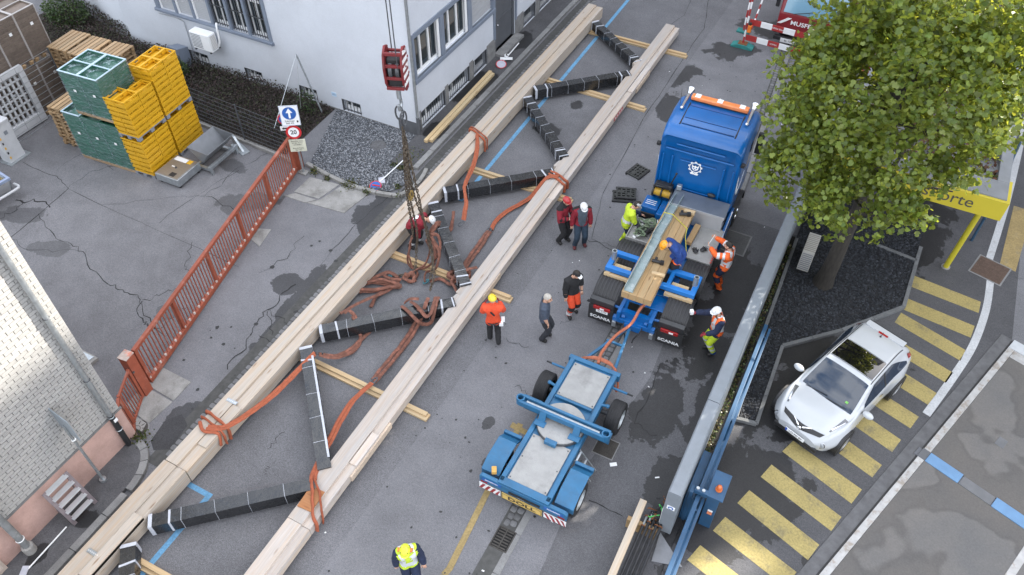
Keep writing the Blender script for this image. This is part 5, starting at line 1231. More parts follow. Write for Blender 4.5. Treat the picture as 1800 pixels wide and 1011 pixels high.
# bolster bar with ring ends, slightly turned
ang = 0.0; bw = MB(); zc = fz + .22
bw.bb(DX - 1.05, DX + 1.05, 9.28, 9.34, zc, zc + .16).bb(DX - 1.05, DX + 1.05, 9.46, 9.52, zc, zc + .16).bb(DX - 1.05, DX + 1.05, 9.34, 9.46, zc, zc + .06).bb(DX - .93, DX + .93, 9.34, 9.355, zc + .06, zc + .15)
br = bw.build('bolster_bar', b2, tr, bevel=.01)
MB().bb(DX - .9, DX + .9, 9.36, 9.44, zc + .062, zc + .09).build('bolster_slot', K['steel'], br)
for s_ in (-1, 1):
    rr = []
    for i in range(21):
        a = 2 * PI * i / 20; rr.append([Vector((DX + s_ * 1.05 + r_ * math.cos(a), 9.40 + r_ * math.sin(a), z_)) for r_, z_ in ((.10, zc - .03), (.10, zc + .175), (.07, zc + .175), (.07, zc))])
    MB().loft(rr, caps=False, closed=False).build('ring_end', b2, br, smooth=40)
    MB().cyl((DX + s_ * 1.05, 9.4, zc), (DX + s_ * 1.05, 9.4, zc + .03), .07, n=16).build('socket_floor', K['rubber'], br)
    MB().ext([(9.16, fz + .12), (9.28, zc + .15), (9.28, fz + .12)], axes((DX + s_ * .42 - .08, 0, 0), (0, 1, 0), (1, 0, 0), (0, 0, 1)), .16).build('bolster_gusset', b2, br, bevel=.008)
    MB().bb(DX + s_ * .42 - .13, DX + s_ * .42 + .13, 9.05, 9.2, fz + .125, fz + .15).build('gusset_foot', b2, br)
    # wheels, front ones open, rear ones under box mudguards
    wheel((DX + s_ * .92, 10.45, .41), .41, .32, tr, s_, K['steel']); wheel((DX + s_ * .92, 8.12, .41), .41, .32, tr, s_, K['steel'])
    MB().cyl((DX + s_ * .3, 10.45, .41), (DX + s_ * .8, 10.45, .41), .06, n=10).build('axle', K['steel_dk'], tr, smooth=True); MB().cyl((DX + s_ * .3, 8.12, .41), (DX + s_ * .8, 8.12, .41), .06, n=10).build('axle', K['steel_dk'], tr, smooth=True)
    MB().bb(DX + s_ * .64 if s_ > 0 else DX - 1.08, DX + 1.08 if s_ > 0 else DX - .64, 9.62, 9.70, .5, .98).build('splash_plate', b2, tr, bevel=.01)
    MB().bb(DX + s_ * .64 if s_ > 0 else DX - 1.06, DX + 1.06 if s_ > 0 else DX - .64, 9.70, 9.92, .5, .56).build('splash_shelf', b2, tr, bevel=.008)
    x0, x1 = sorted((DX + s_ * .66, DX + s_ * 1.1))
    MB().ext([(7.62, .62), (7.62, .80), (7.9, .93), (8.45, .93), (8.68, .72), (8.68, .68), (8.44, .89), (7.92, .89), (7.66, .77), (7.66, .62)], axes((x0, 0, 0), (0, 1, 0), (1, 0, 0), (0, 0, 1)), x1 - x0).build('box_mudguard', b2, tr, bevel=.008)
    MB().bb(x0, x1, 8.66, 8.74, .70, .82).build('guard_lip', b2, tr, bevel=.008)
    # lever pins
    MB().tube([(DX + s_ * .6, 10.95, fz - .1), (DX + s_ * .98, 10.95, fz - .1)], .03, 8).build('pin_bar', b2, tr, smooth=True); MB().tube([(DX + s_ * .96, 10.95, fz - .1), (DX + s_ * 1.12, 10.95, fz - .1)], .022, 8).build('pin_handle', K['black'], tr, smooth=True)
    MB().tube([(DX + s_ * .58, 10.3, fz + .02), (DX + s_ * .72, 10.3, fz + .06)], .035, 8).ball((DX + s_ * .74, 10.3, fz + .06), .05).build('lock_lever', b2, tr, smooth=True)
# small ladder on the right
for y in (8.72, 9.02): MB().beam((DX + .62, y, fz - .05), (DX + 1.05, y, .25), .03, .025).build('ladder_stile', K['steel'], tr)
for k in range(3): MB().beam((DX + .66 + k * .15, 8.72, fz - .1 - k * .21), (DX + .66 + k * .15, 9.02, fz - .1 - k * .21), .04, .02).build('ladder_rung', K['steel'], tr)
# tail board with plate and stripes
tb_ = MB().ext([(-1.04, 0), (1.04, 0), (1.04, .22), (.98, .27), (.66, .27), (.56, .24), (-.56, .24), (-.66, .27), (-.98, .27), (-1.04, .22)], axes((DX, 7.42, .62), (1, 0, 0), (0, 1, 0), (0, 0, 1)), .09).build('tail_board', b2, tr, bevel=.012)
MB().bb(DX - .6, DX + .6, 7.44, 7.62, fz + .01, fz + .05).build('tail_step', b2, tr, bevel=.008)
dp_ = MB().box((DX, 7.40, .50), (.96, .02, .22)).build('doll_plate', mat('plate yellow', (.62, .43, .13), .6, 0, .08, 3, dirt=.2), tr)
text('doll_lettering', 'DOLL', .17, axes((DX, 7.388, .50), (1, 0, 0), (0, 0, 1), (0, -1, 0)), K['black'], dp_, .002, sx=1.55, bold=.004)
for (x0, x1, z0, z1) in ((-.47, .47, .595, .603), (-.47, .47, .397, .405), (-.47, -.462, .405, .595), (.462, .47, .405, .595)): MB().bb(DX + x0, DX + x1, 7.386, 7.389, z0, z1).build('plate_border', K['black'], dp_)
MB().bb(DX - .32, DX + .42, 7.395, 7.42, .70, .76).build('light_strip', K['black'], tr)
for s_ in (-1, 1):
    hz_ = MB().box((DX + s_ * .78, 7.41, .50), (.52, .016, .20)).build('hazard_board', K['white'], tr)
    for k in range(4):
        xx = DX + s_ * .78 - .26 + .13 * k; sl = s_ * .0
        z0, z1 = .40, .60; d = .10 * (1 if s_ < 0 else -1); xo = xx + (.0 if s_ < 0 else .10)
        q = [(xo, z0), (xo + .065, z0), (xo + .065 + d, z1), (xo + d, z1)]
        q = [(max(DX + s_ * .78 - .26, min(DX + s_ * .78 + .26, a)), b) for a, b in q]
        MB().ext(q, axes((0, 7.398, 0), (1, 0, 0), (0, 1, 0), (0, 0, 1)), .003).build('hazard_stripe', mat('hazard red', (.30, .03, .035), .5), hz_)
    lt = MB().box((DX + s_ * .74, 7.412, .79), (.46, .014, .075)).build('tail_decal', mat('decal blue', (.02, .10, .34), .5), tr)
    text('decal_lettering', '800088900', .07, axes((DX + s_ * .74, 7.404, .80), (1, 0, 0), (0, 0, 1), (0, -1, 0)), K['white'], lt, .001)
    MB().box((DX + s_ * .92, 7.412, .68), (.16, .014, .03)).build('reflector', mat('red lens', (.3, .01, .01)), tr)
text('tail_lettering', 'HÜLSER', .06, axes((DX - .05, 7.415, .66), (1, 0, 0), (0, 0, 1), (0, -1, 0)), K['white'], tb_, .001)
MB().box((DX - .78, 7.62, .96), (.11, .15, .12), .5).build('junction_box', mat('box yellow', (.55, .32, .08), .6, dirt=.3), tr, bevel=.015)
# drawbar A-frame to the truck
for s_ in (-1, 1): MB().beam((DX + s_ * .45, 11.3, .62), (TX + s_ * .03, 12.95, .60), .07, .07).build('drawbar_arm', b2, tr, bevel=.008)
MB().beam((DX - .12, 12.35, .61), (DX + .30, 12.35, .61), .05, .05).build('drawbar_brace', b2, tr)
MB().torus((TX, 13.0, .60), (0, 0, 1), .06, .025, 16, 6).build('drawbar_eye', K['steel_dk'], tr, smooth=True)
hs = thing('air_hose_coil', 'orange brown spiral hose coiled on the trailer front and stretching to the truck', 'hose', (DX, 11.3, .6))
P = []
for k in range(80):
    t_ = k / 80; a = t_ * 2 * PI * 4; P.append((DX + .05 + (.42 + .05 * math.sin(k)) * math.cos(a), 11.36 + .12 * math.sin(a) + .05 * t_, .78 + .10 * math.sin(a + .5) + .06 * t_))
hm = mat('orange hose', (.36, .11, .055), .6, 0, .2, 20, .3)
MB().tube(P, .02, 6).build('hose_coil', hm, hs, smooth=True)
MB().tube(catmull([(DX + .05, 11.36, .9), (DX + .0, 11.7, .92), (DX + .1, 12.3, .95), (DX + .30, 12.85, .95), (DX + .38, 13.25, 1.2), (TX + .33, 13.55, 1.28)], 8), .038, 8).build('hose_line', hm, hs, smooth=True)
MB().tube(catmull([(DX + .46, 11.35, .75), (DX + .62, 11.3, .55), (DX + .66, 11.15, .4), (DX + .56, 11.2, .6)], 6), .028, 7).build('hose_end', hm, hs, smooth=True)
# black plastic support mats
def pmat(c, rz, lab, two=False):
    t = thing('plastic_mat', lab, 'mat', (c[0], c[1], 0), rz, 'black plastic load mats on the road')
    for lv in range(2 if two else 1):
        b = MB(); ox = .1 * lv; z = .03 + .06 * lv
        for k in range(5): b.box((ox - .28 + k * .14, .1 * lv, z), (.045, .44, .05))
        for k in range(5): b.box((ox, .1 * lv - .2 + k * .1, z + .003), (.6, .04, .05))
        b.box((ox - .15, .1 * lv + .05, z + .006), (.2, .1, .05)).box((ox + .12, .1 * lv - .06, z + .006), (.16, .1, .05))
        b.build('lattice', mat('dark plastic', (.035, .037, .035), .6, 0, .2), t, local=True)
        b = MB().box((ox, .1 * lv - .24, z - .004), (.64, .05, .06)).box((ox, .1 * lv + .24, z - .004), (.64, .05, .06)); b.build('rim', K['black'], t, local=True, bevel=.008)
    return t
pmat(px(1245, 184), R(85), 'black plastic lattice mat on the road in front of the truck cab')
pmat(px(1121, 303), R(75), 'single black plastic lattice mat on the road left of the truck cab')
pmat(px(1094, 347), R(20), 'two black plastic lattice mats stacked askew left of the truck', True)

# ================================================================== WHITE CAR
CAR = T(1.93, 13.68, 0, R(158.8))
car = thing('white_car', 'white compact crossover car with dark glass roof parked across the yellow crosswalk stripes', 'car', (1.82, 13.66, 0), R(159.5)); car.scale = (.95, .91, .94)
paint = mat('car white paint', (.43, .45, .475), .25, 0, .015, 2, coat=.6)
def lerp_tab(tab, y):
    for (y0, *a), (y1, *b) in zip(tab, tab[1:]):
        if y <= y1 or (y1, *b) == tab[-1]:
            t = max(0, min(1, (y - y0) / (y1 - y0))); t = t * t * (3 - 2 * t) if False else t
            return [p + (q - p) * t for p, q in zip(a, b)]
# y, half width, sill z, belt half width, belt z, edge half width, edge z, top z
CT = [(-2.06, .50, .45, .50, .85, .40, .95, .97), (-2.0, .70, .36, .68, .92, .55, 1.05, 1.07), (-1.85, .80, .30, .76, .98, .60, 1.22, 1.25), (-1.6, .86, .26, .80, 1.02, .58, 1.40, 1.45), (-1.26, .885, .24, .81, 1.02, .57, 1.49, 1.54), (-.8, .86, .24, .82, 1.01, .58, 1.52, 1.565), (-.2, .855, .24, .83, .99, .60, 1.51, 1.565), (.2, .855, .24, .83, .98, .615, 1.46, 1.52), (.55, .86, .24, .82, .97, .66, 1.24, 1.30), (.85, .87, .24, .81, .95, .70, 1.03, 1.08), (1.0, .875, .24, .80, .93, .70, .96, 1.01), (1.26, .885, .25, .78, .90, .66, .94, .985), (1.55, .86, .27, .74, .86, .60, .90, .94), (1.8, .78, .30, .68, .80, .54, .83, .87), (1.95, .66, .36, .60, .70, .46, .74, .78), (2.05, .50, .42, .46, .60, .34, .64, .66)]
def smooth_tab(y):
    # catmull through the table
    n = len(CT)
    for i in range(n - 1):
        if y <= CT[i + 1][0] or i == n - 2:
            p0, p1, p2, p3 = CT[max(0, i - 1)], CT[i], CT[i + 1], CT[min(n - 1, i + 2)]; t = max(0, min(1, (y - p1[0]) / (p2[0] - p1[0])))
            return [.5 * (2 * b + (c - a) * t + (2 * a - 5 * b + 4 * c - d) * t * t + (3 * b - a - 3 * c + d) * t ** 3) for a, b, c, d in zip(p0[1:], p1[1:], p2[1:], p3[1:])]
def car_sec(y):
    """half section from sill to top centre as catmull points"""
    hw, zs, wb_, zb_, we, ze, zt = smooth_tab(y)
    bul = .045 * (math.exp(-((y - 1.28) / .30) ** 2) + math.exp(-((y + 1.26) / .32) ** 2))
    return catmull([(hw * .92, y, zs), (hw * .985 + bul * .6, y, zs + .14), (hw + bul, y, zs + .36 * (zb_ - zs) + .1), (wb_ + bul * .8, y, zb_), ((wb_ * .45 + we * .55), y, zb_ + (ze - zb_) * .55), (we, y, ze), (we * .72, y, ze + (zt - ze) * .7), (we * .36, y, zt - .005), (0, y, zt)], 4)
NS = 33
def S(y, v):
    """surface point: v 0 (sill) .. 1 (top centre), x>0 side"""
    P = car_sec(y); f = max(0, min(.99999, v)) * (len(P) - 1); i = int(f); return P[i].lerp(P[i + 1], f - i)
ys = [-2.06 + 4.11 * i / 56 for i in range(57)]
rings = []
for y in ys:
    h = car_sec(y); rings.append([Vector((p.x, p.y, p.z)) for p in h] + [Vector((-p.x, p.y, p.z)) for p in reversed(h[:-1])])
b = MB().loft(rings, caps=False, closed=False)
n = len(rings[0])
b.add([*rings[0]], [tuple(range(n))]); b.add([*rings[-1]], [tuple(range(n - 1, -1, -1))])
body = b.build('body', paint, car, smooth=50, local=True)
def patch(name, y0, y1, v0, v1, m, parent, off=.006, side=1, ny=10, nv=6, full=False, shape=None):
    """a panel lying just proud of the body surface; shape(s, t) may bend its (y, v) limits"""
    b = MB(); rows = []
    def pt(y, v):
        if v > 1: p = S(y, 2 - v); return Vector((-p.x, p.y, p.z))
        return S(y, v)
    def nrm(y, v):
        e = .012; a = pt(y + e, v) - pt(y - e, v); c = pt(y, min(v + e, 1.98)) - pt(y, max(v - e, .01)); q = a.cross(c).normalized()
        return q if q.z > -.2 and (q.x * pt(y, v).x >= -.05) or q.z > .3 else -q
    for i in range(ny + 1):
        r = []
        for j in range(nv + 1):
            s, t = i / ny, j / nv
            y, v = (y0 + (y1 - y0) * s, v0 + (v1 - v0) * t) if shape is None else shape(s, t)
            p = pt(y, v) + nrm(y, v) * off; r.append(Vector((p.x * side, p.y, p.z)))
        rows.append(r)
    vs = [p for r in rows for p in r]; fs = []
    for i in range(ny):
        for j in range(nv):
            q = (i * (nv + 1) + j, (i + 1) * (nv + 1) + j, (i + 1) * (nv + 1) + j + 1, i * (nv + 1) + j + 1); fs.append(q if side > 0 else q[::-1])
    return b.add(vs, fs).build(name, m, parent, smooth=True, local=True)
cg = glassmat('car glass', (.008, .020, .042), .03, .1); cgr = glassmat('roof glass', (.004, .004, .005), .02)
# windscreen: from roof edge y .2 down to y .92, spanning across the top (v .66 .. 1.34)
patch('windscreen', 0, 0, 0, 0, cg, car, .007, ny=12, nv=16, shape=lambda s, t: ((.24 + .70 * s + .05 * (1 - (2 * t - 1) ** 2) * s, .655 + (1.345 - .655) * t)))
patch('roof_glass', 0, 0, 0, 0, cgr, car, .006, ny=8, nv=12, shape=lambda s, t: (-.62 + .70 * s, .665 + .67 * t))
patch('rear_window', 0, 0, 0, 0, cg, car, .006, ny=6, nv=12, shape=lambda s, t: (-1.90 + .32 * s, .68 + .64 * t))
for y in (.10, -.64): patch('roof_seam', y - .006, y + .006, .64, 1.36, K['black'], car, .004, ny=1, nv=14)
for sd_ in (1, -1):
    patch('side_window', 0, 0, 0, 0, cg, car, .006, sd_, 14, 4, shape=lambda s, t: (-1.50 + 2.05 * s + (-.05) * t * s, .405 + (.585 - .405) * t * (.12 + .88 * min(1, 2.6 * s + .1) * min(1, 3.4 * (1 - s) + .25))))
    patch('window_pillar', -.46, -.40, .405, .585, K['black'], car, .008, sd_, 2, 4)
    patch('roof_rail', -1.45, .18, .628, .645, K['black'], car, .006, sd_, 16, 2)
    patch('sill_trim', -.95, .95, .0, .10, K['black'], car, .006, sd_, 10, 2)
    for yd in (.56, -.42): patch('door_gap', yd - .005, yd + .005, .1, .40, K['black'], car, .003, sd_, 1, 6)
    patch('door_handle', -.30, -.14, .345, .36, K['chrome'], car, .02, sd_, 3, 1); 
    # tall front lamps on the wings, round lamps lower down
    hl = patch('headlight', 0, 0, 0, 0, mat('lamp housing', (.12, .125, .135), .2, .3, coat=.6), car, .007, sd_, 8, 4, shape=lambda s, t: (1.12 + .55 * s, .47 + (.19 * t) * (1 - .7 * s) + .10 * s))
    patch('lamp_strip', 0, 0, 0, 0, K['chrome'], hl, .012, sd_, 6, 2, shape=lambda s, t: (1.2 + .40 * s, .51 + .05 * t + .08 * s))
    rl_ = MB().cyl((sd_ * .56, 1.84, .56), (sd_ * .60, 1.955, .57), .135, .115, 20).build('round_lamp', K['chrome'], car, smooth=40, local=True)
    MB().ball((sd_ * .60, 1.955, .57), (.10, .025, .10), 16, 8).build('lens', mat('clear lens', (.35, .37, .40), .1, .3, .1, 30, coat=.6), rl_, smooth=True, local=True)
    tl = patch('tail_light', 0, 0, 0, 0, mat('red lens', (.3, .01, .01)), car, .012, sd_, 6, 3, shape=lambda s, t: (-1.98 + .36 * s, .44 + .09 * t))
    # mirrors
    mr_ = MB().ball((sd_ * .97, .66, 1.02), (.14, .09, .09), 14, 10).build('mirror', paint, car, smooth=True, local=True)
    MB().beam((sd_ * .82, .64, .98), (sd_ * .95, .66, 1.0), .05, .04).build('mirror_foot', K['black'], mr_, local=True)
    for yw in (1.265, -1.265):
        MB().cyl((sd_ * .60, yw, .35), (sd_ * .932, yw, .35), .405, n=32).build('wheel_arch', K['black'], car, local=True)
# wheels (axles along X in car space)
_keep = wm(car); WM[car.name] = Matrix.Identity(4)
for sd_ in (1, -1):
    for yw in (1.265, -1.265):
        ty = wheel((sd_ * .84, yw, .335), .335, .215, car, sd_, mat('alloy', (.45, .46, .48), .3, .8), tread=False)
        WM[ty.name] = Matrix.Identity(4)
        b = MB()
        for k in range(5):
            a = 2 * PI * k / 5; b.beam((sd_ * .938, yw + .03 * math.cos(a), .335 + .03 * math.sin(a)), (sd_ * .938, yw + .2 * math.cos(a), .335 + .2 * math.sin(a)), .05, .014, up=(1, 0, 0))
        b.build('spokes', mat('alloy', (.45, .46, .48)), ty)
# grille band and bumper mouth
patch('grille', 0, 0, 0, 0, K['black'], car, .008, 1, 4, 20, shape=lambda s, t: ((1.80 + .11 * s) + .11 * (1 - abs(2 * t - 1) ** 1.6), .60 + .80 * t))
for sd_ in (1, -1): patch('chrome_wing', 0, 0, 0, 0, K['chrome'], car, .016, sd_, 5, 3, shape=lambda s, t: (1.88 + .09 * s, .82 + .11 * s + .035 * t))
bd = MB().cyl((0, 2.02, .745), (0, 2.035, .745), .062, n=20).build('badge', K['chrome'], car, smooth=40, local=True)
em_ = MB().torus((0, 2.038, .745), (0, 1, 0), .05, .01, 20, 5).box((0, 2.04, .745), (.13, .012, .026)); em_.build('badge_ring', K['chrome'], bd, local=True)
pt_ = MB().box((0, 2.10, .50), (.52, .015, .11)).build('number_plate', K['white'], car, local=True)
WM[pt_.name] = Matrix.Identity(4)
MB().box((.235, 2.109, .50), (.045, .006, .105)).build('plate_band', mat('plate blue', (.02, .07, .4), .5), pt_, local=True)
text('plate_lettering', 'LÖ FD 87', .088, axes((-.02, 2.110, .50), (-1, 0, 0), (0, 0, 1), (0, 1, 0)), K['black'], pt_, .001)
MB().bb(-.60, .60, 2.0, 2.07, .30, .44).build('bumper_mouth', K['black'], car, local=True, bevel=.03)
# rear spoiler, brake light, aerial, wipers, dashboard details
sp_ = MB().box((0, -1.62, 1.475), (1.05, .20, .035)).build('spoiler', paint, car, local=True, bevel=.015); MB().box((0, -1.725, 1.48), (1.0, .02, .03)).build('spoiler_edge', K['black'], sp_, local=True)
MB().box((.02, -1.50, 1.500), (.26, .06, .03)).build('brake_light', mat('red lens', (.3, .01, .01)), car, local=True, bevel=.01)
MB().tube([(.02, -1.34, 1.53), (.02, -1.46, 1.60)], .008, 6).ball((.02, -1.34, 1.54), .025).build('aerial', K['black'], car, local=True)
for (x0, x1) in ((.55, .0), (-.02, -.5)): 
    p, q_ = S(.93, 1), S(.86, 1); MB().tube([(x0, .985, 1.035 - abs(x0) * .06), (x1, .93, 1.075 - abs(x1) * .06)], .01, 5).build('wiper', K['black'], car, local=True)
MB().box((-.44, .80, 1.125), (.07, .004, .055), M=Matrix.Rotation(.9, 3, 'X')).build('sticker', mat('sticker green', (.15, .4, .08), .6), car, local=True)
WM[car.name] = _keep

# ================================================================== YARD GOODS, GATE, SIGNS
YR = R(4.5)
def yard(x, y, z=0, rz=0): return T(x, y, z, YR + rz)
# --- crate meshes
def crate_mesh(name, lx, ly, h, m):
    b = MB(); x, y = lx / 2, ly / 2
    b.bb(-x + .03, x - .03, -y + .03, y - .03, .002, .02)
    for s_ in (-1, 1):
        X = lambda a, c: sorted((s_ * a, s_ * c))
        def wx(a, c, y0, y1, z0, z1): q = X(a, c); b.bb(q[0], q[1], y0, y1, z0, z1)
        def wy(a, c, x0, x1, z0, z1): q = X(a, c); b.bb(x0, x1, q[0], q[1], z0, z1)
        wx(x - .018, x, -y, y, .0, h * .42); wy(y - .018, y, -x + .018, x - .018, .0, h * .42)               # foot band
        
        for (a_, c_) in ((-y + .03, -.075), (.075, y - .03)): wx(x - .046, x - .03, a_, c_, h * .42, h * .78)
        for (a_, c_) in ((-x + .03, -.06), (.06, x - .03)): wy(y - .046, y - .03, a_, c_, h * .42, h * .78)
        wx(x - .046, x - .03, -.075, .075, h * .42, h * .52); wy(y - .046, y - .03, -.06, .06, h * .42, h * .52)
        wx(x - .022, x + .006, -y - .006, y + .006, h * .78, h); wy(y - .022, y + .006, -x + .022, x - .022, h * .78, h)  # rim
        for t_ in (-.46, -.24, .24, .46): wx(x - .014, x - .001, t_ * ly - .012, t_ * ly + .012, h * .42, h * .78); wy(y - .014, y - .001, t_ * lx - .01, t_ * lx + .01, h * .42, h * .78)
        # hand slot: dark opening framed in the recess
    return b.mesh(name, m)
yc_h = .182
ym = crate_mesh('yellow_crate', .385, .585, yc_h - .004, K['yellow'])
ORD = ['topmost', 'second from the top', 'third from the top', 'fourth from the top', 'fifth from the top', 'sixth from the top', 'seventh from the top', 'eighth from the top', 'ninth from the top', 'tenth from the top', 'eleventh from the top', 'twelfth from the top', 'thirteenth from the top', 'fourteenth from the top', 'bottom']
Y0 = Vector((-19.14, 12.26, 0)); RM = Matrix.Rotation(YR, 4, 'Z')
def yloc(a, d, z): return Y0 + RM @ Vector((-d, a, 0)) + Vector((0, 0, z))      # a along the pile (up the street), d depth to the left
grey = mat('grey plastic pallet', (.22, .23, .26), .6, 0, .1)
tiers = [(.0, 7), (1.46, 7)]
names_a = ['nearest', 'second nearest', 'third nearest', 'farthest']
layers = {(0, 0): 7, (0, 1): 7, (1, 0): 7, (1, 1): 7}
for ti, zb0 in enumerate((0.0, 1.45)):
    for pa in range(2):
        p = yloc(.62 + pa * 1.27, .40, zb0); t = thing('plastic_pallet', 'grey plastic pallet under the %s yellow crates at the %s end' % (('lower', 'upper')[ti], ('near', 'far')[pa]), 'pallet', p, YR)
        MB().box((0, 0, .125), (.8, 1.2, .03)).build('deck', grey, t, local=True, bevel=.005)
        for i in range(3):
            for j in range(3): MB().box((-.34 + .34 * i, -.53 + .53 * j, .06), (.12, .14, .105)).build('foot', grey, t, local=True)
    for col in range(4):
        for dp in range(2):
            nl = 7 if ti == 0 else ((7 if dp == 0 and col == 0 else 7) if col < 2 else 9)
            if ti == 1 and col == 0 and dp == 1: nl = 7
            if ti == 1 and col == 1 and dp == 1: nl = 6
            if ti == 1 and col == 2 and dp == 1: nl = 9
            for k in range(nl):
                p = yloc(.31 + col * .6 + (.07 if col > 1 else 0), .2 + dp * .4, zb0 + .145 + k * yc_h)
                M_ = Matrix.Translation(p + Vector((random.uniform(-.006, .006), random.uniform(-.006, .006), 0))) @ Matrix.Rotation(YR + random.uniform(-.012, .012), 4, 'Z')
                o = inst('yellow_crate', ym, M_)
                tag(o, 'yellow crate, %s in the %s %s stack, %s tier' % (ORD[nl - 1 - k], names_a[col], ('front', 'rear')[dp], ('lower', 'upper')[ti]), 'crate', 'stacked yellow crates')
# --- green nested crates in film
gcol = mat('green plastic', (.018, .095, .060), .45, 0, .15, 6, rv=.12, spec=.6)
gm2, gnt, gb = newmat('stretch film')
gb.inputs['Base Color'].default_value = (.62, .74, .84, 1); gb.inputs['Roughness'].default_value = .22; gb.inputs['Alpha'].default_value = .22
_tc2 = gnt.nodes.new('ShaderNodeTexCoord'); _n2 = noisen(gnt, mapv(gnt, _tc2.outputs['Object'], (2, 2, 14)), 3, 5, .65, .8); gnt.links.new(rng(gnt, _n2, .50, .70, .03, .42), gb.inputs['Alpha'])
_b2 = gnt.nodes.new('ShaderNodeBump'); _b2.inputs['Strength'].default_value = .6; _b2.inputs['Distance'].default_value = .02; gnt.links.new(_n2, _b2.inputs['Height']); gnt.links.new(_b2.outputs[0], gb.inputs['Normal'])
def tub_mesh(name, lx, ly, h, m, div=True):
    b = MB(); x, y = lx / 2, ly / 2; w_ = .02
    for s_ in (-1, 1):
        b.bb(s_ * x - w_ / 2 * (1 + s_), s_ * x + w_ / 2 * (1 - s_), -y, y, 0, h - .03); b.bb(-x + w_, x - w_, s_ * y - w_ / 2 * (1 + s_), s_ * y + w_ / 2 * (1 - s_), 0, h - .03)
        b.bb(s_ * x - .04 * (1 + s_) / 2 + s_ * .012, s_ * x + .04 * (1 - s_) / 2 + s_ * .012, -y - .012, y + .012, h - .035, h); b.bb(-x + .028, x - .028, s_ * y - .04 * (1 + s_) / 2 + s_ * .012, s_ * y + .04 * (1 - s_) / 2 + s_ * .012, h - .035, h)
    b.bb(-x + w_, x - w_, -y + w_, y - w_, 0, .02)
    return b.mesh(name, m)
gh = .138
gmesh = tub_mesh('green_crate', .70, .60, gh, gcol)
G0 = Vector((-19.90, 12.2, 0))
def gloc(a, d, z): return G0 + RM @ Vector((-a, d, 0)) + Vector((0, 0, z))       # a to the left, d up the street
paleg = mat('pale rim plastic', (.40, .52, .60), .4, 0, .06)
gl_names = ['right', 'middle', 'left']
def wrapped(col, zb0, nl, tier):
    t = thing('wooden_pallet', 'wooden pallet under the %s %s column of green crates' % (tier, gl_names[col]), 'pallet', gloc(.36 + col * .73, .63, zb0), YR)
    for j in range(5): MB().box((-.31 + .155 * j, 0, .115), (.12, 1.24, .022)).build('deck_board', K['oldwood'], t, local=True)
    for j in range(3): MB().box((0, -.54 + .54 * j, .055), (.72, .12, .098)).build('bearer', K['oldwoodx'], t, local=True)
    for dp in range(2):
        for k in range(nl):
            p = gloc(.36 + col * .73 + random.uniform(-.005, .005), .32 + dp * .62, zb0 + .13 + k * gh); o = inst('green_crate', gmesh, Matrix.Translation(p) @ Matrix.Rotation(YR + random.uniform(-.01, .01), 4, 'Z'))
            tag(o, 'green crate, %s, %s row of %s %s wrapped column' % (ORD[nl - 1 - k], ('front', 'rear')[dp], tier, gl_names[col]), 'crate', 'film wrapped green crates')
    zt_ = zb0 + .13 + nl * gh
    f = thing('stretch_film', 'clear crinkled stretch film round the %s %s column of green crates' % (tier, gl_names[col]), 'plastic film', gloc(.36 + col * .73, .63, zb0), YR)
    b = MB(); n1 = 40; rr = []
    for zi in range(10):
        zz = .1 + (zt_ - zb0 - .09) * zi / 9; r = []
        for i in range(n1):
            s = i / n1 * 4; e = int(s); q = s - e; hx_, hy_ = .372, .64
            p = [(-hx_ + 2 * hx_ * q, -hy_), (hx_, -hy_ + 2 * hy_ * q), (hx_ - 2 * hx_ * q, hy_), (-hx_, hy_ - 2 * hy_ * q)][e]
            w2 = 1 + .012 * mnoise.noise(Vector((p[0] * 5, p[1] * 5, zz * 9 + col * 7))); r.append(Vector((p[0] * w2, p[1] * w2, zz)))
        rr.append(r)
    b.loft(rr, caps=False); b.build('side_film', gm2, f, smooth=True, local=True)
    if tier == 'upper' or col == 2:
        v = MB(); v.add([(-.36, -.63, zt_ - zb0 - .03), (.36, -.63, zt_ - zb0 - .03), (.36, .63, zt_ - zb0 - .03), (-.36, .63, zt_ - zb0 - .03)], [(0, 1, 2, 3)]); v.build('top_film', gm2, f, local=True)
        fr_ = MB()
        for (x0, x1, y0, y1) in ((-.37, .37, -.645, -.60), (-.37, .37, .60, .645), (-.37, -.325, -.6, .6), (.325, .37, -.6, .6), (-.325, .325, -.022, .022)): fr_.bb(x0, x1, y0, y1, zt_ - zb0 + .002, zt_ - zb0 + .03)
        fr_.build('pale_top_frame', paleg, f, local=True, bevel=.008)
    MB().box((.05, -.655, (zt_ - zb0) * .62), (.09, .006, .08)).build('label', K['white'], f, local=True)
wrapped(0, 0, 12, 'lower'); wrapped(1, 0, 12, 'lower'); wrapped(2, 0, 12, 'lower')
wrapped(0, 1.90, 10, 'upper'); wrapped(1, 1.90, 10, 'upper')
# --- wooden pallet stacks
def pallet_parts(Lx, Ly):
    me = {}
    b = MB().box((0, 0, 0), (Lx / 5 - .035, Ly, .022)); me['deck_board'] = b.mesh('deck_board', K['oldwood'])
    b = MB().box((0, 0, 0), (Lx, .11, .022)); me['stringer'] = b.mesh('stringer', K['oldwoodx'])
    b = MB().box((0, 0, 0), (.12, .13, .085)); me['block'] = b.mesh('block', K['oldwoodx'])
    return me
PM_ = pallet_parts(.82, 1.2)
def pallet(M_, label, grp, full=True):
    t = thing('wooden_pallet', label, 'pallet', M_.translation, M_.to_euler().z, grp)
    for j in range(5): o = inst('deck_board', PM_['deck_board'], M_ @ T(-.328 + .164 * j + random.uniform(-.006, .006), random.uniform(-.01, .01), .133), t)
    for j in range(3): inst('stringer', PM_['stringer'], M_ @ T(0, -.54 + .54 * j, .109), t)
    for i in range(3):
        for j in (0, 2) if not full else range(3): inst('block', PM_['block'], M_ @ T(-.34 + .34 * i, -.53 + .53 * j, .054), t)
    return t
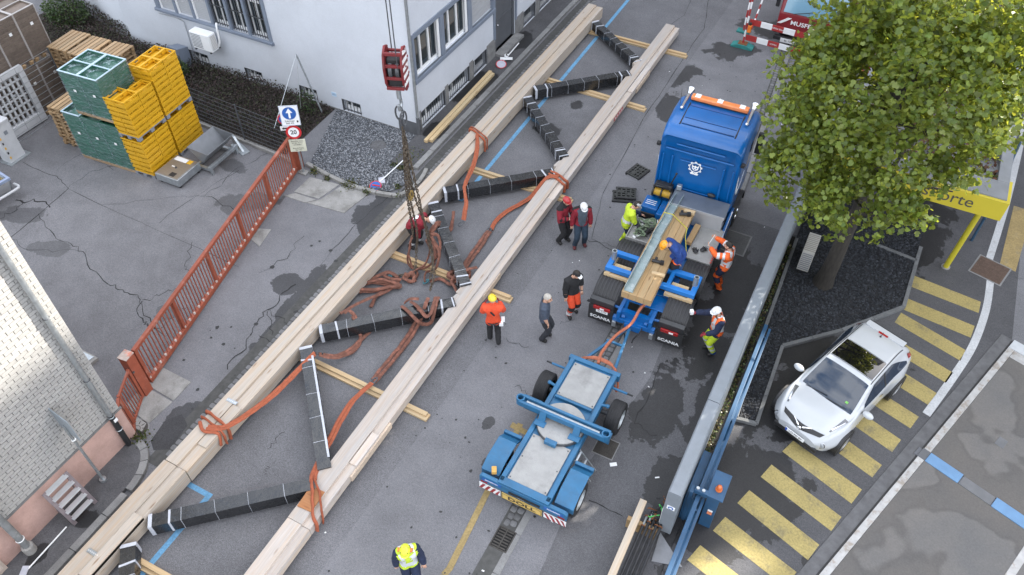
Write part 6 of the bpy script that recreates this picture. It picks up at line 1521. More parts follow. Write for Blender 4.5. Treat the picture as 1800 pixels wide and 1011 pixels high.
for (x, y, n, nm) in ((-24.55, 14.75, 15, 'back left'), (-23.62, 14.8, 15, 'back middle'), (-22.72, 14.85, 15, 'back right'), (-22.85, 12.9, 10, 'front')):
    for k in range(n):
        M_ = T(x + random.uniform(-.03, .03), y + random.uniform(-.03, .03), k * .146, YR + random.uniform(-.02, .02))
        pallet(M_, 'weathered wooden pallet, %s in the %s pallet stack' % (ORD[n - 1 - k], nm), 'stacked wooden pallets', full=(k == n - 1))
# --- brown crates at the far left
bc = mat('brown plastic', (.145, .115, .095), .6, 0, .15, 6, rv=.12)
def rib_crate():
    b = MB(); lx, ly, h = .56, .78, .128
    b.bb(-lx / 2, lx / 2, -ly / 2, ly / 2, 0, h - .05)
    for s_ in (-1, 1): b.bb(s_ * (lx / 2 + .008) - .012, s_ * (lx / 2 + .008) + .012, -ly / 2 - .01, ly / 2 + .01, h - .05, h - .006); b.bb(-lx / 2 + .004, lx / 2 - .004, s_ * (ly / 2 - .0) - .012, s_ * (ly / 2) + .012, h - .05, h - .006)
    for k in range(6): b.bb(lx / 2, lx / 2 + .010, -.36 + k * .14, -.30 + k * .14, .0, h - .05)
    return b.mesh('brown_crate', bc)
rc = rib_crate()
for ti, zb0 in enumerate((0, 1.80)):
    for col in range(5):
        for dp in range(2):
            for k in range(12):
                if dp == 1 and not (ti == 1 and k > 9): continue
                o = inst('brown_crate', rc, T(-25.36 - dp * .6, 14.02 - col * .82, zb0 + .15 + k * .13, 0))
                tag(o, 'brown crate, %s in the %s column, %s tier%s' % (ORD[11 - k], ('right end', 'second', 'third', 'fourth', 'fifth')[col], ('lower', 'upper')[ti], '' if dp == 0 else ', rear'), 'crate', 'wrapped brown crates')
    for col in range(5):
        t = thing('wooden_pallet', 'wooden pallet under the %s column of the %s brown crates' % (('right end', 'second', 'third', 'fourth', 'fifth')[col], ('lower', 'upper')[ti]), 'pallet', (-25.4, 14.02 - col * .82, zb0))
        for j in range(3): MB().box((0, -.3 + .3 * j, .115), (.8, .12, .025)).build('board', K['oldwoodx'], t, local=True); MB().box((.28, -.3 + .3 * j, .05), (.12, .12, .1)).build('block', K['oldwoodx'], t, local=True)
wf = mat('film edge', (.34, .32, .31), .35, 0, .1)
for ti, zb0 in enumerate((0, 1.80)):
    for col in range(5):
        f = thing('stretch_film', 'pale film edges round the %s column of %s brown crates' % (('right end', 'second', 'third', 'fourth', 'fifth')[col], ('lower', 'upper')[ti]), 'plastic film', (-25.4, 14.02 - col * .82, zb0))
        y = 14.02 - col * .82
        b = MB()
        for yy in (y - .395, y + .395): b.bb(-25.075, -25.045, yy - .014, yy + .014, zb0 + .14, zb0 + 1.72)
        if ti: b.bb(-26.2, -25.05, y - .41, y - .37, 3.51, 3.53).bb(-26.2, -25.05, y + .37, y + .41, 3.51, 3.53).bb(-25.1, -25.05, y - .37, y + .37, 3.512, 3.532).bb(-25.68, -25.64, y - .37, y + .37, 3.512, 3.532)
        b.build('film_edge', wf, f)
        MB().bb(-25.045, -25.042, y + .02, y + .12, zb0 + 1.15, zb0 + 1.25).build('label', K['white'], f)
# --- steel troughs beside the yellow crates
t = thing('steel_case', 'flat stainless case with labels and a dark vent lying by the yellow crates', 'steel case', (-18.55, 12.75, 0), R(2))
st = mat('brushed stainless', (.36, .34, .32), .35, .7, .08, 3, stretch=(1, 12, 1))
cs_ = MB().bb(-.47, .45, -.5, .52, .1, .36).build('case', K['steel'], t, local=True, bevel=.012)
MB().bb(-.45, .40, -.47, .5, .362, .375).build('lid', st, t, local=True, bevel=.005)
MB().bb(.02, .22, -.42, -.24, .376, .382).build('vent', K['black'], t, local=True)
MB().bb(-.38, .1, .28, .46, .376, .380).build('label', K['white'], t, local=True)
MB().bb(.12, .28, .28, .46, .376, .381).build('yellow_label', mat('label yellow', (.7, .4, .03), .6), t, local=True)
MB().bb(-.2, -.1, -.02, .02, .376, .383).build('print', K['white'], t, local=True); MB().cyl((-.02, -.02, .376), (-.02, -.02, .40), .035, n=12).build('lock', K['steel_dk'], t, local=True)
for (x, y) in ((-.38, -.4), (.36, -.4), (-.38, .42), (.36, .42)): MB().cyl((x, y, 0), (x, y, .1), .05, n=10).build('castor', K['black'], t, local=True)
t = thing('steel_hopper', 'open grey V shaped steel hopper on a frame beside the yellow crates', 'hopper', (-18.05, 13.9, 0), R(2))
hp = MB()
def slab(B, a, b_, c, d, th=.012):
    a, b_, c, d = map(Vector, (a, b_, c, d)); n_ = (b_ - a).cross(d - a).normalized() * th
    B.add([a, b_, c, d, a + n_, b_ + n_, c + n_, d + n_], [(3, 2, 1, 0), (4, 5, 6, 7), (0, 1, 5, 4), (1, 2, 6, 5), (2, 3, 7, 6), (3, 0, 4, 7)])
slab(hp, (-.42, -.62, .85), (-.02, -.55, .32), (-.02, .62, .32), (-.42, .62, .85)); slab(hp, (.0, -.55, .32), (.40, -.62, .80), (.40, .62, .80), (.0, .62, .32))
slab(hp, (-.42, -.62, .85), (.40, -.62, .80), (.0, -.55, .32), (-.02, -.55, .32)); slab(hp, (-.02, .62, .32), (.0, .62, .32), (.40, .62, .80), (-.42, .62, .85))
hp.build('hopper_shell', mat('hopper steel', (.21, .22, .235), .5, .4, .12, 4, .1), t, local=True)
fb = MB().bb(.28, .38, -.68, .68, .22, .34).bb(-.38, -.28, -.68, .68, .05, .15).bb(-.28, .28, -.6, -.5, .08, .18).bb(-.28, .28, .5, .6, .08, .18); fb.build('frame', K['steel'], t, local=True, bevel=.008)
for (x, y) in ((.33, -.6), (.33, .6), (-.33, .6), (-.33, -.6)): MB().bb(x - .04, x + .04, y - .04, y + .04, 0, .22).build('leg', K['steel'], t, local=True)
t = thing('steel_bracket', 'grey steel angle bracket lying between the hopper and the mesh fence', 'bracket', (-17.85, 14.75, 0), R(-20))
MB().ext([(-.32, .05), (.30, .05), (-.16, .42), (-.32, .42)], axes((0, -.05, 0), (1, 0, 0), (0, 1, 0), (0, 0, 1)), .08).build('gusset', K['steel'], t, local=True, bevel=.006); MB().bb(-.35, .42, -.14, .16, 0, .05).build('foot_plate', K['steel'], t, local=True, bevel=.006)
# --- mesh fence at the back of the yard
def mesh_fence(name, label, A, B, h, step=2.4, bars=9, kerb=True, vst=.2):
    A = Vector((*A, 0)); B = Vector((*B, 0)); t = thing(name, label, 'fence', A); d = (B - A); L = d.length; u = d.normalized()
    n = max(1, round(L / step))
    for i in range(n + 1):
        p = A + d * (i / n); MB().cyl(p, p + Vector((0, 0, h)), .028, n=8).build('post', K['steel_dk'], t, smooth=True)
    for k in range(bars):
        z = .12 + (h - .16) * k / (bars - 1); MB().beam(A + Vector((0, 0, z)), B + Vector((0, 0, z)), .012, .014).build('wire', K['steel_dk'] if kerb else K['steel'], t)
    v = MB(); m_ = int(L / vst)
    for i in range(m_):
        p = A + d * ((i + .5) / m_); v.beam(p + Vector((0, .008, .1)), p + Vector((0, .008, h - .02)), .006, .006, up=(0, 1, 0))
    tag(v.build('vertical_wires', K['steel_dk'], t), kind='stuff')
    if kerb: MB().beam(A + Vector((0, -.02, .05)), B + Vector((0, -.02, .05)), .12, .14).build('fence_kerb', K['concrete'], t, bevel=.01)
    return t
mesh_fence('mesh_fence', 'dark wire mesh fence on a kerb in front of the heather hedge', (-25.4, 15.45), (-15.4, 15.0), 1.5)
mesh_fence('mesh_fence', 'galvanised bar mesh fence in front of the brown crates at left', (-24.42, 8.0), (-24.5, 13.9), 2.35, step=3, bars=12, kerb=False, vst=.5)
# tensioned pole with two wires at the corner
t = thing('stay_pole', 'slanting grey metal pole with stay wires beside a cellar window', 'pole', px(528, 200))
MB().tube([(-16.6, 17.6, .1), (-17.1, 17.5, 2.25)], .028, 8).build('pole', K['steel'], t, smooth=True); MB().tube([(-17.1, 17.5, 2.25), (-16.6, 15.3, .9)], .012, 5).tube([(-17.1, 17.5, 2.22), (-16.95, 17.0, .5)], .006, 5).build('stay_wire', K['steel'], t)
# --- white gate machine and grille at far left
t = thing('gate_cabinet', 'white gate motor cabinet with hazard stripe beside the mesh fence', 'cabinet', (-24.1, 11.0, 0), R(2))
wm_ = mat('warm white paint', (.52, .53, .55), .5, 0, .05, 3, dirt=.15)
MB().bb(-.18, .22, -.3, .28, 0, 1.35).build('cabinet', wm_, t, local=True, bevel=.015); MB().bb(-.2, .25, -.33, .31, 1.35, 1.42).build('cap', wm_, t, local=True, bevel=.01); MB().bb(-.26, .34, -.4, .4, 0, .03).build('foot', K['steel'], t, local=True)
for k in range(6): MB().box((.223, -.22, .2 + k * .18), (.006, .05, .08)).build('hazard_mark', K['black'] if k % 2 else mat('label yellow', (.7, .4, .03)), t, local=True)
MB().bb(.22, .226, -.02, .1, .95, 1.08).build('panel', mat('panel grey', (.2, .22, .25), .5), t, local=True)
t = thing('white_gate', 'white framed barred gate leaf standing behind the mesh fence', 'gate', (-24.9, 11.8, 0))
MB().bb(-24.95, -24.8, 10.2, 13.0, 1.95, 2.12).bb(-24.95, -24.8, 10.2, 13.0, .05, .4).bb(-24.95, -24.8, 12.8, 13.0, .4, 1.95).bb(-24.95, -24.8, 10.2, 10.35, .4, 1.95).build('frame', wm_, t, bevel=.01)
for k in range(13): MB().bb(-24.92, -24.86, 10.45 + k * .18, 10.52 + k * .18, .4, 1.95).build('bar', wm_, t)
for k in range(5): MB().bb(-24.915, -24.865, 10.35, 12.8, .62 + k * .27, .66 + k * .27).build('cross_bar', wm_, t)
# --- skip of garden waste, lower far left
t = thing('skip', 'galvanised skip filled with yellowish garden waste at the left picture edge', 'skip', (-23.3, 9.3, 0), R(-8))
MB().ext([(-.95, .1), (.55, .1), (.8, .62), (-.95, .62)], axes((0, -1.2, 0), (1, 0, 0), (0, 1, 0), (0, 0, 1)), .05).ext([(-.95, .1), (.55, .1), (.8, .62), (-.95, .62)], axes((0, .55, 0), (1, 0, 0), (0, 1, 0), (0, 0, 1)), .05).bb(-.95, .55, -1.15, .55, .06, .12).build('skip_body', K['steel'], t, local=True)
sl = MB(); slab(sl, (.55, -1.15, .1), (.8, -1.15, .62), (.8, .55, .62), (.55, .55, .1), .03); sl.build('skip_side', wm_, t, local=True)
MB().tube(catmull([(.8, -1.2, .3), (1.0, -.4, .32), (1.0, .5, .32), (.92, .68, .32), (.7, .66, .32)], 5), .04, 8).build('skip_rail', wm_, t, smooth=True, local=True)
MB().bb(-.98, .86, .53, .6, .6, .68).bb(.76, .86, -1.2, .53, .6, .68).build('skip_rim', mat('rim bluish', (.25, .30, .42), .5), t, local=True)
v = MB()
for i in range(420):
    x, y = random.uniform(-.9, .74), random.uniform(-1.1, .5); v.box((x, y, .5 + random.uniform(-.06, .12)), (random.uniform(.03, .12), random.uniform(.02, .05), .015), M=(Matrix.Rotation(random.uniform(0, 6), 3, 'Z') @ Matrix.Rotation(random.uniform(-.8, .8), 3, 'X')))
tag(v.build('garden_waste', mat('garden waste', (.24, .17, .05), .9, 0, .4, 6, col2=(.10, .11, .04), c2s=4), t, local=True), kind='stuff')
# --- red sliding gate
def px_bar(A, B, z): return None
GA = Vector((-13.42, 6.28, 0)); GB = Vector((-15.42, 14.68, 0)); gd = (GB - GA); gu = gd.normalized(); gl = gd.length
gt_ = thing('sliding_gate', 'long rust red barred sliding gate along the yard entrance', 'gate', GA)
Rm = K['rust']
zt0, zt1 = .14, 1.30
MB().beam(GA + Vector((0, 0, zt1)), GB + Vector((0, 0, zt1)), .10, .09).build('top_rail', Rm, gt_, bevel=.006); MB().beam(GA + Vector((0, 0, zt0)), GB + Vector((0, 0, zt0)), .12, .14).build('bottom_rail', Rm, gt_, bevel=.006)
for k in range(6):
    p = GA + gd * (k / 5) + gu * (.05 if k == 0 else (-.05 if k == 5 else 0)); MB().beam(p + Vector((0, 0, zt0 + .07)), p + Vector((0, 0, zt1 - .045)), .08, .10, up=(gu.x, gu.y, 0)).build('gate_post', Rm, gt_, bevel=.004)
nb = 72; bm_ = MB().box((0, 0, (zt0 + zt1) / 2), (.022, .024, zt1 - zt0 - .11)).mesh('bar', Rm); ga = math.atan2(-gd.x, gd.y)
for k in range(nb):
    if (k * 5) % nb < 5 and k: pass
    p = GA + gd * ((k + .5) / nb); inst('bar', bm_, T(p.x, p.y, 0, ga), gt_)
    if k % 1 == 0: b = None
cl = MB().cyl((0, 0, 0), (0, 0, .06), .03, n=8).mesh('roller', mat('pale roller', (.5, .42, .38), .6))
for k in range(0, nb, 2): p = GA + gd * ((k + .5) / nb); inst('roller', cl, T(p.x + .03, p.y, zt0 + .07), gt_)
# posts and the small gate by the brick house
t = thing('gate_pillar', 'square rust red steel post with a pale cap between sliding gate and small gate', 'post', (-13.36, 6.05, 0))
MB().box((-13.36, 6.05, .72), (.24, .26, 1.44), .12).build('post', Rm, t, bevel=.008); MB().box((-13.36, 6.05, 1.452), (.26, .28, .024), .12).build('cap', mat('worn cap', (.42, .34, .30), .7, 0, .2, 8, col2=(.5, .2, .14), c2s=6), t)
MB().cyl((-13.22, 5.95, 1.0), (-13.20, 5.95, 1.0), .03, n=10).build('lock', K['steel_dk'], t)
sg = thing('small_gate', 'small rust red barred pedestrian gate beside the brick building', 'gate', (-13.2, 5.8, 0))
a0, a1 = Vector((-13.22, 5.86, 0)), Vector((-12.86, 5.22, 0))
for z in (.16, 1.16): MB().beam(a0 + Vector((0, 0, z)), a1 + Vector((0, 0, z)), .05, .06).build('rail', Rm, sg, bevel=.004)
for q in (0, 1): p = a0.lerp(a1, q); MB().beam(p + Vector((0, 0, .12)), p + Vector((0, 0, 1.2)), .06, .07).build('stile', Rm, sg, bevel=.004)
for k in range(6): p = a0.lerp(a1, (k + 1) / 7); MB().beam(p + Vector((0, 0, .19)), p + Vector((0, 0, 1.13)), .022, .022).build('bar', Rm, sg)
t = thing('side_fence', 'narrow fixed rust red barred panel joining the small gate to the brick wall', 'fence', (-12.8, 5.1, 0))
a0, a1 = Vector((-12.84, 5.18, 0)), Vector((-12.66, 5.0, 0))
for z in (.1, 1.14): MB().beam(a0 + Vector((0, 0, z)), a1 + Vector((0, 0, z)), .06, .09).build('rail', Rm, t, bevel=.004)
for q in (0, .5, 1): p = a0.lerp(a1, q); MB().beam(p + Vector((0, 0, .1)), p + Vector((0, 0, 1.16)), .05 if q != .5 else .022, .05 if q != .5 else .022).build('bar', Rm, t)
# far end post and sign post with signs
t = thing('gate_pillar', 'rust red steel post at the far end of the sliding gate by the signs', 'post', (-15.45, 14.85, 0)); MB().box((-15.45, 14.85, .7), (.22, .22, 1.4), .2).build('post', Rm, t, bevel=.008)
sp_t = thing('sign_post', 'grey post carrying a one way sign, a 20 limit sign and a text plate', 'sign', (-15.18, 14.72, 0))
MB().cyl((-15.18, 14.72, 0), (-15.18, 14.72, 2.5), .036, n=10).build('post', K['steel'], sp_t, smooth=True); MB().box((-15.18, 14.72, .03), (.3, .22, .06)).build('post_foot', K['concrete'], sp_t, bevel=.01)
FN = Vector((.55, -.83, .10)).normalized(); FX = Vector((.83, .55, 0)).normalized(); FZ = FX.cross(-FN).normalized() if False else (-FX.cross(FN)).normalized()
if FZ.z < 0: FZ = -FZ
def plate(c, w_, h_, m, parent, name, th=.02): 
    o = MB().box((0, 0, 0), (w_, th, h_), M=Matrix((FX, -FN, FZ)).transposed()); o.V = [tuple(Vector(v) + Vector(c)) for v in o.V]; return o.build(name, m, parent)
def fpos(c, dx, dz, dn=.0): return Vector(c) + FX * dx + FZ * dz + FN * dn
c1_ = Vector((-15.18, 14.72, 2.22)) + FN * .05
p1 = plate(c1_, .56, .66, K['white'], sp_t, 'one_way_plate')
for (x, z, w_, h_) in ((0, .322, .56, .016), (0, -.322, .56, .016), (-.272, 0, .016, .63), (.272, 0, .016, .63)): plate(fpos(c1_, x, z, .012), w_, h_, mat('plate rim', (.4, .45, .55), .5), p1, 'plate_rim', .006)
cb = fpos(c1_, 0, .08, .012); MB().cyl(cb, cb + FN * .008, .205, n=30).build('blue_disc', sblue, p1)
ar = axes(fpos(c1_, 0, .08, .024), FX, -FN, FZ); MB().ext([(-.03, -.16), (.03, -.16), (.03, .02), (.10, .02), (0, .17), (-.10, .02), (-.03, .02)], ar, .004).build('arrow', K['white'], p1)
text('sign_lettering', 'Zubringer\nBell AG', .075, axes(fpos(c1_, -.03, -.215, .013), FX, FZ, FN), K['black'], p1, .001)
plate(fpos(c1_, .2, -.2, .013), .05, .06, K['black'], p1, 'pictogram', .004)
c2_ = Vector((-15.18, 14.72, 1.62)) + FN * .05
p2 = MB().cyl(c2_, c2_ + FN * .012, .235, n=30).build('limit_disc', sred, sp_t); MB().cyl(c2_ + FN * .012, c2_ + FN * .018, .165, n=30).build('limit_face', K['white'], p2); text('limit_lettering', '20', .19, axes(c2_ + FN * .02, FX, FZ, FN), K['black'], p2, .001, bold=.004)
c3_ = fpos((-15.18, 14.72, 1.12), .03, 0, .05); p3 = plate(c3_, .50, .42, mat('cream plate', (.56, .56, .45), .6), sp_t, 'text_plate'); text('plate_lettering', 'Besucher bitte\nan der Porte\nanmelden.\n\nBesuch Porte\nBell AG', .062, axes(fpos(c3_, 0, .0, .012), FX, FZ, FN), K['black'], p3, .001)
t = thing('no_parking_sign', 'round blue and red no parking sign with a white plate fixed to the mesh fence', 'sign', (-15.9, 15.0, 0))
c4_ = Vector((-15.75, 14.98, 1.72)); o = MB().cyl(c4_, c4_ + FN * .012, .19, n=28).build('sign_disc', sred, t); MB().cyl(c4_ + FN * .012, c4_ + FN * .018, .150, n=28).build('blue_face', sblue, o)
MB().beam(c4_ + FN * .02 - FX * .10 + FZ * .10, c4_ + FN * .02 + FX * .10 - FZ * .10, .035, .006, up=FN).build('slash', sred, o)
p4 = plate(Vector((-15.72, 14.96, 1.40)), .36, .14, K['white'], t, 'arrow_plate'); MB().ext([(-.13, 0), (-.07, .045), (-.07, .02), (.07, .02), (.07, .045), (.13, 0), (.07, -.045), (.07, -.02), (-.07, -.02), (-.07, -.045)], axes(fpos((-15.72, 14.96, 1.40), 0, 0, .014), FX, -FN, FZ), .003).build('arrow', K['black'], p4)
MB().cyl((-15.78, 15.02, 0), (-15.78, 15.02, 1.9), .02, n=8).build('post', K['steel'], t)
# --- lower left corner: street sign, ladder, thick pole, pale door, boards
t = thing('street_sign', 'grey sign seen edge on, on a thin pole before the brick wall', 'sign', (-12.34, 3.77, .1))
MB().cyl((-12.34, 3.77, .1), (-12.34, 3.77, 2.3), .03, n=10).build('pole', K['steel'], t, smooth=True); MB().cyl((-12.34, 3.77, .1), (-12.34, 3.77, .16), .075, n=14).build('collar', K['steel'], t, smooth=40)

b = MB().box((0, 0, 0), (.025, .66, .70), M=Matrix.Rotation(R(84), 3, 'Z')); b.V = [(v[0] - 12.34, v[1] + 3.80, v[2] + 2.32) for v in b.V]; b.build('sign_plate', mat('sign back', (.30, .34, .38), .45, .3, .08), t, bevel=.008)
MB().torus((-12.34, 3.77, 1.78), (0, 0, 1), .04, .012, 12, 5).build('clamp', K['white'], t)
t = thing('step_ladder', 'small aluminium step ladder with five wide treads leaning at the pink plinth', 'ladder', (-12.25, 3.0, .1))
lt0, lt1 = Vector((-12.05, 0, .1)), Vector((-12.42, 0, 1.12))
for y in (2.72, 3.28): MB().beam(lt0 + Vector((0, y, 0)), lt1 + Vector((0, y, 0)), .03, .09, up=(0, 1, 0)).build('side_rail', mat('ladder rail', (.20, .17, .18), .5, .3, .1), t, bevel=.005)
for k in range(5): p = lt0.lerp(lt1, .16 + .2 * k); MB().box((p.x + .02, 3.0, p.z), (.13, .53, .03)).build('tread', mat('aluminium tread', (.55, .56, .58), .4, .5, .05), t, bevel=.004)
for y in (2.74, 3.26): MB().beam((-12.42, y, 1.08), (-12.56, y, .12), .02, .04).build('rear_leg', MATS['ladder rail'], t)
t = thing('lamp_post', 'thick weathered grey pole with a concrete collar at the lower left', 'lamp post', (-12.40, 1.95, .1))
MB().cyl((-12.42, 1.86, .1), (-12.42, 1.86, 7), .075, .07, 14).build('pole', mat('weathered pole', (.20, .21, .215), .7, .2, .2, 5, .2, col2=(.30, .31, .31), c2s=4), t, smooth=True); MB().cyl((-12.42, 1.86, .08), (-12.42, 1.86, .32), .125, n=16).build('collar', K['concrete'], t, smooth=40, bevel=.01); MB().torus((-12.42, 1.86, .62), (0, 0, 1), .08, .01, 14, 5).build('clamp', K['white'], t)
t = thing('pale_door', 'pale wooden panelled door leaf standing in the pink plinth at the lower left corner', 'door', (-12.55, 1.1, .1))
MB().bb(-12.6, -12.53, .35, 1.38, .1, 1.0).build('leaf', mat('pale door wood', (.42, .35, .30), .7, 0, .1, 4, .1), t, bevel=.006)
for (a, b_) in ((.42, .85), (.93, 1.32)): MB().bb(-12.535, -12.522, a, b_, .2, .92).build('panel', mat('pale panel', (.50, .43, .38), .7), t, bevel=.006)

# ================================================================== RIGHT SIDE: WALL, GATES, BEDS, TREE
# dark gravel bed
bed = quad([(1291, 742), (1330, 748), (1374, 612), (1480, 577), (1588, 541), (1604, 470), (1606, 442), (1500, 425), (1395, 400)], 0)
bed_o = MB().prism([(-.44, 18.9), (-.32, 15.0), (-.18, 11.98), (.30, 12.06), (.24, 14.7), (1.5, 15.95), (2.80, 17.55), (2.84, 19.0), (2.85, 21.5), (-.44, 21.5)], -.02, .05).build('gravel_bed', mat('bed soil', (.022, .023, .026), .95, 0, .3, 9, .5), None); tag(bed_o, kind='structure')
stm = []
for i in range(5):
    b = MB(); b.ball((0, 0, 0), (.026, .019, .014), 5, 3); b.V = [tuple(Vector(v) * random.uniform(.75, 1.2)) for v in b.V]; stm.append((b.V, b.F))
def inpoly(p, poly):
    c = False; n = len(poly)
    for i in range(n):
        a, b = poly[i], poly[(i + 1) % n]
        if (a[1] > p[1]) != (b[1] > p[1]) and p[0] < (b[0] - a[0]) * (p[1] - a[1]) / (b[1] - a[1]) + a[0]: c = not c
    return c
def scatter(name, poly, n, z, mats, s0, s1, seed, label, cat, holes=()):
    rs = np.random.RandomState(seed); xs = [p[0] for p in poly]; ysv = [p[1] for p in poly]
    V, F, MI = [], [], []; cnt = 0
    while cnt < n:
        x, y = rs.uniform(min(xs), max(xs)), rs.uniform(min(ysv), max(ysv))
        if not inpoly((x, y), poly) or any((x - h[0]) ** 2 + (y - h[1]) ** 2 < h[2] ** 2 for h in holes): continue
        v, f = stm[rs.randint(5)]; s = rs.uniform(s0, s1); M_ = Matrix.Translation((x, y, z + rs.uniform(-.004, .012))) @ Matrix.Rotation(rs.uniform(0, 6.28), 4, 'Z') @ Matrix.Rotation(rs.uniform(-.5, .5), 4, 'X') @ Matrix.Scale(s, 4)
        b0 = len(V); V += [tuple(M_ @ Vector(q)) for q in v]; F += [tuple(b0 + i for i in q) for q in f]; MI += [int(rs.choice(len(mats), p=[.55, .3, .15] if len(mats) == 3 else None))] * len(f); cnt += 1
    me = bpy.data.meshes.new(name); me.from_pydata(V, [], F); me.validate()
    for m in mats: me.materials.append(m)
    me.polygons.foreach_set('material_index', MI[:len(me.polygons)]); o = bpy.data.objects.new(name, me); C.objects.link(o); _reg(o, Matrix.Identity(4)); tag(o, label, cat, kind='stuff'); return o
dg = [mat('dark stone', (.018, .021, .027), .75, 0, .3, 9), mat('dark stone light', (.038, .042, .052), .75, 0, .3, 9), mat('dark stone deep', (.008, .009, .012), .8, 0, .3, 9)]
bp = [(-.40, 18.9), (-.28, 15.0), (-.14, 12.02), (.26, 12.10), (.20, 14.72), (1.46, 15.99), (2.76, 17.58), (2.80, 21.0), (-.40, 21.0)]
scatter('gravel', bp, 9000, .055, dg, .8, 1.9, 3, 'dark slate gravel filling the bed under the tree', 'gravel')
kb = bpy.data.objects.new('kerb', None); C.objects.link(kb); _reg(kb, Matrix.Identity(4)); tag(kb, kind='structure')
def kerbline(pts, wd=.08, h=.13, step=1.0, m=None, parent=None):
    for a, b in zip(pts, pts[1:]):
        a, b = Vector((*a, 0)), Vector((*b, 0)); L = (b - a).length; n = max(1, round(L / step)); u = (b - a) / n
        for i in range(n): MB().beam(a + u * (i + .006) + Vector((0, 0, h / 2 - .03)), a + u * (i + .994) + Vector((0, 0, h / 2 - .03)), wd, h).build('kerb_stone', m or mat('dark kerb', (.13, .135, .14), .8, 0, .15, 5, .3, rv=.1, grain=.15), parent or kb, bevel=.006)
kerbline([(-.42, 18.9), (-.32, 15.0), (-.18, 11.98)], .09); kerbline([(-.18, 11.98), (.30, 12.06), (.24, 14.7)], .09); kerbline([(.24, 14.7), (1.5, 15.95), (2.80, 17.55), (2.86, 20.2)], .1); kerbline([(1.7, 19.7), (2.84, 19.55)], .1)
# strip of dark soil and weeds between wall and bed
so_ = MB().prism([(-.62, 9.9), (-.40, 9.9), (-.46, 19), (-.62, 19)], -.02, .02).build('soil_strip', mat('soil', (.018, .016, .013), .95, 0, .4, 9, .5)); tag(so_, kind='structure')
def leafcloud(name, pts, size, mats, seed, label=None, cat=None, parent=None, kind='stuff', lobed=False, up=.35):
    """many leaf-sized faces; pts are (x, y, z) centres"""
    rs = np.random.RandomState(seed); n = len(pts)
    P = np.array(pts, float)
    base = np.array([(0, -.5, 0), (.42, -.12, .06), (.30, .28, .02), (0, .55, -.05), (-.30, .28, .02), (-.42, -.12, .06)]) if not lobed else np.array([(0, -.45, 0), (.30, -.42, .05), (.52, -.08, .10), (.30, .10, .03), (.34, .42, .05), (.0, .60, -.06), (-.34, .42, .05), (-.30, .10, .03), (-.52, -.08, .10), (-.30, -.42, .05)])
    k = len(base); s = rs.uniform(.7, 1.25, n) * size
    nz = rs.normal(0, 1, (n, 3)); nz[:, 2] = np.abs(nz[:, 2]) + up * 3; nz /= np.linalg.norm(nz, axis=1)[:, None]
    t = rs.normal(0, 1, (n, 3)); X = np.cross(nz, t); X /= np.linalg.norm(X, axis=1)[:, None]; Y = np.cross(nz, X)
    V = P[:, None, :] + s[:, None, None] * (base[None, :, 0, None] * X[:, None, :] + base[None, :, 1, None] * Y[:, None, :] + base[None, :, 2, None] * nz[:, None, :])
    V = V.reshape(-1, 3)
    if parent is not None: 
        Mi = np.array(wm(parent).inverted()); V = V @ Mi[:3, :3].T + Mi[:3, 3]
    me = bpy.data.meshes.new(name); me.vertices.add(n * k); me.vertices.foreach_set('co', V.ravel()); me.loops.add(n * k); me.loops.foreach_set('vertex_index', np.arange(n * k, dtype=np.int32)); me.polygons.add(n); me.polygons.foreach_set('loop_start', np.arange(0, n * k, k, dtype=np.int32)); me.polygons.foreach_set('loop_total', np.full(n, k, dtype=np.int32))
    for m in mats: me.materials.append(m)
    me.polygons.foreach_set('material_index', rs.randint(0, len(mats), n).astype(np.int32)); me.update(calc_edges=True); me.validate()
    o = bpy.data.objects.new(name, me); C.objects.link(o)
    if parent is not None: o.parent = parent; _reg(o, wm(parent))
    else: _reg(o, Matrix.Identity(4))
    return tag(o, label, cat, kind=kind)
def leafmat(name, col, trans, rough=.38, spec=.5, fac=.35):
    m, nt, b = newmat(name); L = nt.links; out = nt.nodes['Material Output']
    geo = nt.nodes.new('ShaderNodeNewGeometry'); f = rng(nt, geo.outputs['Random Per Island'], 0, 1, .5, 1.5)
    vm = nt.nodes.new('ShaderNodeVectorMath'); vm.operation = 'SCALE'; vm.inputs[0].default_value = col; L.new(f, vm.inputs['Scale']); L.new(vm.outputs[0], b.inputs['Base Color'])
    b.inputs['Roughness'].default_value = rough; b.inputs['Specular IOR Level'].default_value = spec
    tr_ = nt.nodes.new('ShaderNodeBsdfTranslucent'); v2 = nt.nodes.new('ShaderNodeVectorMath'); v2.operation = 'SCALE'; v2.inputs[0].default_value = trans; L.new(f, v2.inputs['Scale']); L.new(v2.outputs[0], tr_.inputs['Color'])
    mx = nt.nodes.new('ShaderNodeMixShader'); mx.inputs[0].default_value = fac; L.new(b.outputs[0], mx.inputs[1]); L.new(tr_.outputs[0], mx.inputs[2]); L.new(mx.outputs[0], out.inputs['Surface']); return m
L1 = leafmat('tree leaf', (.125, .175, .034), (.40, .43, .045), fac=.42); L2 = leafmat('tree leaf pale', (.165, .21, .045), (.48, .49, .055), fac=.42); L3 = leafmat('tree leaf dark', (.090, .142, .030), (.31, .36, .034), fac=.42)
weed = [leafmat('weed leaf', (.05, .08, .02), (.1, .14, .02)), leafmat('weed leaf dry', (.09, .07, .025), (.1, .1, .02))]
rs = np.random.RandomState(5)
pts = [(rs.uniform(-.6, -.42), rs.uniform(10, 18.6), rs.uniform(.02, .12)) for _ in range(1100)]
leafcloud('ground_weeds', pts, .05, weed, 5, 'low weeds and dead leaves in the dark strip behind the grey wall', 'weeds')
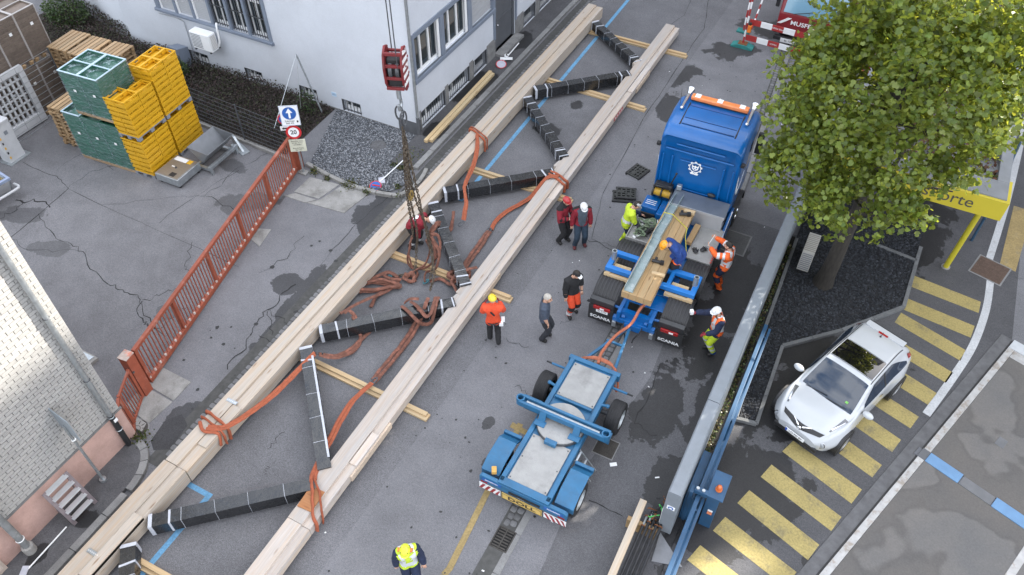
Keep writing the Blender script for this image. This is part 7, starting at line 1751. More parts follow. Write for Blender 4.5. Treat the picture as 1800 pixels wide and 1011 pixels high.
# grey sliding wall panel with chamfered end
gw = thing('grey_wall', 'long grey metal clad sliding gate wall between the street and the entrance', 'wall', (-.72, 9, 0))
gwm = mat('grey cladding', (.20, .225, .255), .55, .1, .05, 2.5, .1, 70, rvar=.08, dirt=.15)
for (y0, y1) in ((8.42, 10.92), (10.935, 18.25), (18.265, 24)):
    MB().ext([(-.86, .1), (-.57, .1), (-.57, 1.72), (-.60, 1.76), (-.83, 1.76), (-.86, 1.72)], axes((0, y0, 0), (1, 0, 0), (0, 1, 0), (0, 0, 1)), y1 - y0).build('wall_panel', gwm, gw, bevel=.008)
s_ = MB().box((-.715, 8.412, 1.18), (.17, .008, .13)).build('round_sign_plate', K['white'], gw); o = MB().cyl((-.715, 8.407, 1.18), (-.715, 8.400, 1.18), .055, n=20).build('blue_disc', sblue, s_); MB().ext([(-.03, -.015), (.0, -.03), (.03, -.015), (.03, .015), (0, .03), (-.03, .015)], axes((-.715, 8.396, 1.18), (1, 0, 0), (0, 1, 0), (0, 0, 1)), .004).build('pictogram', K['white'], o)
MB().bb(-.87, -.85, 8.44, 8.7, .3, .95).build('end_strip', K['white'], gw)
# blue sliding gate beam, posts and drive cabinet
bl = K['blue3']
gg = thing('blue_gate', 'blue steel double rail gate beam running beside the grey wall', 'gate', (-.3, 8, 0))
for x in (-.30, -.185): MB().bb(x - .045 if x < -.2 else x - .03, x + .045 if x < -.2 else x + .03, 3.5, 14.25, .98 if x < -.2 else .90, 1.10 if x < -.2 else 1.00).build('gate_rail', bl, gg, bevel=.006)
for y in (4.2, 6.3, 8.7, 11.2, 13.9): MB().bb(-.28, -.22, y, y + .06, .05, .98).build('rail_post', bl, gg)
MB().bb(-.30, -.2, 3.5, 14.2, .06, .16).build('lower_rail', bl, gg)
gc = thing('gate_drive', 'blue gate drive cabinet with orange beacon lamp beside the blue gate rail', 'cabinet', (-.02, 9.15, 0))
MB().bb(-.13, .13, 9.0, 9.62, .0, 1.22).build('cabinet', bl, gc, bevel=.01); MB().bb(-.16, .19, 8.98, 9.66, 1.22, 1.26).build('lid', bl, gc, bevel=.008)
be = MB().cyl((.03, 9.22, 1.26), (.03, 9.22, 1.30), .072, n=18).build('beacon_base', mat('beacon base', (.6, .16, .04), .5), gc, smooth=40); MB().ball((.03, 9.22, 1.34), (.06, .06, .085), 16, 10).build('beacon', mat('beacon lens', (.55, .12, .02), .15, 0, .15, 12, coat=.6), gc, smooth=True)
MB().bb(-.50, -.42, 8.92, 9.1, .0, 1.24).bb(-.42, -.13, 8.98, 9.1, 1.15, 1.27).build('guide_post', bl, gc, bevel=.008); MB().cyl((-.36, 9.04, 1.27), (-.36, 9.04, 1.30), .035, n=12).cyl((-.24, 9.04, 1.27), (-.24, 9.04, 1.30), .035, n=12).build('guide_roller', K['steel'], gc)
MB().box((.02, 8.992, .62), (.1, .012, .1)).build('orange_sticker', mat('orange sticker', (.6, .2, .1), .6), gc); MB().box((.02, 8.990, .72), (.1, .012, .05)).build('white_sticker', K['white'], gc)
MB().bb(-.55, -.36, 8.95, 10.2, .0, .95).build('rear_cabinet', bl, gc, bevel=.01)
# drain plates under the gate
t = thing('steel_plate', 'grey triangular steel plate lying under the blue gate rail', 'plate', (-.55, 7.95, 0)); MB().prism([(-.78, 8.42), (-.10, 7.9), (-.72, 7.72)], .012, .03).build('plate', mat('plate grey', (.25, .26, .28), .6, .2), t)
# square white timber and bundle of steel props, lower middle
t = thing('squared_timber', 'long pale squared timber lying beside the dark steel props', 'timber', (-1.5, 7.7, 0)); MB().beam((-1.33, 8.72, .42), (-1.28, 5.3, .42), .155, .14).build('timber', woodmat('white timber', (.52, .47, .40), axis='Y'), t, bevel=.006)
for y in (8.2, 6.2): MB().bb(-1.5, -.8, y, y + .1, .0, .35).build('support_block', K['beamwood'], t, bevel=.005)
pm = mat('dark prop steel', (.035, .036, .04), .5, .5, .25, 8, .1, dirt=.3); rustm = mat('rusty steel', (.19, .075, .03), .8, .2, .3, 12, .3)
for k in range(5):
    x = -1.14 + k * .085; t = thing('steel_prop', '%s dark steel prop from the pale timber in the bundle by the grey wall' % ('first', 'second', 'third', 'fourth', 'fifth')[k], 'steel prop', (x, 7.5, 0), 0, 'dark steel props lying by the grey wall')
    y1 = 8.35 - (.12 if k in (0, 2) else -.02) ; MB().tube([(x, 5, .33 + .03 * (k % 2)), (x, y1, .36)], .034, 10).build('outer_tube', pm, t, smooth=True); MB().tube([(x, y1, .36), (x, y1 + .22, .36)], .024, 8).build('inner_tube', K['steel'] if k < 2 else pm, t, smooth=True)
    MB().torus((x, y1 - .02, .36), (0, 1, 0), .038, .013, 14, 6).build('collar', rustm, t, smooth=True); MB().cyl((x, y1 + .22, .36), (x, y1 + .235, .36), .05, n=12).build('head_plate', rustm if k % 2 == 0 else pm, t)
t = thing('clamp_heap', 'tangle of dark scaffold clamps and bolts at the end of the grey wall', 'clamps', (-.95, 8.6, 0))
for k in range(16):
    c0 = Vector((random.uniform(-1.08, -.86), random.uniform(8.35, 8.95), random.uniform(.3, .55))); d0 = Vector((random.uniform(-1, 1), random.uniform(-1, 1), random.uniform(-.4, .6))).normalized() * random.uniform(.06, .14)
    MB().cyl(c0 - d0, c0 + d0, .014, n=6).torus(c0 + d0, (d0.z, d0.x, d0.y), .03, .01, 10, 5).build('clamp', random.choice([K['black'], pm, pm, rustm, mat('green tag', (.05, .35, .08), .6)]), t)
MB().bb(-1.12, -.84, 8.2, 9.0, .0, .28).build('crate_under', K['black'], t)

# white louvred outdoor unit by the trunk
t = thing('outdoor_unit', 'pale beige louvred outdoor unit standing between the grey wall and the trunk', 'air conditioner', (.03, 18.0, .05))
M_ = T(.02, 18.0, .05, R(-5)); WMt = wm(t)
b = MB().bb(-.16, .16, -.42, .42, .08, .80); o = b.build('housing', mat('beige housing', (.46, .45, .42), .6, 0, .05), t, local=True, bevel=.012)
for k in range(9): MB().bb(-.14, .14, -.43, -.42, .14 + k * .07, .17 + k * .07).build('louvre', mat('louvre grey', (.22, .23, .25), .6), t, local=True)
for k in range(10): MB().bb(-.165 + 0, .155, -.36 + k * .075, -.33 + k * .075, .80, .806).build('top_slot', mat('louvre dark', (.30, .28, .25), .6), t, local=True)
for y in (-.36, .36): MB().bb(-.14, .14, y - .03, y + .03, 0, .08).build('foot', K['black'], t, local=True)
# tree
tree = thing('plane_tree', 'broad leafy street tree in the dark gravel bed, its crown lit from the right', 'tree', (.66, 17.45, .05))
bark = mat('dark bark', (.030, .026, .022), .9, 0, .35, 6, .9, 24, stretch=(3, 3, .7))
tk_ = catmull([(.66, 17.45, 0), (.70, 17.42, .9), (.72, 17.42, 2.0), (.76, 17.45, 3.2), (.72, 17.5, 5.2), (.7, 17.5, 7.6)], 5)
MB().tube(tk_, [.24 - .15 * (i / (len(tk_) - 1)) + .07 * max(0, 1 - i / 3) for i in range(len(tk_))], 12).build('trunk', bark, tree, smooth=True)
rs = np.random.RandomState(11); limbs = []
for k in range(15):
    a = k * 2.4 + rs.uniform(-.3, .3); z0 = 2.7 + .28 * k; Lb = (2.1 if k < 9 else 1.5) * rs.uniform(.85, 1.1); p0 = Vector((.74, 17.47, z0)); el_ = rs.uniform(.15, .6) + (.25 if k > 10 else 0)
    p1 = p0 + Vector((math.cos(a) * Lb * .5, math.sin(a) * Lb * .5, Lb * .5 * math.tan(el_))); p2 = p0 + Vector((math.cos(a + .2) * Lb, math.sin(a + .2) * Lb, Lb * math.tan(el_) * .9)); P = catmull([p0, p1, p2], 5)
    MB().tube(P, [.085 * (1 - .8 * i / (len(P) - 1)) for i in range(len(P))], 7).build('limb', bark, tree, smooth=True)
# crown: leaf clusters inside a lumpy hull
CC = Vector((.66, 17.35, 6.0)); CR = Vector((2.75, 2.75, 2.8))
pts = []; surf = []
def hull(d):
    return 1 + .13 * mnoise.noise(d * 1.6 + Vector((4, 2, 1))) + .10 * mnoise.noise(d * 3.6 + Vector((1, 7, 3)))
clus = []
for k in range(470):
    d = Vector(rs.normal(0, 1, 3)).normalized(); f = rs.uniform(.30, 1.0) ** .5 * hull(d)
    if d.z < -.62: continue
    taper = 1.0 if d.z < .1 else 1 - .12 * d.z
    clus.append((CC + Vector((d.x * CR.x * f * taper, d.y * CR.y * f * taper, d.z * CR.z * f)), rs.uniform(.30, .55)))
# side lobes: low towards the street, low towards the camera, wide upper right; dense top added to block sun leaks
for (lc, lr, n_) in (((-.68, 16.2, 4.3), (.95, .9, .7), 44), ((.7, 15.1, 4.6), (1.2, .6, .7), 34), ((2.5, 18.4, 7.2), (.9, 1.0, .9), 46), ((-.9, 18.5, 6.8), (.9, .9, .9), 30), ((.7, 17.6, 8.3), (1.7, 1.5, .8), 60)):
    for k in range(n_):
        d = Vector(rs.normal(0, 1, 3)).normalized(); clus.append((Vector(lc) + Vector((d.x * lr[0], d.y * lr[1], d.z * lr[2])), rs.uniform(.26, .46)))
clus = [q for q in clus if q[0].x < 1.55 + (q[0].z - 4.3) * .75]
for c_, r_ in clus:
    m_ = int(62 * (r_ / .45) ** 2)
    for i in range(m_):
        d = Vector(rs.normal(0, 1, 3)).normalized() * (r_ * rs.uniform(.45, 1.0)); pts.append((c_.x + d.x, c_.y + d.y, c_.z + d.z * .75))
pts = np.array(pts)
dist = np.linalg.norm(pts - np.array([0, 0, CAM_H]), axis=1); order = np.argsort(dist)
leafcloud('crown', pts[order[300:]],  .112, [L1, L2, L3, L1], 21, parent=tree, lobed=True, up=.10)
lm_ = []
for m in (L1, L2, L3):
    b = MB(); base = [(0, -.45, 0), (.30, -.42, .05), (.52, -.08, .10), (.30, .10, .03), (.34, .42, .05), (.0, .60, -.06), (-.34, .42, .05), (-.30, .10, .03), (-.52, -.08, .10), (-.30, -.42, .05)]
    b.add([Vector(v) * .125 for v in base] + [Vector((0, 0, 0))], [(10, i, (i + 1) % 10) for i in range(10)]); lm_.append(b.mesh('leaf', m))
for i in order[:300]:
    M_ = Matrix.Translation(Vector(pts[i])) @ Matrix.Rotation(rs.uniform(0, 6.28), 4, 'Z') @ Matrix.Rotation(rs.uniform(-.7, .7), 4, 'X') @ Matrix.Rotation(rs.uniform(-.7, .7), 4, 'Y'); inst('leaf', lm_[rs.randint(3)], M_, tree)
# hedge of dark heather by the house, bush, weeds at the kerb
hm_ = [leafmat('heather', (.045, .037, .035), (.07, .05, .03), .7), leafmat('heather red', (.062, .042, .042), (.08, .05, .04), .7), leafmat('heather green', (.05, .055, .03), (.06, .08, .03), .7)]
pts = []
for i in range(24000):
    x = rs.uniform(-30.5, -16.4); y0 = 15.35 + (.0 if x > -25 else .6); y = rs.uniform(y0, 18.0 if x > -26 else 18.3 + (-26 - x) * .26); edge = min(1, (-16.3 - x) / 1.0)
    hgt_ = (.42 + .20 * mnoise.noise(Vector((x * .9, y * .9, 0))) + .08 * mnoise.noise(Vector((x * 3, y * 3, 5)))) * edge; pts.append((x, y, max(.02, hgt_ * rs.uniform(.35, 1.05))))
leafcloud('heather_hedge', pts, .062, hm_, 31, 'dark brownish heather ground cover between the mesh fence and the white house', 'hedge', up=.1)
hs_ = MB().prism([(-31, 15.6), (-16.3, 15.1), (-16.4, 18.07), (-26, 18.07), (-31, 19.3)], -.02, .012).build('hedge_soil', mat('soil brown', (.03, .024, .02), .95, 0, .3, 8, .5)); tag(hs_, kind='structure')
def bush(c, r, n, size, mats, label, name='bush', seed=1, cat='bush'):
    t = thing(name, label, cat, (c[0], c[1], 0)); rr = np.random.RandomState(seed); q = []
    for i in range(n):
        d = Vector(rr.normal(0, 1, 3)).normalized() * (rr.uniform(.4, 1) ** .5); k = 1 + .25 * mnoise.noise(d * 2.3 + Vector((seed, 0, 0))); q.append((c[0] + d.x * r[0] * k, c[1] + d.y * r[1] * k, max(.02, c[2] + d.z * r[2] * k)))
    leafcloud('leaves', q, size, mats, seed, parent=t, up=.15)
    for k in range(5): a = k * 1.26; MB().tube([(c[0], c[1], 0), (c[0] + math.cos(a) * r[0] * .5, c[1] + math.sin(a) * r[1] * .5, c[2] + r[2] * .4)], .012, 5).build('stem', bark, t)
    return t
gb_ = [leafmat('bush leaf', (.03, .06, .018), (.06, .1, .02)), leafmat('bush leaf light', (.05, .08, .025), (.09, .13, .02))]
bush((-29.3, 18.0, .55), (1.0, .8, .7), 1800, .09, gb_, 'dense dark green bush at the foot of the white wing behind the brown crates', seed=3)
bush((-22.6, 17.0, .35), (.5, .4, .4), 600, .07, gb_, 'small green bush below the grey meter box', seed=4)
bush((-17.0, 17.4, .45), (.35, .3, .5), 260, .06, gb_, 'thin green shrub at the foot of the slanting stay pole', seed=6)
gr_ = [leafmat('grass blade', (.05, .075, .018), (.09, .12, .02)), leafmat('grass blade dry', (.10, .09, .03), (.1, .1, .03))]
def tuft(c, r, n, label, seed):
    rr = np.random.RandomState(seed); t = thing('weed_tuft', label, 'weeds', (c[0], c[1], 0)); q = [(c[0] + rr.normal(0, r), c[1] + rr.normal(0, r), rr.uniform(.02, .16)) for _ in range(n)]; leafcloud('leaves', q, .055, gr_, seed, parent=t, up=.0)
for i, (u, v, r, n, lab) in enumerate(((617, 327, .13, 180, 'green weeds at the gravel kerb right of the wide slab'), (450, 310, .06, 40, 'little weed in the slab joint') , (553, 304, .08, 90, 'green weeds at the kerb beside the sign post'), (248, 775, .13, 120, 'weeds in the kerb corner below the black downpipe foot'), (575, 317, .06, 50, 'small weed tuft at the middle of the slabs'), (645, 340, .07, 70, 'weed tuft at the outer corner of the broad slab'), (700, 332, .06, 60, 'weed tuft at the tip of the gravel bed'), (700, 347, .05, 30, 'weed tuft below the rounded kerb by the gravel'))):
    if i == 1: continue
    tuft(px(u, v), r, n, lab, 50 + i)
pts = [(rs.uniform(-12.9, -12.2), rs.uniform(16.2, 17.4), rs.uniform(.0, .1)) for _ in range(900)]; leafcloud('grass_patch', [(x, y, z + .02) for x, y, z in pts], .06, gr_, 77, 'patch of grass and moss at the corner of the white house', 'grass')
# pale gravel at the white house
pg_poly = [(-15.25, 15.1), (-14.4, 14.95), (-13.1, 14.95), (-12.2, 15.2), (-11.95, 15.75), (-12.15, 16.4), (-12.95, 16.4), (-12.95, 18.05), (-16.3, 18.05)]
pgb = MB().prism(pg_poly, -.02, .03).build('gravel_bed', mat('pale gravel base', (.10, .10, .105), .9, 0, .3, 14, .6)); tag(pgb, kind='structure')
pgm = [mat('grey pebble', (.10, .108, .122), .8, 0, .25, 9), mat('pale pebble', (.27, .28, .30), .8, 0, .2, 9), mat('dark pebble', (.035, .037, .044), .8, 0, .25, 9)]
scatter('pebbles', pg_poly, 12000, .035, pgm, .7, 1.35, 9, 'pale grey gravel bed between the white house and the road', 'gravel', holes=[(-13.86, 16.99, .28)])

# ------------------------------------------------------------------ canopy with yellow fascia
cp = thing('porte_canopy', 'concrete canopy with planted roof and yellow fascia lettered Porte beside the tree', 'canopy', (3, 22, 0))
cn = mat('canopy concrete', (.20, .21, .225), .85, 0, .1, 3, .2)
zc = 3.05
MB().bb(-.2, 3.9, 18.75, 30, zc - .12, zc + .18).build('roof_slab', cn, cp, bevel=.01)
MB().bb(-.2, 3.9, 18.75, 19.45, zc + .18, zc + .34).bb(3.62, 3.9, 19.45, 30, zc + .18, zc + .34).build('parapet', cn, cp, bevel=.01)
sedm = [leafmat('sedum red', (.12, .05, .03), (.12, .05, .03), .8), leafmat('sedum brown', (.10, .055, .035), (.1, .05, .03), .8), leafmat('sedum green', (.09, .10, .03), (.1, .12, .03), .8)]
leafcloud('sedum', [(rs.uniform(-.1, 3.6), rs.uniform(19.5, 30), zc + rs.uniform(.19, .33)) for _ in range(7000)], .10, sedm, 41, parent=cp, up=.3)
fs_ = MB().bb(-.2, 3.98, 18.66, 18.748, zc - .26, zc + .30).bb(3.902, 3.98, 18.75, 19.6, zc - .26, zc + .30).build('yellow_fascia', mat('sign yellow', (.50, .41, .03), .5, 0, .04, 2), cp, bevel=.006)
text('fascia_lettering', 'sPorte', .46, axes((2.66, 18.655, zc + .03), (1, 0, 0), (0, 0, 1), (0, -1, 0)), mat('sign grey', (.06, .06, .055), .6), fs_, .002)
MB().cyl((3.62, 19.75, 0), (3.62, 19.3, zc - .1), .075, n=16).build('yellow_post', mat('post yellow', (.46, .40, .03), .5, 0, .04), cp, smooth=True); MB().cyl((3.62, 19.75, 0), (3.62, 19.75, .03), .12, n=16).build('post_foot', K['concrete'], cp)
MB().bb(1.0, 2.6, 22.5, 29.5, 0, zc - .13).build('gatehouse_wall', mat('gatehouse', (.16, .17, .19), .7), cp)
# barrier arm and low walls at the right edge
t = thing('blue_barrier', 'dark blue steel rail standing over the white line at the right edge', 'barrier', (4.3, 22, 0)); MB().tube([(4.15, 21.2, .9), (4.75, 25.4, 1.0)], .04, 8).tube([(4.15, 21.25, 0), (4.15, 21.25, .9)], .04, 8).tube([(4.6, 24.4, 0), (4.6, 24.4, .98)], .04, 8).build('rail', mat('dark blue rail', (.03, .07, .12), .5, .2), t, smooth=True)
t = thing('low_wall', 'pale low concrete wall at the top right behind the tree', 'wall', (3.6, 33, 0)); MB().bb(3.35, 3.65, 30.4, 42, 0, .7).bb(3.66, 9, 31.2, 31.45, 0, .35).build('wall', cn, t, bevel=.01)
t = thing('bicycle_shelter', 'dark slatted bench under the overhang in the top right corner', 'bench', (4.8, 35, 0))
for k in range(4): MB().bb(4.0, 6.0, 36.0 + k * .16, 36.12 + k * .16, .45, .5).build('slat', K['plinth'], t)
for x in (4.2, 5.8): MB().bb(x - .05, x + .05, 36.0, 36.6, 0, .45).build('leg', K['plinth'], t)
# ------------------------------------------------------------------ weighbridge, lower right
wbx = thing('weighbridge', 'stained concrete weighbridge platform with steel edge and two blue tread plates', 'weighbridge', (5, 12, 0))
A = Vector((2.42, 8.9, 0)); B_ = Vector((5.44, 17.38, 0)); ud = (B_ - A).normalized(); nd = Vector((ud.y, -ud.x, 0))
def wbp(a, d, z=0): return A + ud * a + nd * d + Vector((0, 0, z))
LW = (B_ - A).length
m_, nt, b_ = newmat('weighbridge concrete'); tcn = nt.nodes.new('ShaderNodeTexCoord'); v0 = tcn.outputs['Object']
n1_ = noisen(nt, v0, .42, 3, .5, .25); n2_ = noisen(nt, v0, 30, 3, .7); n3_ = noisen(nt, v0, .4, 4, .6)
edge = mathn(nt, 'ABSOLUTE', mathn(nt, 'SUBTRACT', n1_, .5)); band = rng(nt, edge, .0, .02, .84, 1.0); dark = rng(nt, n1_, .49, .512, .76, 1.0)
colr = mixc(nt, rng(nt, n3_, .4, .65, 0, 1), (.150, .139, .130), (.116, .114, .114)); vm_ = nt.nodes.new('ShaderNodeVectorMath'); vm_.operation = 'SCALE'; nt.links.new(colr, vm_.inputs[0]); nt.links.new(mathn(nt, 'MULTIPLY', mathn(nt, 'MULTIPLY', band, dark), rng(nt, n2_, .3, .7, .88, 1.12)), vm_.inputs['Scale']); nt.links.new(vm_.outputs[0], b_.inputs['Base Color']); b_.inputs['Roughness'].default_value = .85
def wslab(name, a0, a1, d0, d1, z0, z1, m, bev=.006): return MB().prism([wbp(a0, d0)[:2], wbp(a1, d0)[:2], wbp(a1, d1)[:2], wbp(a0, d1)[:2]], z0, z1).build(name, m, wbx, bevel=bev)
wslab('channel', -8, LW + .35, -.32, -.02, 0, .018, mat('channel dark', (.10, .10, .105), .8, 0, .2, 6, .3)); wslab('channel_gap', -8, LW + .3, -.045, -.015, .001, .0225, K['black'], 0)
wslab('platform', 4.55, LW, .16, 4.0, 0, .05, m_); wslab('platform', -8, 4.28, .16, 4.0, 0, .05, m_)
ste = mat('worn steel edge', (.40, .40, .40), .5, .4, .15, 5, .2, col2=(.3, .27, .24), c2s=4)
wslab('steel_edge', 4.55, LW, .0, .155, 0, .058, ste); wslab('steel_edge', -8, 4.28, .0, .155, 0, .058, ste); wslab('steel_edge', LW + .005, LW + .35, .0, 4.0, 0, .058, mat('pale end plate', (.42, .44, .46), .6, 0, .08)); wslab('steel_edge', LW - .3, LW - .005, .16, 4.0, .04, .0562, ste)
wslab('cross_channel', 4.29, 4.54, -.1, 4.0, 0, .04, mat('cross channel steel', (.13, .135, .15), .6, .3, .15))
btp = mat('blue tread plate', (.13, .25, .42), .5, .2, .08, 4, .9, 60)
for (d0, d1) in ((.17, .95), (1.72, 2.5)): wslab('blue_plate', 4.27, 4.57, d0, d1, .0, .072, btp)
for (d0, d1) in ((.97, 1.70),): wslab('grey_plate', 4.28, 4.55, d0, d1, .0, .062, mat('grey tread plate', (.15, .155, .165), .5, .4, .1, 4, .8, 60))
wslab('corner_plate', 4.27, 4.57, -.02, .165, .0, .066, mat('dark plate', (.11, .115, .125), .6, .3, .1)); wslab('corner_plate', 4.27, 4.57, 2.52, 2.75, .0, .066, MATS['dark plate']); wslab('steel_edge', 4.58, LW, 2.62, 2.78, .03, .0585, ste); wslab('steel_edge', -8, 4.26, 2.62, 2.78, .03, .0585, ste)
for (a, d) in ((6.05, 1.15), (5.85, 2.0)): wslab('small_cover', a - .14, a + .14, d - .1, d + .1, .04, .056, MATS['grey tread plate'])
# ------------------------------------------------------------------ barrier planks and red crane lorry at the top
bt = thing('road_barrier', 'red and white barrier planks on a teal foot at the top of the road', 'barrier', (-4.95, 28.75, 0))
rubt = mat('teal rubber foot', (.03, .20, .19), .8, 0, .2, 5, dirt=.2)
f0 = Vector((-4.93, 28.72, 0))
MB().ext([(-.42, 0), (.42, 0), (.42, .06), (.16, .15), (-.16, .15), (-.42, .06)], axes(f0 + Vector((0, -.18, 0)), (1, 0, 0), (0, 1, 0), (0, 0, 1)), .36).build('foot', rubt, bt, bevel=.01); MB().bb(f0.x - .17, f0.x + .17, f0.y - .14, f0.y + .14, .15, .17).build('foot_socket', rustm, bt)
rw_r = mat('barrier red', (.35, .03, .03), .5)
def banded(p, q, r, n, parent, name):
    p, q = Vector(p), Vector(q)
    for k in range(n):
        a, b = p.lerp(q, k / n), p.lerp(q, (k + 1) / n); MB().cyl(a, b, r, n=10).build(name, K['white'] if k % 2 else rw_r, parent, smooth=40)
banded(f0 + Vector((0, 0, .16)), f0 + Vector((-.05, .15, 2.6)), .035, 9, bt, 'striped_post')
def bplank(p, q, h, n, parent, lab=None):
    p, q = Vector(p), Vector(q)
    for k in range(n):
        a, b = p.lerp(q, k / n), p.lerp(q, (k + 1) / n); o = MB().beam(a, b, .03, h).build('barrier_plank', rw_r if k % 2 == 0 else K['white'], parent)
        if lab and k % 4 == 2: X, Y, Z = frame(q - p); text('plank_lettering', lab, .09, axes((a + b) / 2 - X * -.018 if X.y < 0 else (a + b) / 2 - X * .018, Y, Z, Y.cross(Z)), K['white'], o, .001)
bplank(f0 + Vector((.05, .12, 1.0)), f0 + Vector((5.2, -.1, 1.0)), .22, 12, bt, 'SOPRA Basel'); bplank(f0 + Vector((.05, .0, .42)), f0 + Vector((5.2, -.25, .42)), .22, 12, bt, 'SOPRA')
b2_ = thing('road_barrier', 'two leaning red and white barrier posts at the top picture edge', 'barrier', f0 + Vector((-.1, 1.2, 0)))
banded(f0 + Vector((-.28, 1.1, .0)), f0 + Vector((-.36, 1.5, 2.6)), .035, 9, b2_, 'striped_post'); banded(f0 + Vector((.1, .55, .5)), f0 + Vector((-.1, 3.2, 1.0)), .035, 9, b2_, 'striped_post')
MB().box(f0 + Vector((-.28, 1.1, .04)), (.5, .3, .08)).build('foot', rubt, b2_, bevel=.02)
t = thing('warning_lamp', 'orange warning lamp hung on the red and white barrier plank', 'lamp', f0 + Vector((.12, -.04, .8))); MB().box((0, 0, .0), (.14, .1, .3)).build('housing', mat('lamp orange', (.75, .19, .02), .5), t, local=True, bevel=.02); MB().box((0, 0, .2), (.1, .08, .1)).build('cap', K['black'], t, local=True, bevel=.01)
ct = thing('crane_lorry', 'dark red crane lorry front with pale blue windscreen half hidden behind the tree', 'truck', (-2.6, 31, 0))
dr = mat('lorry red', (.20, .012, .018), .35, 0, .06, 3, coat=.4)
cx0, cx1, cy = -3.98, -1.45, 29.35
MB().ext([(cy, .55), (cy - .06, .7), (cy, 1.35), (cy + .42, 2.75), (cy + 2.4, 2.85), (cy + 2.4, .55)], axes((cx0, 0, 0), (0, 1, 0), (1, 0, 0), (0, 0, 1)), cx1 - cx0).build('cab', dr, ct, bevel=.05)
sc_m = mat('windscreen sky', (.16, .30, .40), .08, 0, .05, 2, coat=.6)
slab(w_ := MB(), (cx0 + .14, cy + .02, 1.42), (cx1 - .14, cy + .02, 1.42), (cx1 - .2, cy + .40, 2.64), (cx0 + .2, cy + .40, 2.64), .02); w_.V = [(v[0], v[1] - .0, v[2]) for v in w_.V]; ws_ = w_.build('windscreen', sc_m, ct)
for k in range(2): MB().tube([(cx0 + .5 + k * 1.0, cy - .03, 1.42), (cx0 + 1.2 + k * 1.0, cy + .02, 1.62)], .012, 5).build('wiper', K['black'], ws_)
MB().ball((cx0 + .75, cy + .30, 2.55), (.18, .03, .12), 14, 8).build('sun_visor_disc', K['black'], ws_, smooth=True)
text('lorry_lettering', 'MUSFELD AG', .22, axes(((cx0 + cx1) / 2 + .0, cy - .045, 1.08), (1, 0, 0), (0, .09, 1), (0, -1, .09)), K['white'], ct, .002, sx=1.2, bold=.003)
MB().bb(cx0 + .0, cx0 + .5, cy - .09, cy - .05, 1.10, 1.22).build('white_flash', K['white'], ct) if False else MB().ext([(cx0 + .02, .98), (cx0 + .16, .98), (cx0 + .50, 1.24), (cx0 + .36, 1.24)], axes((0, cy - .055, 0), (1, 0, 0), (0, 1, 0), (0, 0, 1)), .03).build('white_flash', K['white'], ct)
for k in range(2): MB().box((cx0 + .28 + k * .26, cy - .07, .72), (.2, .05, .11)).build('headlight', K['chrome'], ct, bevel=.012)
MB().bb(cx0 + .02, cx1 - .02, cy - .16, cy - .02, .36, .52).build('bumper', K['black'], ct, bevel=.02); pl2 = MB().box((cx0 + .62, cy - .20, .42), (.62, .02, .16)).build('number_plate', K['white'], ct); text('plate_lettering', 'BL 7242', .11, axes((cx0 + .64, cy - .213, .42), (1, 0, 0), (0, 0, 1), (0, -1, 0)), K['black'], pl2, .001)
MB().bb(cx0 - .02, cx0 + .10, cy - .12, cy - .06, .62, .70).build('corner_lamp', K['black'], ct)
for x in (cx0 + .25, cx1 - .25): MB().cyl((x - .15, cy + 1.1, .5), (x + .15, cy + 1.1, .5), .5, n=28).build('wheel', K['rubber'], ct, smooth=40)
MB().bb(cx0 - .22, cx0 - .08, cy + .1, cy + .2, 1.5, 2.0).build('mirror', K['black'], ct, bevel=.02)
MB().bb(cx0 + .1, cx1 - .1, cy + 2.5, cy + 8, .9, 1.4).build('carrier', dr, ct)

# ================================================================== PEOPLE
navy = mat('navy cloth', (.014, .022, .055), .9, 0, .2, 14, .5, 30); blackc = mat('black cloth', (.014, .014, .016), .9, 0, .25, 14, .5, 30)
maroon = mat('maroon cloth', (.20, .010, .022), .85, 0, .2, 14, .5, 30); jeans = mat('dark jeans', (.022, .040, .065), .9, 0, .25, 14, .5, 30)
hvy = mat('hi-vis yellow', (.48, .62, .03), .7, 0, .10, 14, .4, 30); hvo = mat('hi-vis orange', (.80, .13, .02), .7, 0, .10, 14, .4, 30); orr = mat('orange red cloth', (.62, .065, .02), .8, 0, .14, 14, .4, 30)
slate = mat('slate blue shirt', (.050, .065, .095), .9, 0, .18, 14, .5, 30); greyt = mat('grey shirt', (.065, .085, .11), .9, 0, .15, 14, .4, 30); workblue = mat('work blue', (.012, .045, .20), .85, 0, .2, 14, .5, 30)
refl = mat('reflective tape', (.62, .64, .66), .4, .1, .06); shoe = mat('work shoe', (.015, .014, .014), .6, 0, .2); redshoe = mat('dark red shoe', (.10, .015, .018), .6, 0, .2)
glove_r = mat('red glove', (.22, .015, .025), .8); glove_g = mat('grey glove', (.16, .17, .18), .8); hairg = mat('grey hair', (.42, .39, .35), .8, 0, .2, 30); haird = mat('dark hair', (.02, .015, .012), .7, 0, .2, 30)
hel = dict(white=mat('helmet white', (.66, .67, .68), .3, 0, .03, 3, coat=.3), red=mat('helmet red', (.38, .02, .025), .3, 0, .05, 3, coat=.3), yellow=mat('helmet yellow', (.72, .55, .03), .3, 0, .05, 3, coat=.3), orange=mat('helmet orange', (.72, .30, .01), .3, 0, .05, 3, coat=.3), hv=mat('helmet hi-vis', (.62, .70, .04), .3, 0, .05, 3, coat=.3))
eye_m = mat('eye dark', (.02, .015, .012), .3)

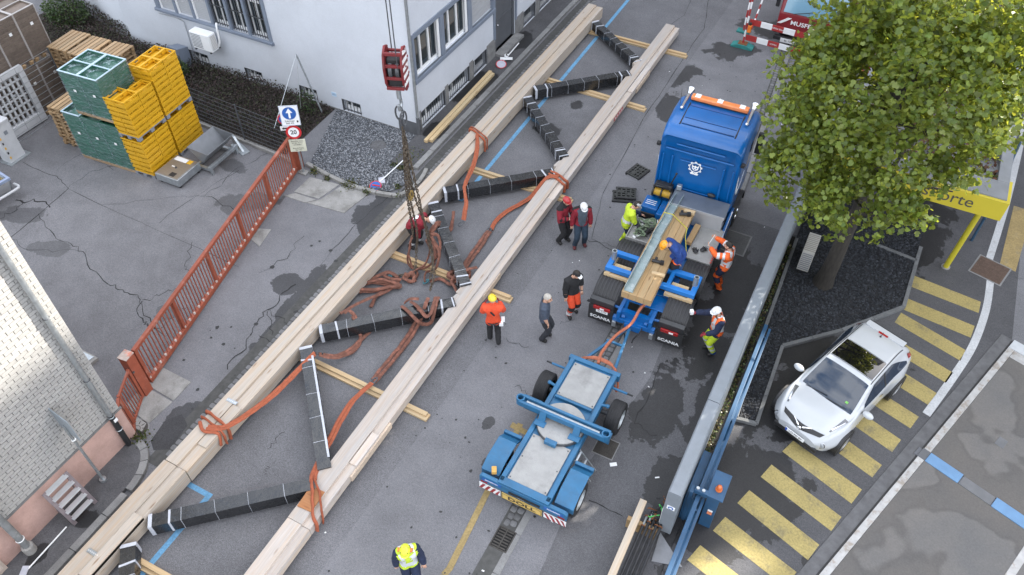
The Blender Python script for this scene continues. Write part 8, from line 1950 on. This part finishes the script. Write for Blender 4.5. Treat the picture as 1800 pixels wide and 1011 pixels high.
def person(loc, face, label, top, legs, shoes=shoe, lean=0, head=(15, 0), arms=None, feet=None, hip=.93, hat=None, hair=None, hand_m=None, extra=(), height=1.0, sleeves='long', vest=None, bands=(), legbands=(), pos_z=0):
    """standing figure facing local +Y; arms: ((upper dir), (fore dir)) right then left; feet: ((x, y, lift), (x, y, lift))"""
    rz = math.atan2(-face[0], face[1]); root = thing('person', label, 'person', (loc[0], loc[1], pos_z), rz, 'people on the site')
    LM = Matrix.Rotation(-R(lean), 4, 'X'); H0 = Vector((0, 0, hip))
    tp = lambda x, y, z: H0 + (LM.to_3x3() @ Vector((x, y, z)))
    td = lambda v: (LM.to_3x3() @ Vector(v)).normalized()
    arms = arms or (((.22, .06, -1), (.05, .25, -1)), ((-.22, .06, -1), (-.05, .25, -1))); feet = feet or ((.11, .03, 0), (-.11, -.03, 0))
    V, E, RR, TG = [], [], [], []
    def add(p, r, par=None, tg=None):
        V.append(Vector(p)); RR.append(r); i = len(V) - 1
        if par is not None: E.append((par, i)); TG.append((par, i, tg))
        return i
    pe = add(H0, .125); be = add(tp(0, .0, .12), .128, pe, 'torso'); chs = add(tp(0, .01, .30), .142, be, 'torso'); up = add(tp(0, .0, .42), .118, chs, 'torso')
    nk = add(tp(0, .01, .52), .056, up, 'neck'); hb = add(tp(0, .03, .585), .055, nk, 'neck')
    ends = []
    for s_, (ua, fa) in zip((1, -1), arms):
        sh = add(tp(s_ * .175, 0, .43), .078, up, 'torso'); d1 = td(ua); d2 = td(fa); el = add(V[sh] + d1 * .145, .062, sh, 'arm'); el2 = add(V[sh] + d1 * .285, .052, el, 'arm'); m_ = add(V[el2] + d2 * .13, .048, el2, 'fore'); wr = add(V[el2] + d2 * .245, .034, m_, 'fore'); ends.append((V[wr].copy(), d2, s_))
    toes = []
    for s_, (fx, fy, lift) in zip((1, -1), feet):
        hj = add(H0 + Vector((s_ * .092, 0, -.06)), .095, pe, 'pelvis'); an = Vector((fx, fy, .085 + lift)); hp = V[hj]; d = an - hp; L = min(d.length, .82); 
        a_ = .43; bnd_ = math.sqrt(max(.0004, a_ * a_ - (L / 2) ** 2)); f_ = Vector((0, 1, 0)) - d.normalized() * d.normalized().y; kn = hp + d * .5 + f_.normalized() * bnd_
        mt = add(hp.lerp(kn, .5), .085, hj, 'thigh'); k_ = add(kn, .064, mt, 'thigh'); cf = add(kn.lerp(an, .4), .06, k_, 'shin'); a2 = add(an, .043, cf, 'shin'); toes.append((an, s_, lift))
        he = add(an + Vector((0, -.03, -.045)), .038, a2, 'foot'); to = add(an + Vector((s_ * .02, .15, -.052 - (.03 if lift > .03 else 0))), .036, a2, 'foot')
    me = bpy.data.meshes.new('person'); me.from_pydata(V, E, []); tmp = bpy.data.objects.new('person', me); C.objects.link(tmp)
    sk = tmp.modifiers.new('skin', 'SKIN'); sk.use_smooth_shade = True; sb = tmp.modifiers.new('sub', 'SUBSURF'); sb.levels = 2
    for i, d in enumerate(me.skin_vertices[0].data): d.radius = (RR[i], RR[i]); d.use_root = (i == 0)
    dg_ = bpy.context.evaluated_depsgraph_get(); dg_.update(); bm = bmesh.new(); ev = tmp.evaluated_get(dg_).to_mesh(); bm.from_mesh(ev)
    bpy.data.objects.remove(tmp)
    bm.normal_update(); bm.verts.ensure_lookup_table()
    info = []
    P = [v.co.copy() for v in bm.verts]; N = [v.normal.copy() for v in bm.verts]
    for p in P:
        best = None
        for a, b, tg in TG:
            u = V[b] - V[a]; t = max(0, min(1, (p - V[a]).dot(u) / max(1e-9, u.length_squared))); d = (p - V[a] - u * t).length - (RR[a] + (RR[b] - RR[a]) * t) * .8
            if best is None or d < best[0]: best = (d, tg, t, a, b)
        info.append(best)
    F = [[v.index for v in f.verts] for f in bm.faces]; bm.free()
    # flatten the trunk front to back a little
    for i, p in enumerate(P):
        if info[i][1] == 'torso':
            q = LM.to_3x3().inverted() @ (p - H0); q.y *= .86; q.x *= 1.06; P[i] = H0 + LM.to_3x3() @ q
    LMi = LM.to_3x3().inverted()
    B = MB(); B.add(P, F, 0)
    # head
    HM = LM.to_3x3() @ Matrix.Rotation(R(head[1]), 3, 'Z') @ Matrix.Rotation(-R(head[0]), 3, 'X'); hc = V[hb] + HM @ Vector((0, .028, .095))
    hp_ = lambda x, y, z: hc + HM @ Vector((x, y, z))
    B.ball(hc, (.078, .098, .118), 16, 12, HM); B.ball(hp_(0, .035, -.075), (.055, .06, .05), 12, 8, HM)
    B.ball(hp_(0, .105, -.012), (.016, .022, .03), 8, 6, HM); B.ball(hp_(.08, -.005, -.01), (.014, .026, .034), 8, 6, HM); B.ball(hp_(-.08, -.005, -.01), (.014, .026, .034), 8, 6, HM); B.ball(hp_(0, .092, -.062), (.026, .012, .010), 8, 6, HM)
    # hands: palm, four unequal bent fingers, thumb from the side of the palm
    for w_, d2, s_ in ends:
        X, Y, Z = frame(d2, Vector((0, 1, .2))); 
        if X.x * s_ < 0: pass
        c = w_ + d2 * .05; Mh = Matrix((X, Y, Z)).transposed(); mi = 1
        B.ball(c, (.040, .055, .020), 10, 8, Mh, mi)
        for k, (o_, ln) in enumerate(((-.030, .062), (-.010, .074), (.010, .070), (.029, .052))):
            a = c + Y * .042 + X * o_; b_ = a + Y * ln * .55 - Z * .012 * (1 if s_ > 0 else 1); e_ = b_ + Y * ln * .38 - Z * .028; B.tube([a, b_, e_], [.0095, .0088, .0070], 6, mi)
        th = c + X * (-.034 * s_) - Y * .02; B.tube([th, th + X * (-.028 * s_) + Y * .03, th + X * (-.030 * s_) + Y * .062 - Z * .008], [.012, .0105, .008], 6, mi)
    body = B.build('body', [K['skin'], hand_m or K['skin']], root, smooth=60, local=True); WM[body.name] = wm(root)
    eb = MB()
    for x in (-.032, .032): eb.ball(hp_(x, .088, .012), (.013, .009, .008), 8, 6, HM)
    eb.ball(hp_(-.034, .086, .036), (.022, .01, .005), 8, 4, HM).ball(hp_(.034, .086, .036), (.022, .01, .005), 8, 4, HM)
    eb.build('eyes', eye_m, body, smooth=True, local=True)
    def garment(name, m, test, infl, parent=root, thick=True):
        sel = [f for f in F if sum(1 for i in f if test(info[i], P[i], N[i])) * 2 >= len(f) + (0)]; 
        if not sel: return None
        used = sorted({i for f in sel for i in f}); mp = {i: k for k, i in enumerate(used)}; b = MB()
        wr = lambda i: infl * (1 + .35 * mnoise.noise(P[i] * 17)) + .004 * mnoise.noise(P[i] * 45)
        b.add([P[i] + N[i] * wr(i) for i in used], [tuple(mp[i] for i in f) for f in sel])
        return b.build(name, m, parent, smooth=60, local=True)
    tg_ = lambda inf: inf[1]
    slv = {'long': ('arm', 'fore'), 'short': ('arm',), 'none': ()}[sleeves]
    low = lambda p: (LMi @ (p - H0)).z
    g_top = garment('jacket', top, lambda f, p, n: (f[1] == 'torso' and low(p) > -.08) or f[1] in slv and not (f[1] == 'fore' and f[2] > .93 and RR[f[4]] < .04) or (f[1] == 'pelvis' and low(p) > -.09) or (f[1] == 'neck' and low(p) < .50), .030)
    g_leg = garment('trousers', legs, lambda f, p, n: f[1] in ('thigh', 'shin', 'pelvis') or (f[1] == 'torso' and low(p) < .02), .024)
    garment('shoes', shoes, lambda f, p, n: f[1] == 'foot' or (f[1] == 'shin' and p.z < .10 + pos_z * 0 and f[2] > .9), .014)
    if vest: 
        g_v = garment('vest', vest, lambda f, p, n: (f[1] == 'torso' and low(p) > -.06 and abs((LMi @ (p - H0)).x) < .185) or (f[1] == 'pelvis' and low(p) > -.07), .042)
        for z0, z1 in ((.04, .085), (.14, .185)): garment('reflective_band', refl, lambda f, p, n: f[1] == 'torso' and z0 - .01 < low(p) < z1 + .01 and abs((LMi @ (p - H0)).x) < .2, .046, g_v)
        garment('reflective_band', refl, lambda f, p, n: f[1] == 'torso' and low(p) > .19 and .065 < abs((LMi @ (p - H0)).x) < .125, .046, g_v)
    for (tags, z0, z1, m) in bands: garment('reflective_band', m, lambda f, p, n: f[1] in tags and z0 < (low(p) if 'torso' in tags else f[2]) < z1 and (('arm' not in tags and 'fore' not in tags) or RR[f[4]] < .07), .036, g_top)
    for (tags, z0, z1, m) in legbands: garment('reflective_band', m, lambda f, p, n: f[1] in tags and z0 < p.z < z1, .030, g_leg)
    for spec in extra: spec(dict(garment=garment, root=root, hp=hp_, HM=HM, tp=tp, low=low, LMi=LMi, H0=H0, P=P, top=g_top, leg=g_leg, ends=ends, V=V))
    if hat in hel:
        b = MB(); rr = []
        for j in range(9):
            t = PI / 2 * j / 8; r = []
            for i in range(20): a = 2 * PI * i / 20; r.append(hp_(.108 * math.cos(a) * math.cos(t), -.004 + .128 * math.sin(a) * math.cos(t), .032 + .115 * math.sin(t)))
            rr.append(r)
        b.loft(rr); o = b.build('helmet', hel[hat], root, smooth=True, local=True); WM[o.name] = wm(root)
        b = MB(); b.loft([[hp_(x * 1.0, y, .03) for x, y in ((-.10, .06), (-.06, .125), (0, .145), (.06, .125), (.10, .06), (.06, .08), (0, .09), (-.06, .08))], [hp_(x, y + .012, .038) for x, y in ((-.10, .06), (-.06, .125), (0, .145), (.06, .125), (.10, .06), (.06, .08), (0, .09), (-.06, .08))]]); b.build('brim', hel[hat], o, local=True)
        for x in (-.016, .016): MB().tube([hp_(x, .10, .095), hp_(x, .03, .148), hp_(x, -.06, .142), hp_(x, -.11, .09)], .007, 5).build('ridge', hel[hat], o, smooth=True, local=True)
        for x in (-.045, .045):
            for y in (.045, -.05): MB().ball(hp_(x * 1.5, y, .112), (.009, .012, .008), 6, 4, HM).build('vent', K['black'], o, local=True)
        MB().tube([hp_(-.085, .02, .03), hp_(-.07, .04, -.08), hp_(0, .055, -.128), hp_(.07, .04, -.08), hp_(.085, .02, .03)], .006, 5).build('chin_strap', K['black'], o, smooth=True, local=True)
    elif hat is not None:
        b = MB(); rr = []
        for j in range(7):
            t = PI / 2 * j / 6; rr.append([hp_(.088 * math.cos(2 * PI * i / 18) * math.cos(t), -.004 + .107 * math.sin(2 * PI * i / 18) * math.cos(t), .03 + .098 * math.sin(t)) for i in range(18)])
        b.loft(rr); o = b.build('cap', hat[0], root, smooth=True, local=True)
        b = MB(); b.loft([[hp_(x, y, .032 - .012 * (y > .1)) for x, y in ((-.07, .07), (-.055, .15), (0, .172), (.055, .15), (.07, .07))], [hp_(x, y, .042 - .012 * (y > .1)) for x, y in ((-.07, .07), (-.055, .15), (0, .172), (.055, .15), (.07, .07))]]); b.build('peak', hat[1], o, local=True)
    if hair is not None:
        b = MB(); rr = []
        for j in range(9):
            t = -.5 + (PI / 2 + .5) * j / 8; r = []
            for i in range(20):
                a = 2 * PI * i / 20; k = 1.06 + .05 * mnoise.noise(Vector((math.cos(a) * 3, math.sin(a) * 3, j)))
                q = Vector((.080 * math.cos(a) * math.cos(t) * k, -.012 + .098 * math.sin(a) * math.cos(t) * k, .012 + .118 * math.sin(t) * k))
                if q.z < .055 and q.y > .03: q.z = .055; q.y = min(q.y, .082)
                r.append(hp_(*q))
            rr.append(r)
        b.loft(rr); b.build('hair', hair, root, smooth=True, local=True)
    return root

cr = Vector((.887, .4617)); cf_ = Vector((-.4617, .887))           # picture right and away from the camera, on the ground
def dirn(r_, f_): v = cr * r_ + cf_ * f_; return (v.x, v.y)
def prop(name, m, fn, **k):
    def go(c): b = MB(); fn(b, c); b.build(name, m, c['root'], local=True, **k)
    return go
# 1 bending by the left chord
person(px(726, 432), dirn(1, -.25), 'man in maroon jacket and white helmet bending down beside the left timber chord', maroon, blackc, lean=62, head=(5, 0), arms=(((.1, .75, -.75), (0, .9, -.5)), ((-.1, .7, -.8), (0, .9, -.45))), feet=((.12, -.05, 0), (-.12, .12, 0)), hip=.90, hat='white', hand_m=glove_g,
       extra=(lambda c: c['garment']('back_print', K['white'], lambda f, p, n: f[1] == 'torso' and .25 < c['low'](p) < .36 and abs((c['LMi'] @ (p - c['H0'])).x) < .09 and (c['LMi'] @ n).y < -.5, .036, c['top']),), legbands=(('shin',), .2, .3, refl) and ((('shin',), .2, .28, refl),))
# 2 red helmet
person(px(987, 424), dirn(.75, -.6), 'man in maroon jacket and red helmet standing with folded arms next to the planks', maroon, blackc, head=(18, -5), arms=(((.35, .25, -.9), (-.75, .65, -.15)), ((-.35, .2, -.9), (.55, .75, -.35))), feet=((.12, -.05, 0), (-.12, .06, 0)), hat='red',
       extra=(lambda c: c['garment']('black_sleeve_patch', blackc, lambda f, p, n: f[1] == 'fore' and f[2] < .4, .036, c['top']), lambda c: c['garment']('black_hood', blackc, lambda f, p, n: f[1] in ('neck', 'torso') and c['low'](p) > .45, .042, c['top'])))
# 3 white helmet, open jacket
person(px(1018, 431), dirn(.12, -1), 'man in open maroon jacket, grey shirt and white helmet looking down at the ground', maroon, jeans, shoes=redshoe, head=(38, 8), arms=(((.28, .0, -1), (.06, .12, -1)), ((-.28, .0, -1), (-.06, .12, -1))), feet=((.15, .05, 0), (-.14, -.02, 0)), hat='white',
       extra=(lambda c: c['garment']('shirt_front', greyt, lambda f, p, n: f[1] in ('torso', 'neck') and abs((c['LMi'] @ (p - c['H0'])).x) < .085 and (c['LMi'] @ n).y > .2, .036, c['top']), lambda c: c['garment']('collar', blackc, lambda f, p, n: f[1] in ('torso', 'neck') and c['low'](p) > .44 and n.y < .3, .042, c['top'])))
# 4 hi-vis yellow at the truck's left side
person((-4.86, 16.32), dirn(.9, .1), 'man in yellow hi-vis jacket and light grey cap reaching into the truck tray', hvy, navy, lean=14, head=(30, 0), arms=(((.15, .5, -.8), (-.05, 1, -.15)), ((-.15, .6, -.7), (.1, 1, -.1))), hat=(mat('cap grey', (.40, .40, .40), .8), mat('cap grey', (.40, .40, .40), .8)), hair=haird,
       bands=((('torso',), .08, .15, refl),), legbands=((('shin',), .12, .40, hvy), (('shin',), .24, .30, refl)), extra=(lambda c: c['garment']('dark_cuff', navy, lambda f, p, n: f[1] == 'fore', .035, c['top']),))
# 5 blue overalls bending on the truck
person((-2.88, 15.0), dirn(-1, -.35), 'man in blue overalls and orange helmet bending over the beam on the truck bed', workblue, workblue, lean=48, head=(12, 0), arms=(((.1, .3, -1), (-.05, .5, -.9)), ((-.1, .4, -1), (.1, .6, -.9))), feet=((.12, .02, 0), (-.10, -.05, 0)), hip=.84, hat='orange', legbands=((('thigh',), .48, .56, hvo), (('shin',), .08, .18, hvo), (('shin',), .18, .22, refl)), pos_z=.99,
       extra=(prop('wooden_hammer', K['beamwood'], lambda b, c: b.cyl(c['ends'][0][0] + Vector((0, .08, .06)), c['ends'][0][0] + Vector((.02, .06, -.26)), .016, n=8)), prop('tool_bag', K['black'], lambda b, c: b.box(c['ends'][1][0] + Vector((.05, .1, -.14)), (.16, .22, .12)))))
# 6 orange jacket, raised arms
person((-1.84, 16.0), dirn(-.9, .55), 'man in orange hi-vis jacket with dark hair raising both arms at the truck deck', hvo, navy, head=(5, 0), arms=(((.35, .9, .15), (-.3, .9, .45)), ((-.3, .95, -.05), (.35, .85, .5))), hair=haird, bands=((('torso',), .03, .085, refl), (('torso',), .13, .18, refl), (('arm',), .35, .75, refl)), legbands=((('thigh',), .52, .60, hvo), (('shin',), .10, .30, hvo), (('shin',), .15, .19, refl), (('shin',), .25, .29, refl)),
       extra=(lambda c: c['garment']('reflective_strap', refl, lambda f, p, n: f[1] == 'torso' and c['low'](p) > .18 and .06 < abs((c['LMi'] @ (p - c['H0'])).x) < .11, .036, c['top']), prop('thin_rod', K['white'], lambda b, c: b.tube([c['ends'][0][0] + Vector((.02, .06, .06)), c['ends'][1][0] + Vector((-.02, .08, .06))], .008, 6))))
# 7 orange vest, white helmet, yellow trousers
person((-1.36, 13.72), dirn(-1, -.1), 'man in orange vest, yellow hi-vis trousers and white helmet gesturing beside the grey wall', navy, hvy, vest=hvo, lean=6, head=(14, 10), arms=(((.35, .75, -.3), (.0, .95, .25)), ((-.25, .35, -.9), (.1, .95, -.2))), hat='white', hand_m=glove_r, feet=((.12, .02, 0), (-.11, -.03, 0)), legbands=((('shin',), .24, .30, refl), (('shin', 'thigh'), .42, .47, refl), (('shin',), .08, .16, workblue), (('thigh', 'pelvis'), .80, .92, navy)),
       extra=(prop('white_cloth', K['white'], lambda b, c: b.box(c['ends'][0][0] + Vector((0, .12, .02)), (.10, .08, .11))),))
# 8 black top, orange red trousers
person(px(1003, 551), dirn(.45, -.9), 'man in black top and orange red work trousers standing left of the truck', blackc, orr, sleeves='short', head=(25, 25), arms=(((.2, .05, -1), (.03, .25, -1)), ((-.22, .05, -1), (-.05, .2, -1))), hair=haird, hat=(blackc, K['white']), legbands=((('shin',), .14, .22, refl), (('shin', 'thigh'), .38, .50, blackc), (('shin',), .26, .30, refl)), feet=((.10, .06, 0), (-.13, -.06, 0)),
       extra=(lambda c: c['garment']('long_sleeve', blackc, lambda f, p, n: f[1] == 'fore' and f[2] < .85 and p.x > 0, .024, c['top']), prop('wrist_watch', K['black'], lambda b, c: b.torus(c['ends'][1][0] - c['ends'][1][1] * .03, c['ends'][1][1], .036, .009, 12, 5))))
# 9 grey-haired man in slate shirt
person(px(955, 595), dirn(.95, -.15), 'grey haired man in slate blue shirt and dark trousers standing alone on the road', slate, mat('charcoal cloth', (.025, .027, .034), .9, 0, .2, 14, .4, 30), sleeves='short', head=(8, -18), arms=(((.15, .1, -1), (-.05, .35, -1)), ((-.2, -.05, -1), (.0, .1, -1))), hair=hairg, feet=((.10, -.05, 0), (-.11, .05, 0)))
# 10 orange jacket walking away
person(px(868, 602), dirn(-.05, 1), 'man in orange red jacket and yellow helmet walking away beside the right timber chord', orr, blackc, head=(8, 8), arms=(((.3, .45, -.8), (-.35, .9, .15)), ((-.32, .4, -.85), (.3, .95, .1))), feet=((.12, -.16, .07), (-.09, .10, 0)), hat='yellow', hand_m=glove_r,
       extra=(prop('tool_pouch', K['white'], lambda b, c: (b.box(c['H0'] + Vector((.2, -.02, -.12)), (.1, .16, .10)), b.box(c['H0'] + Vector((.25, .04, -.06)), (.09, .1, .1)))), lambda c: c['garment']('hood', orr, lambda f, p, n: f[1] in ('neck', 'torso') and c['low'](p) > .44, .04, c['top']), prop('belt', K['black'], lambda b, c: b.torus(c['H0'] + Vector((0, 0, -.02)), (0, .0, 1), .165, .02, 20, 6)), prop('neck_strap', blackc, lambda b, c: b.tube([c['tp'](-.06, -.14, .42), c['tp'](.03, -.15, .30)], .022, 6))))
# 11 yellow vest, bottom
person((-4.96, 5.08), dirn(.30, -1), 'man in yellow hi-vis vest, navy clothes and yellow helmet with orange ear muffs walking', navy, navy, vest=hvy, head=(26, -20), arms=(((.25, -.12, -1), (.05, .1, -1)), ((-.3, .1, -1), (-.08, .4, -1))), feet=((.11, -.15, .05), (-.10, .16, 0)), hat='hv',
       extra=(prop('ear_muff', mat('muff orange', (.65, .22, .03), .5), lambda b, c: (b.cyl(c['hp'](.10, -.01, .03), c['hp'](.145, -.01, .035), .042, n=14),)), prop('ear_muff', mat('muff orange', (.65, .22, .03), .5), lambda b, c: (b.cyl(c['hp'](-.10, -.01, .03), c['hp'](-.145, -.01, .035), .042, n=14),)), prop('face_mask', mat('mask pale', (.50, .56, .62), .8), lambda b, c: b.ball(c['hp'](0, .085, -.055), (.05, .035, .045), 10, 8, c['HM']))))
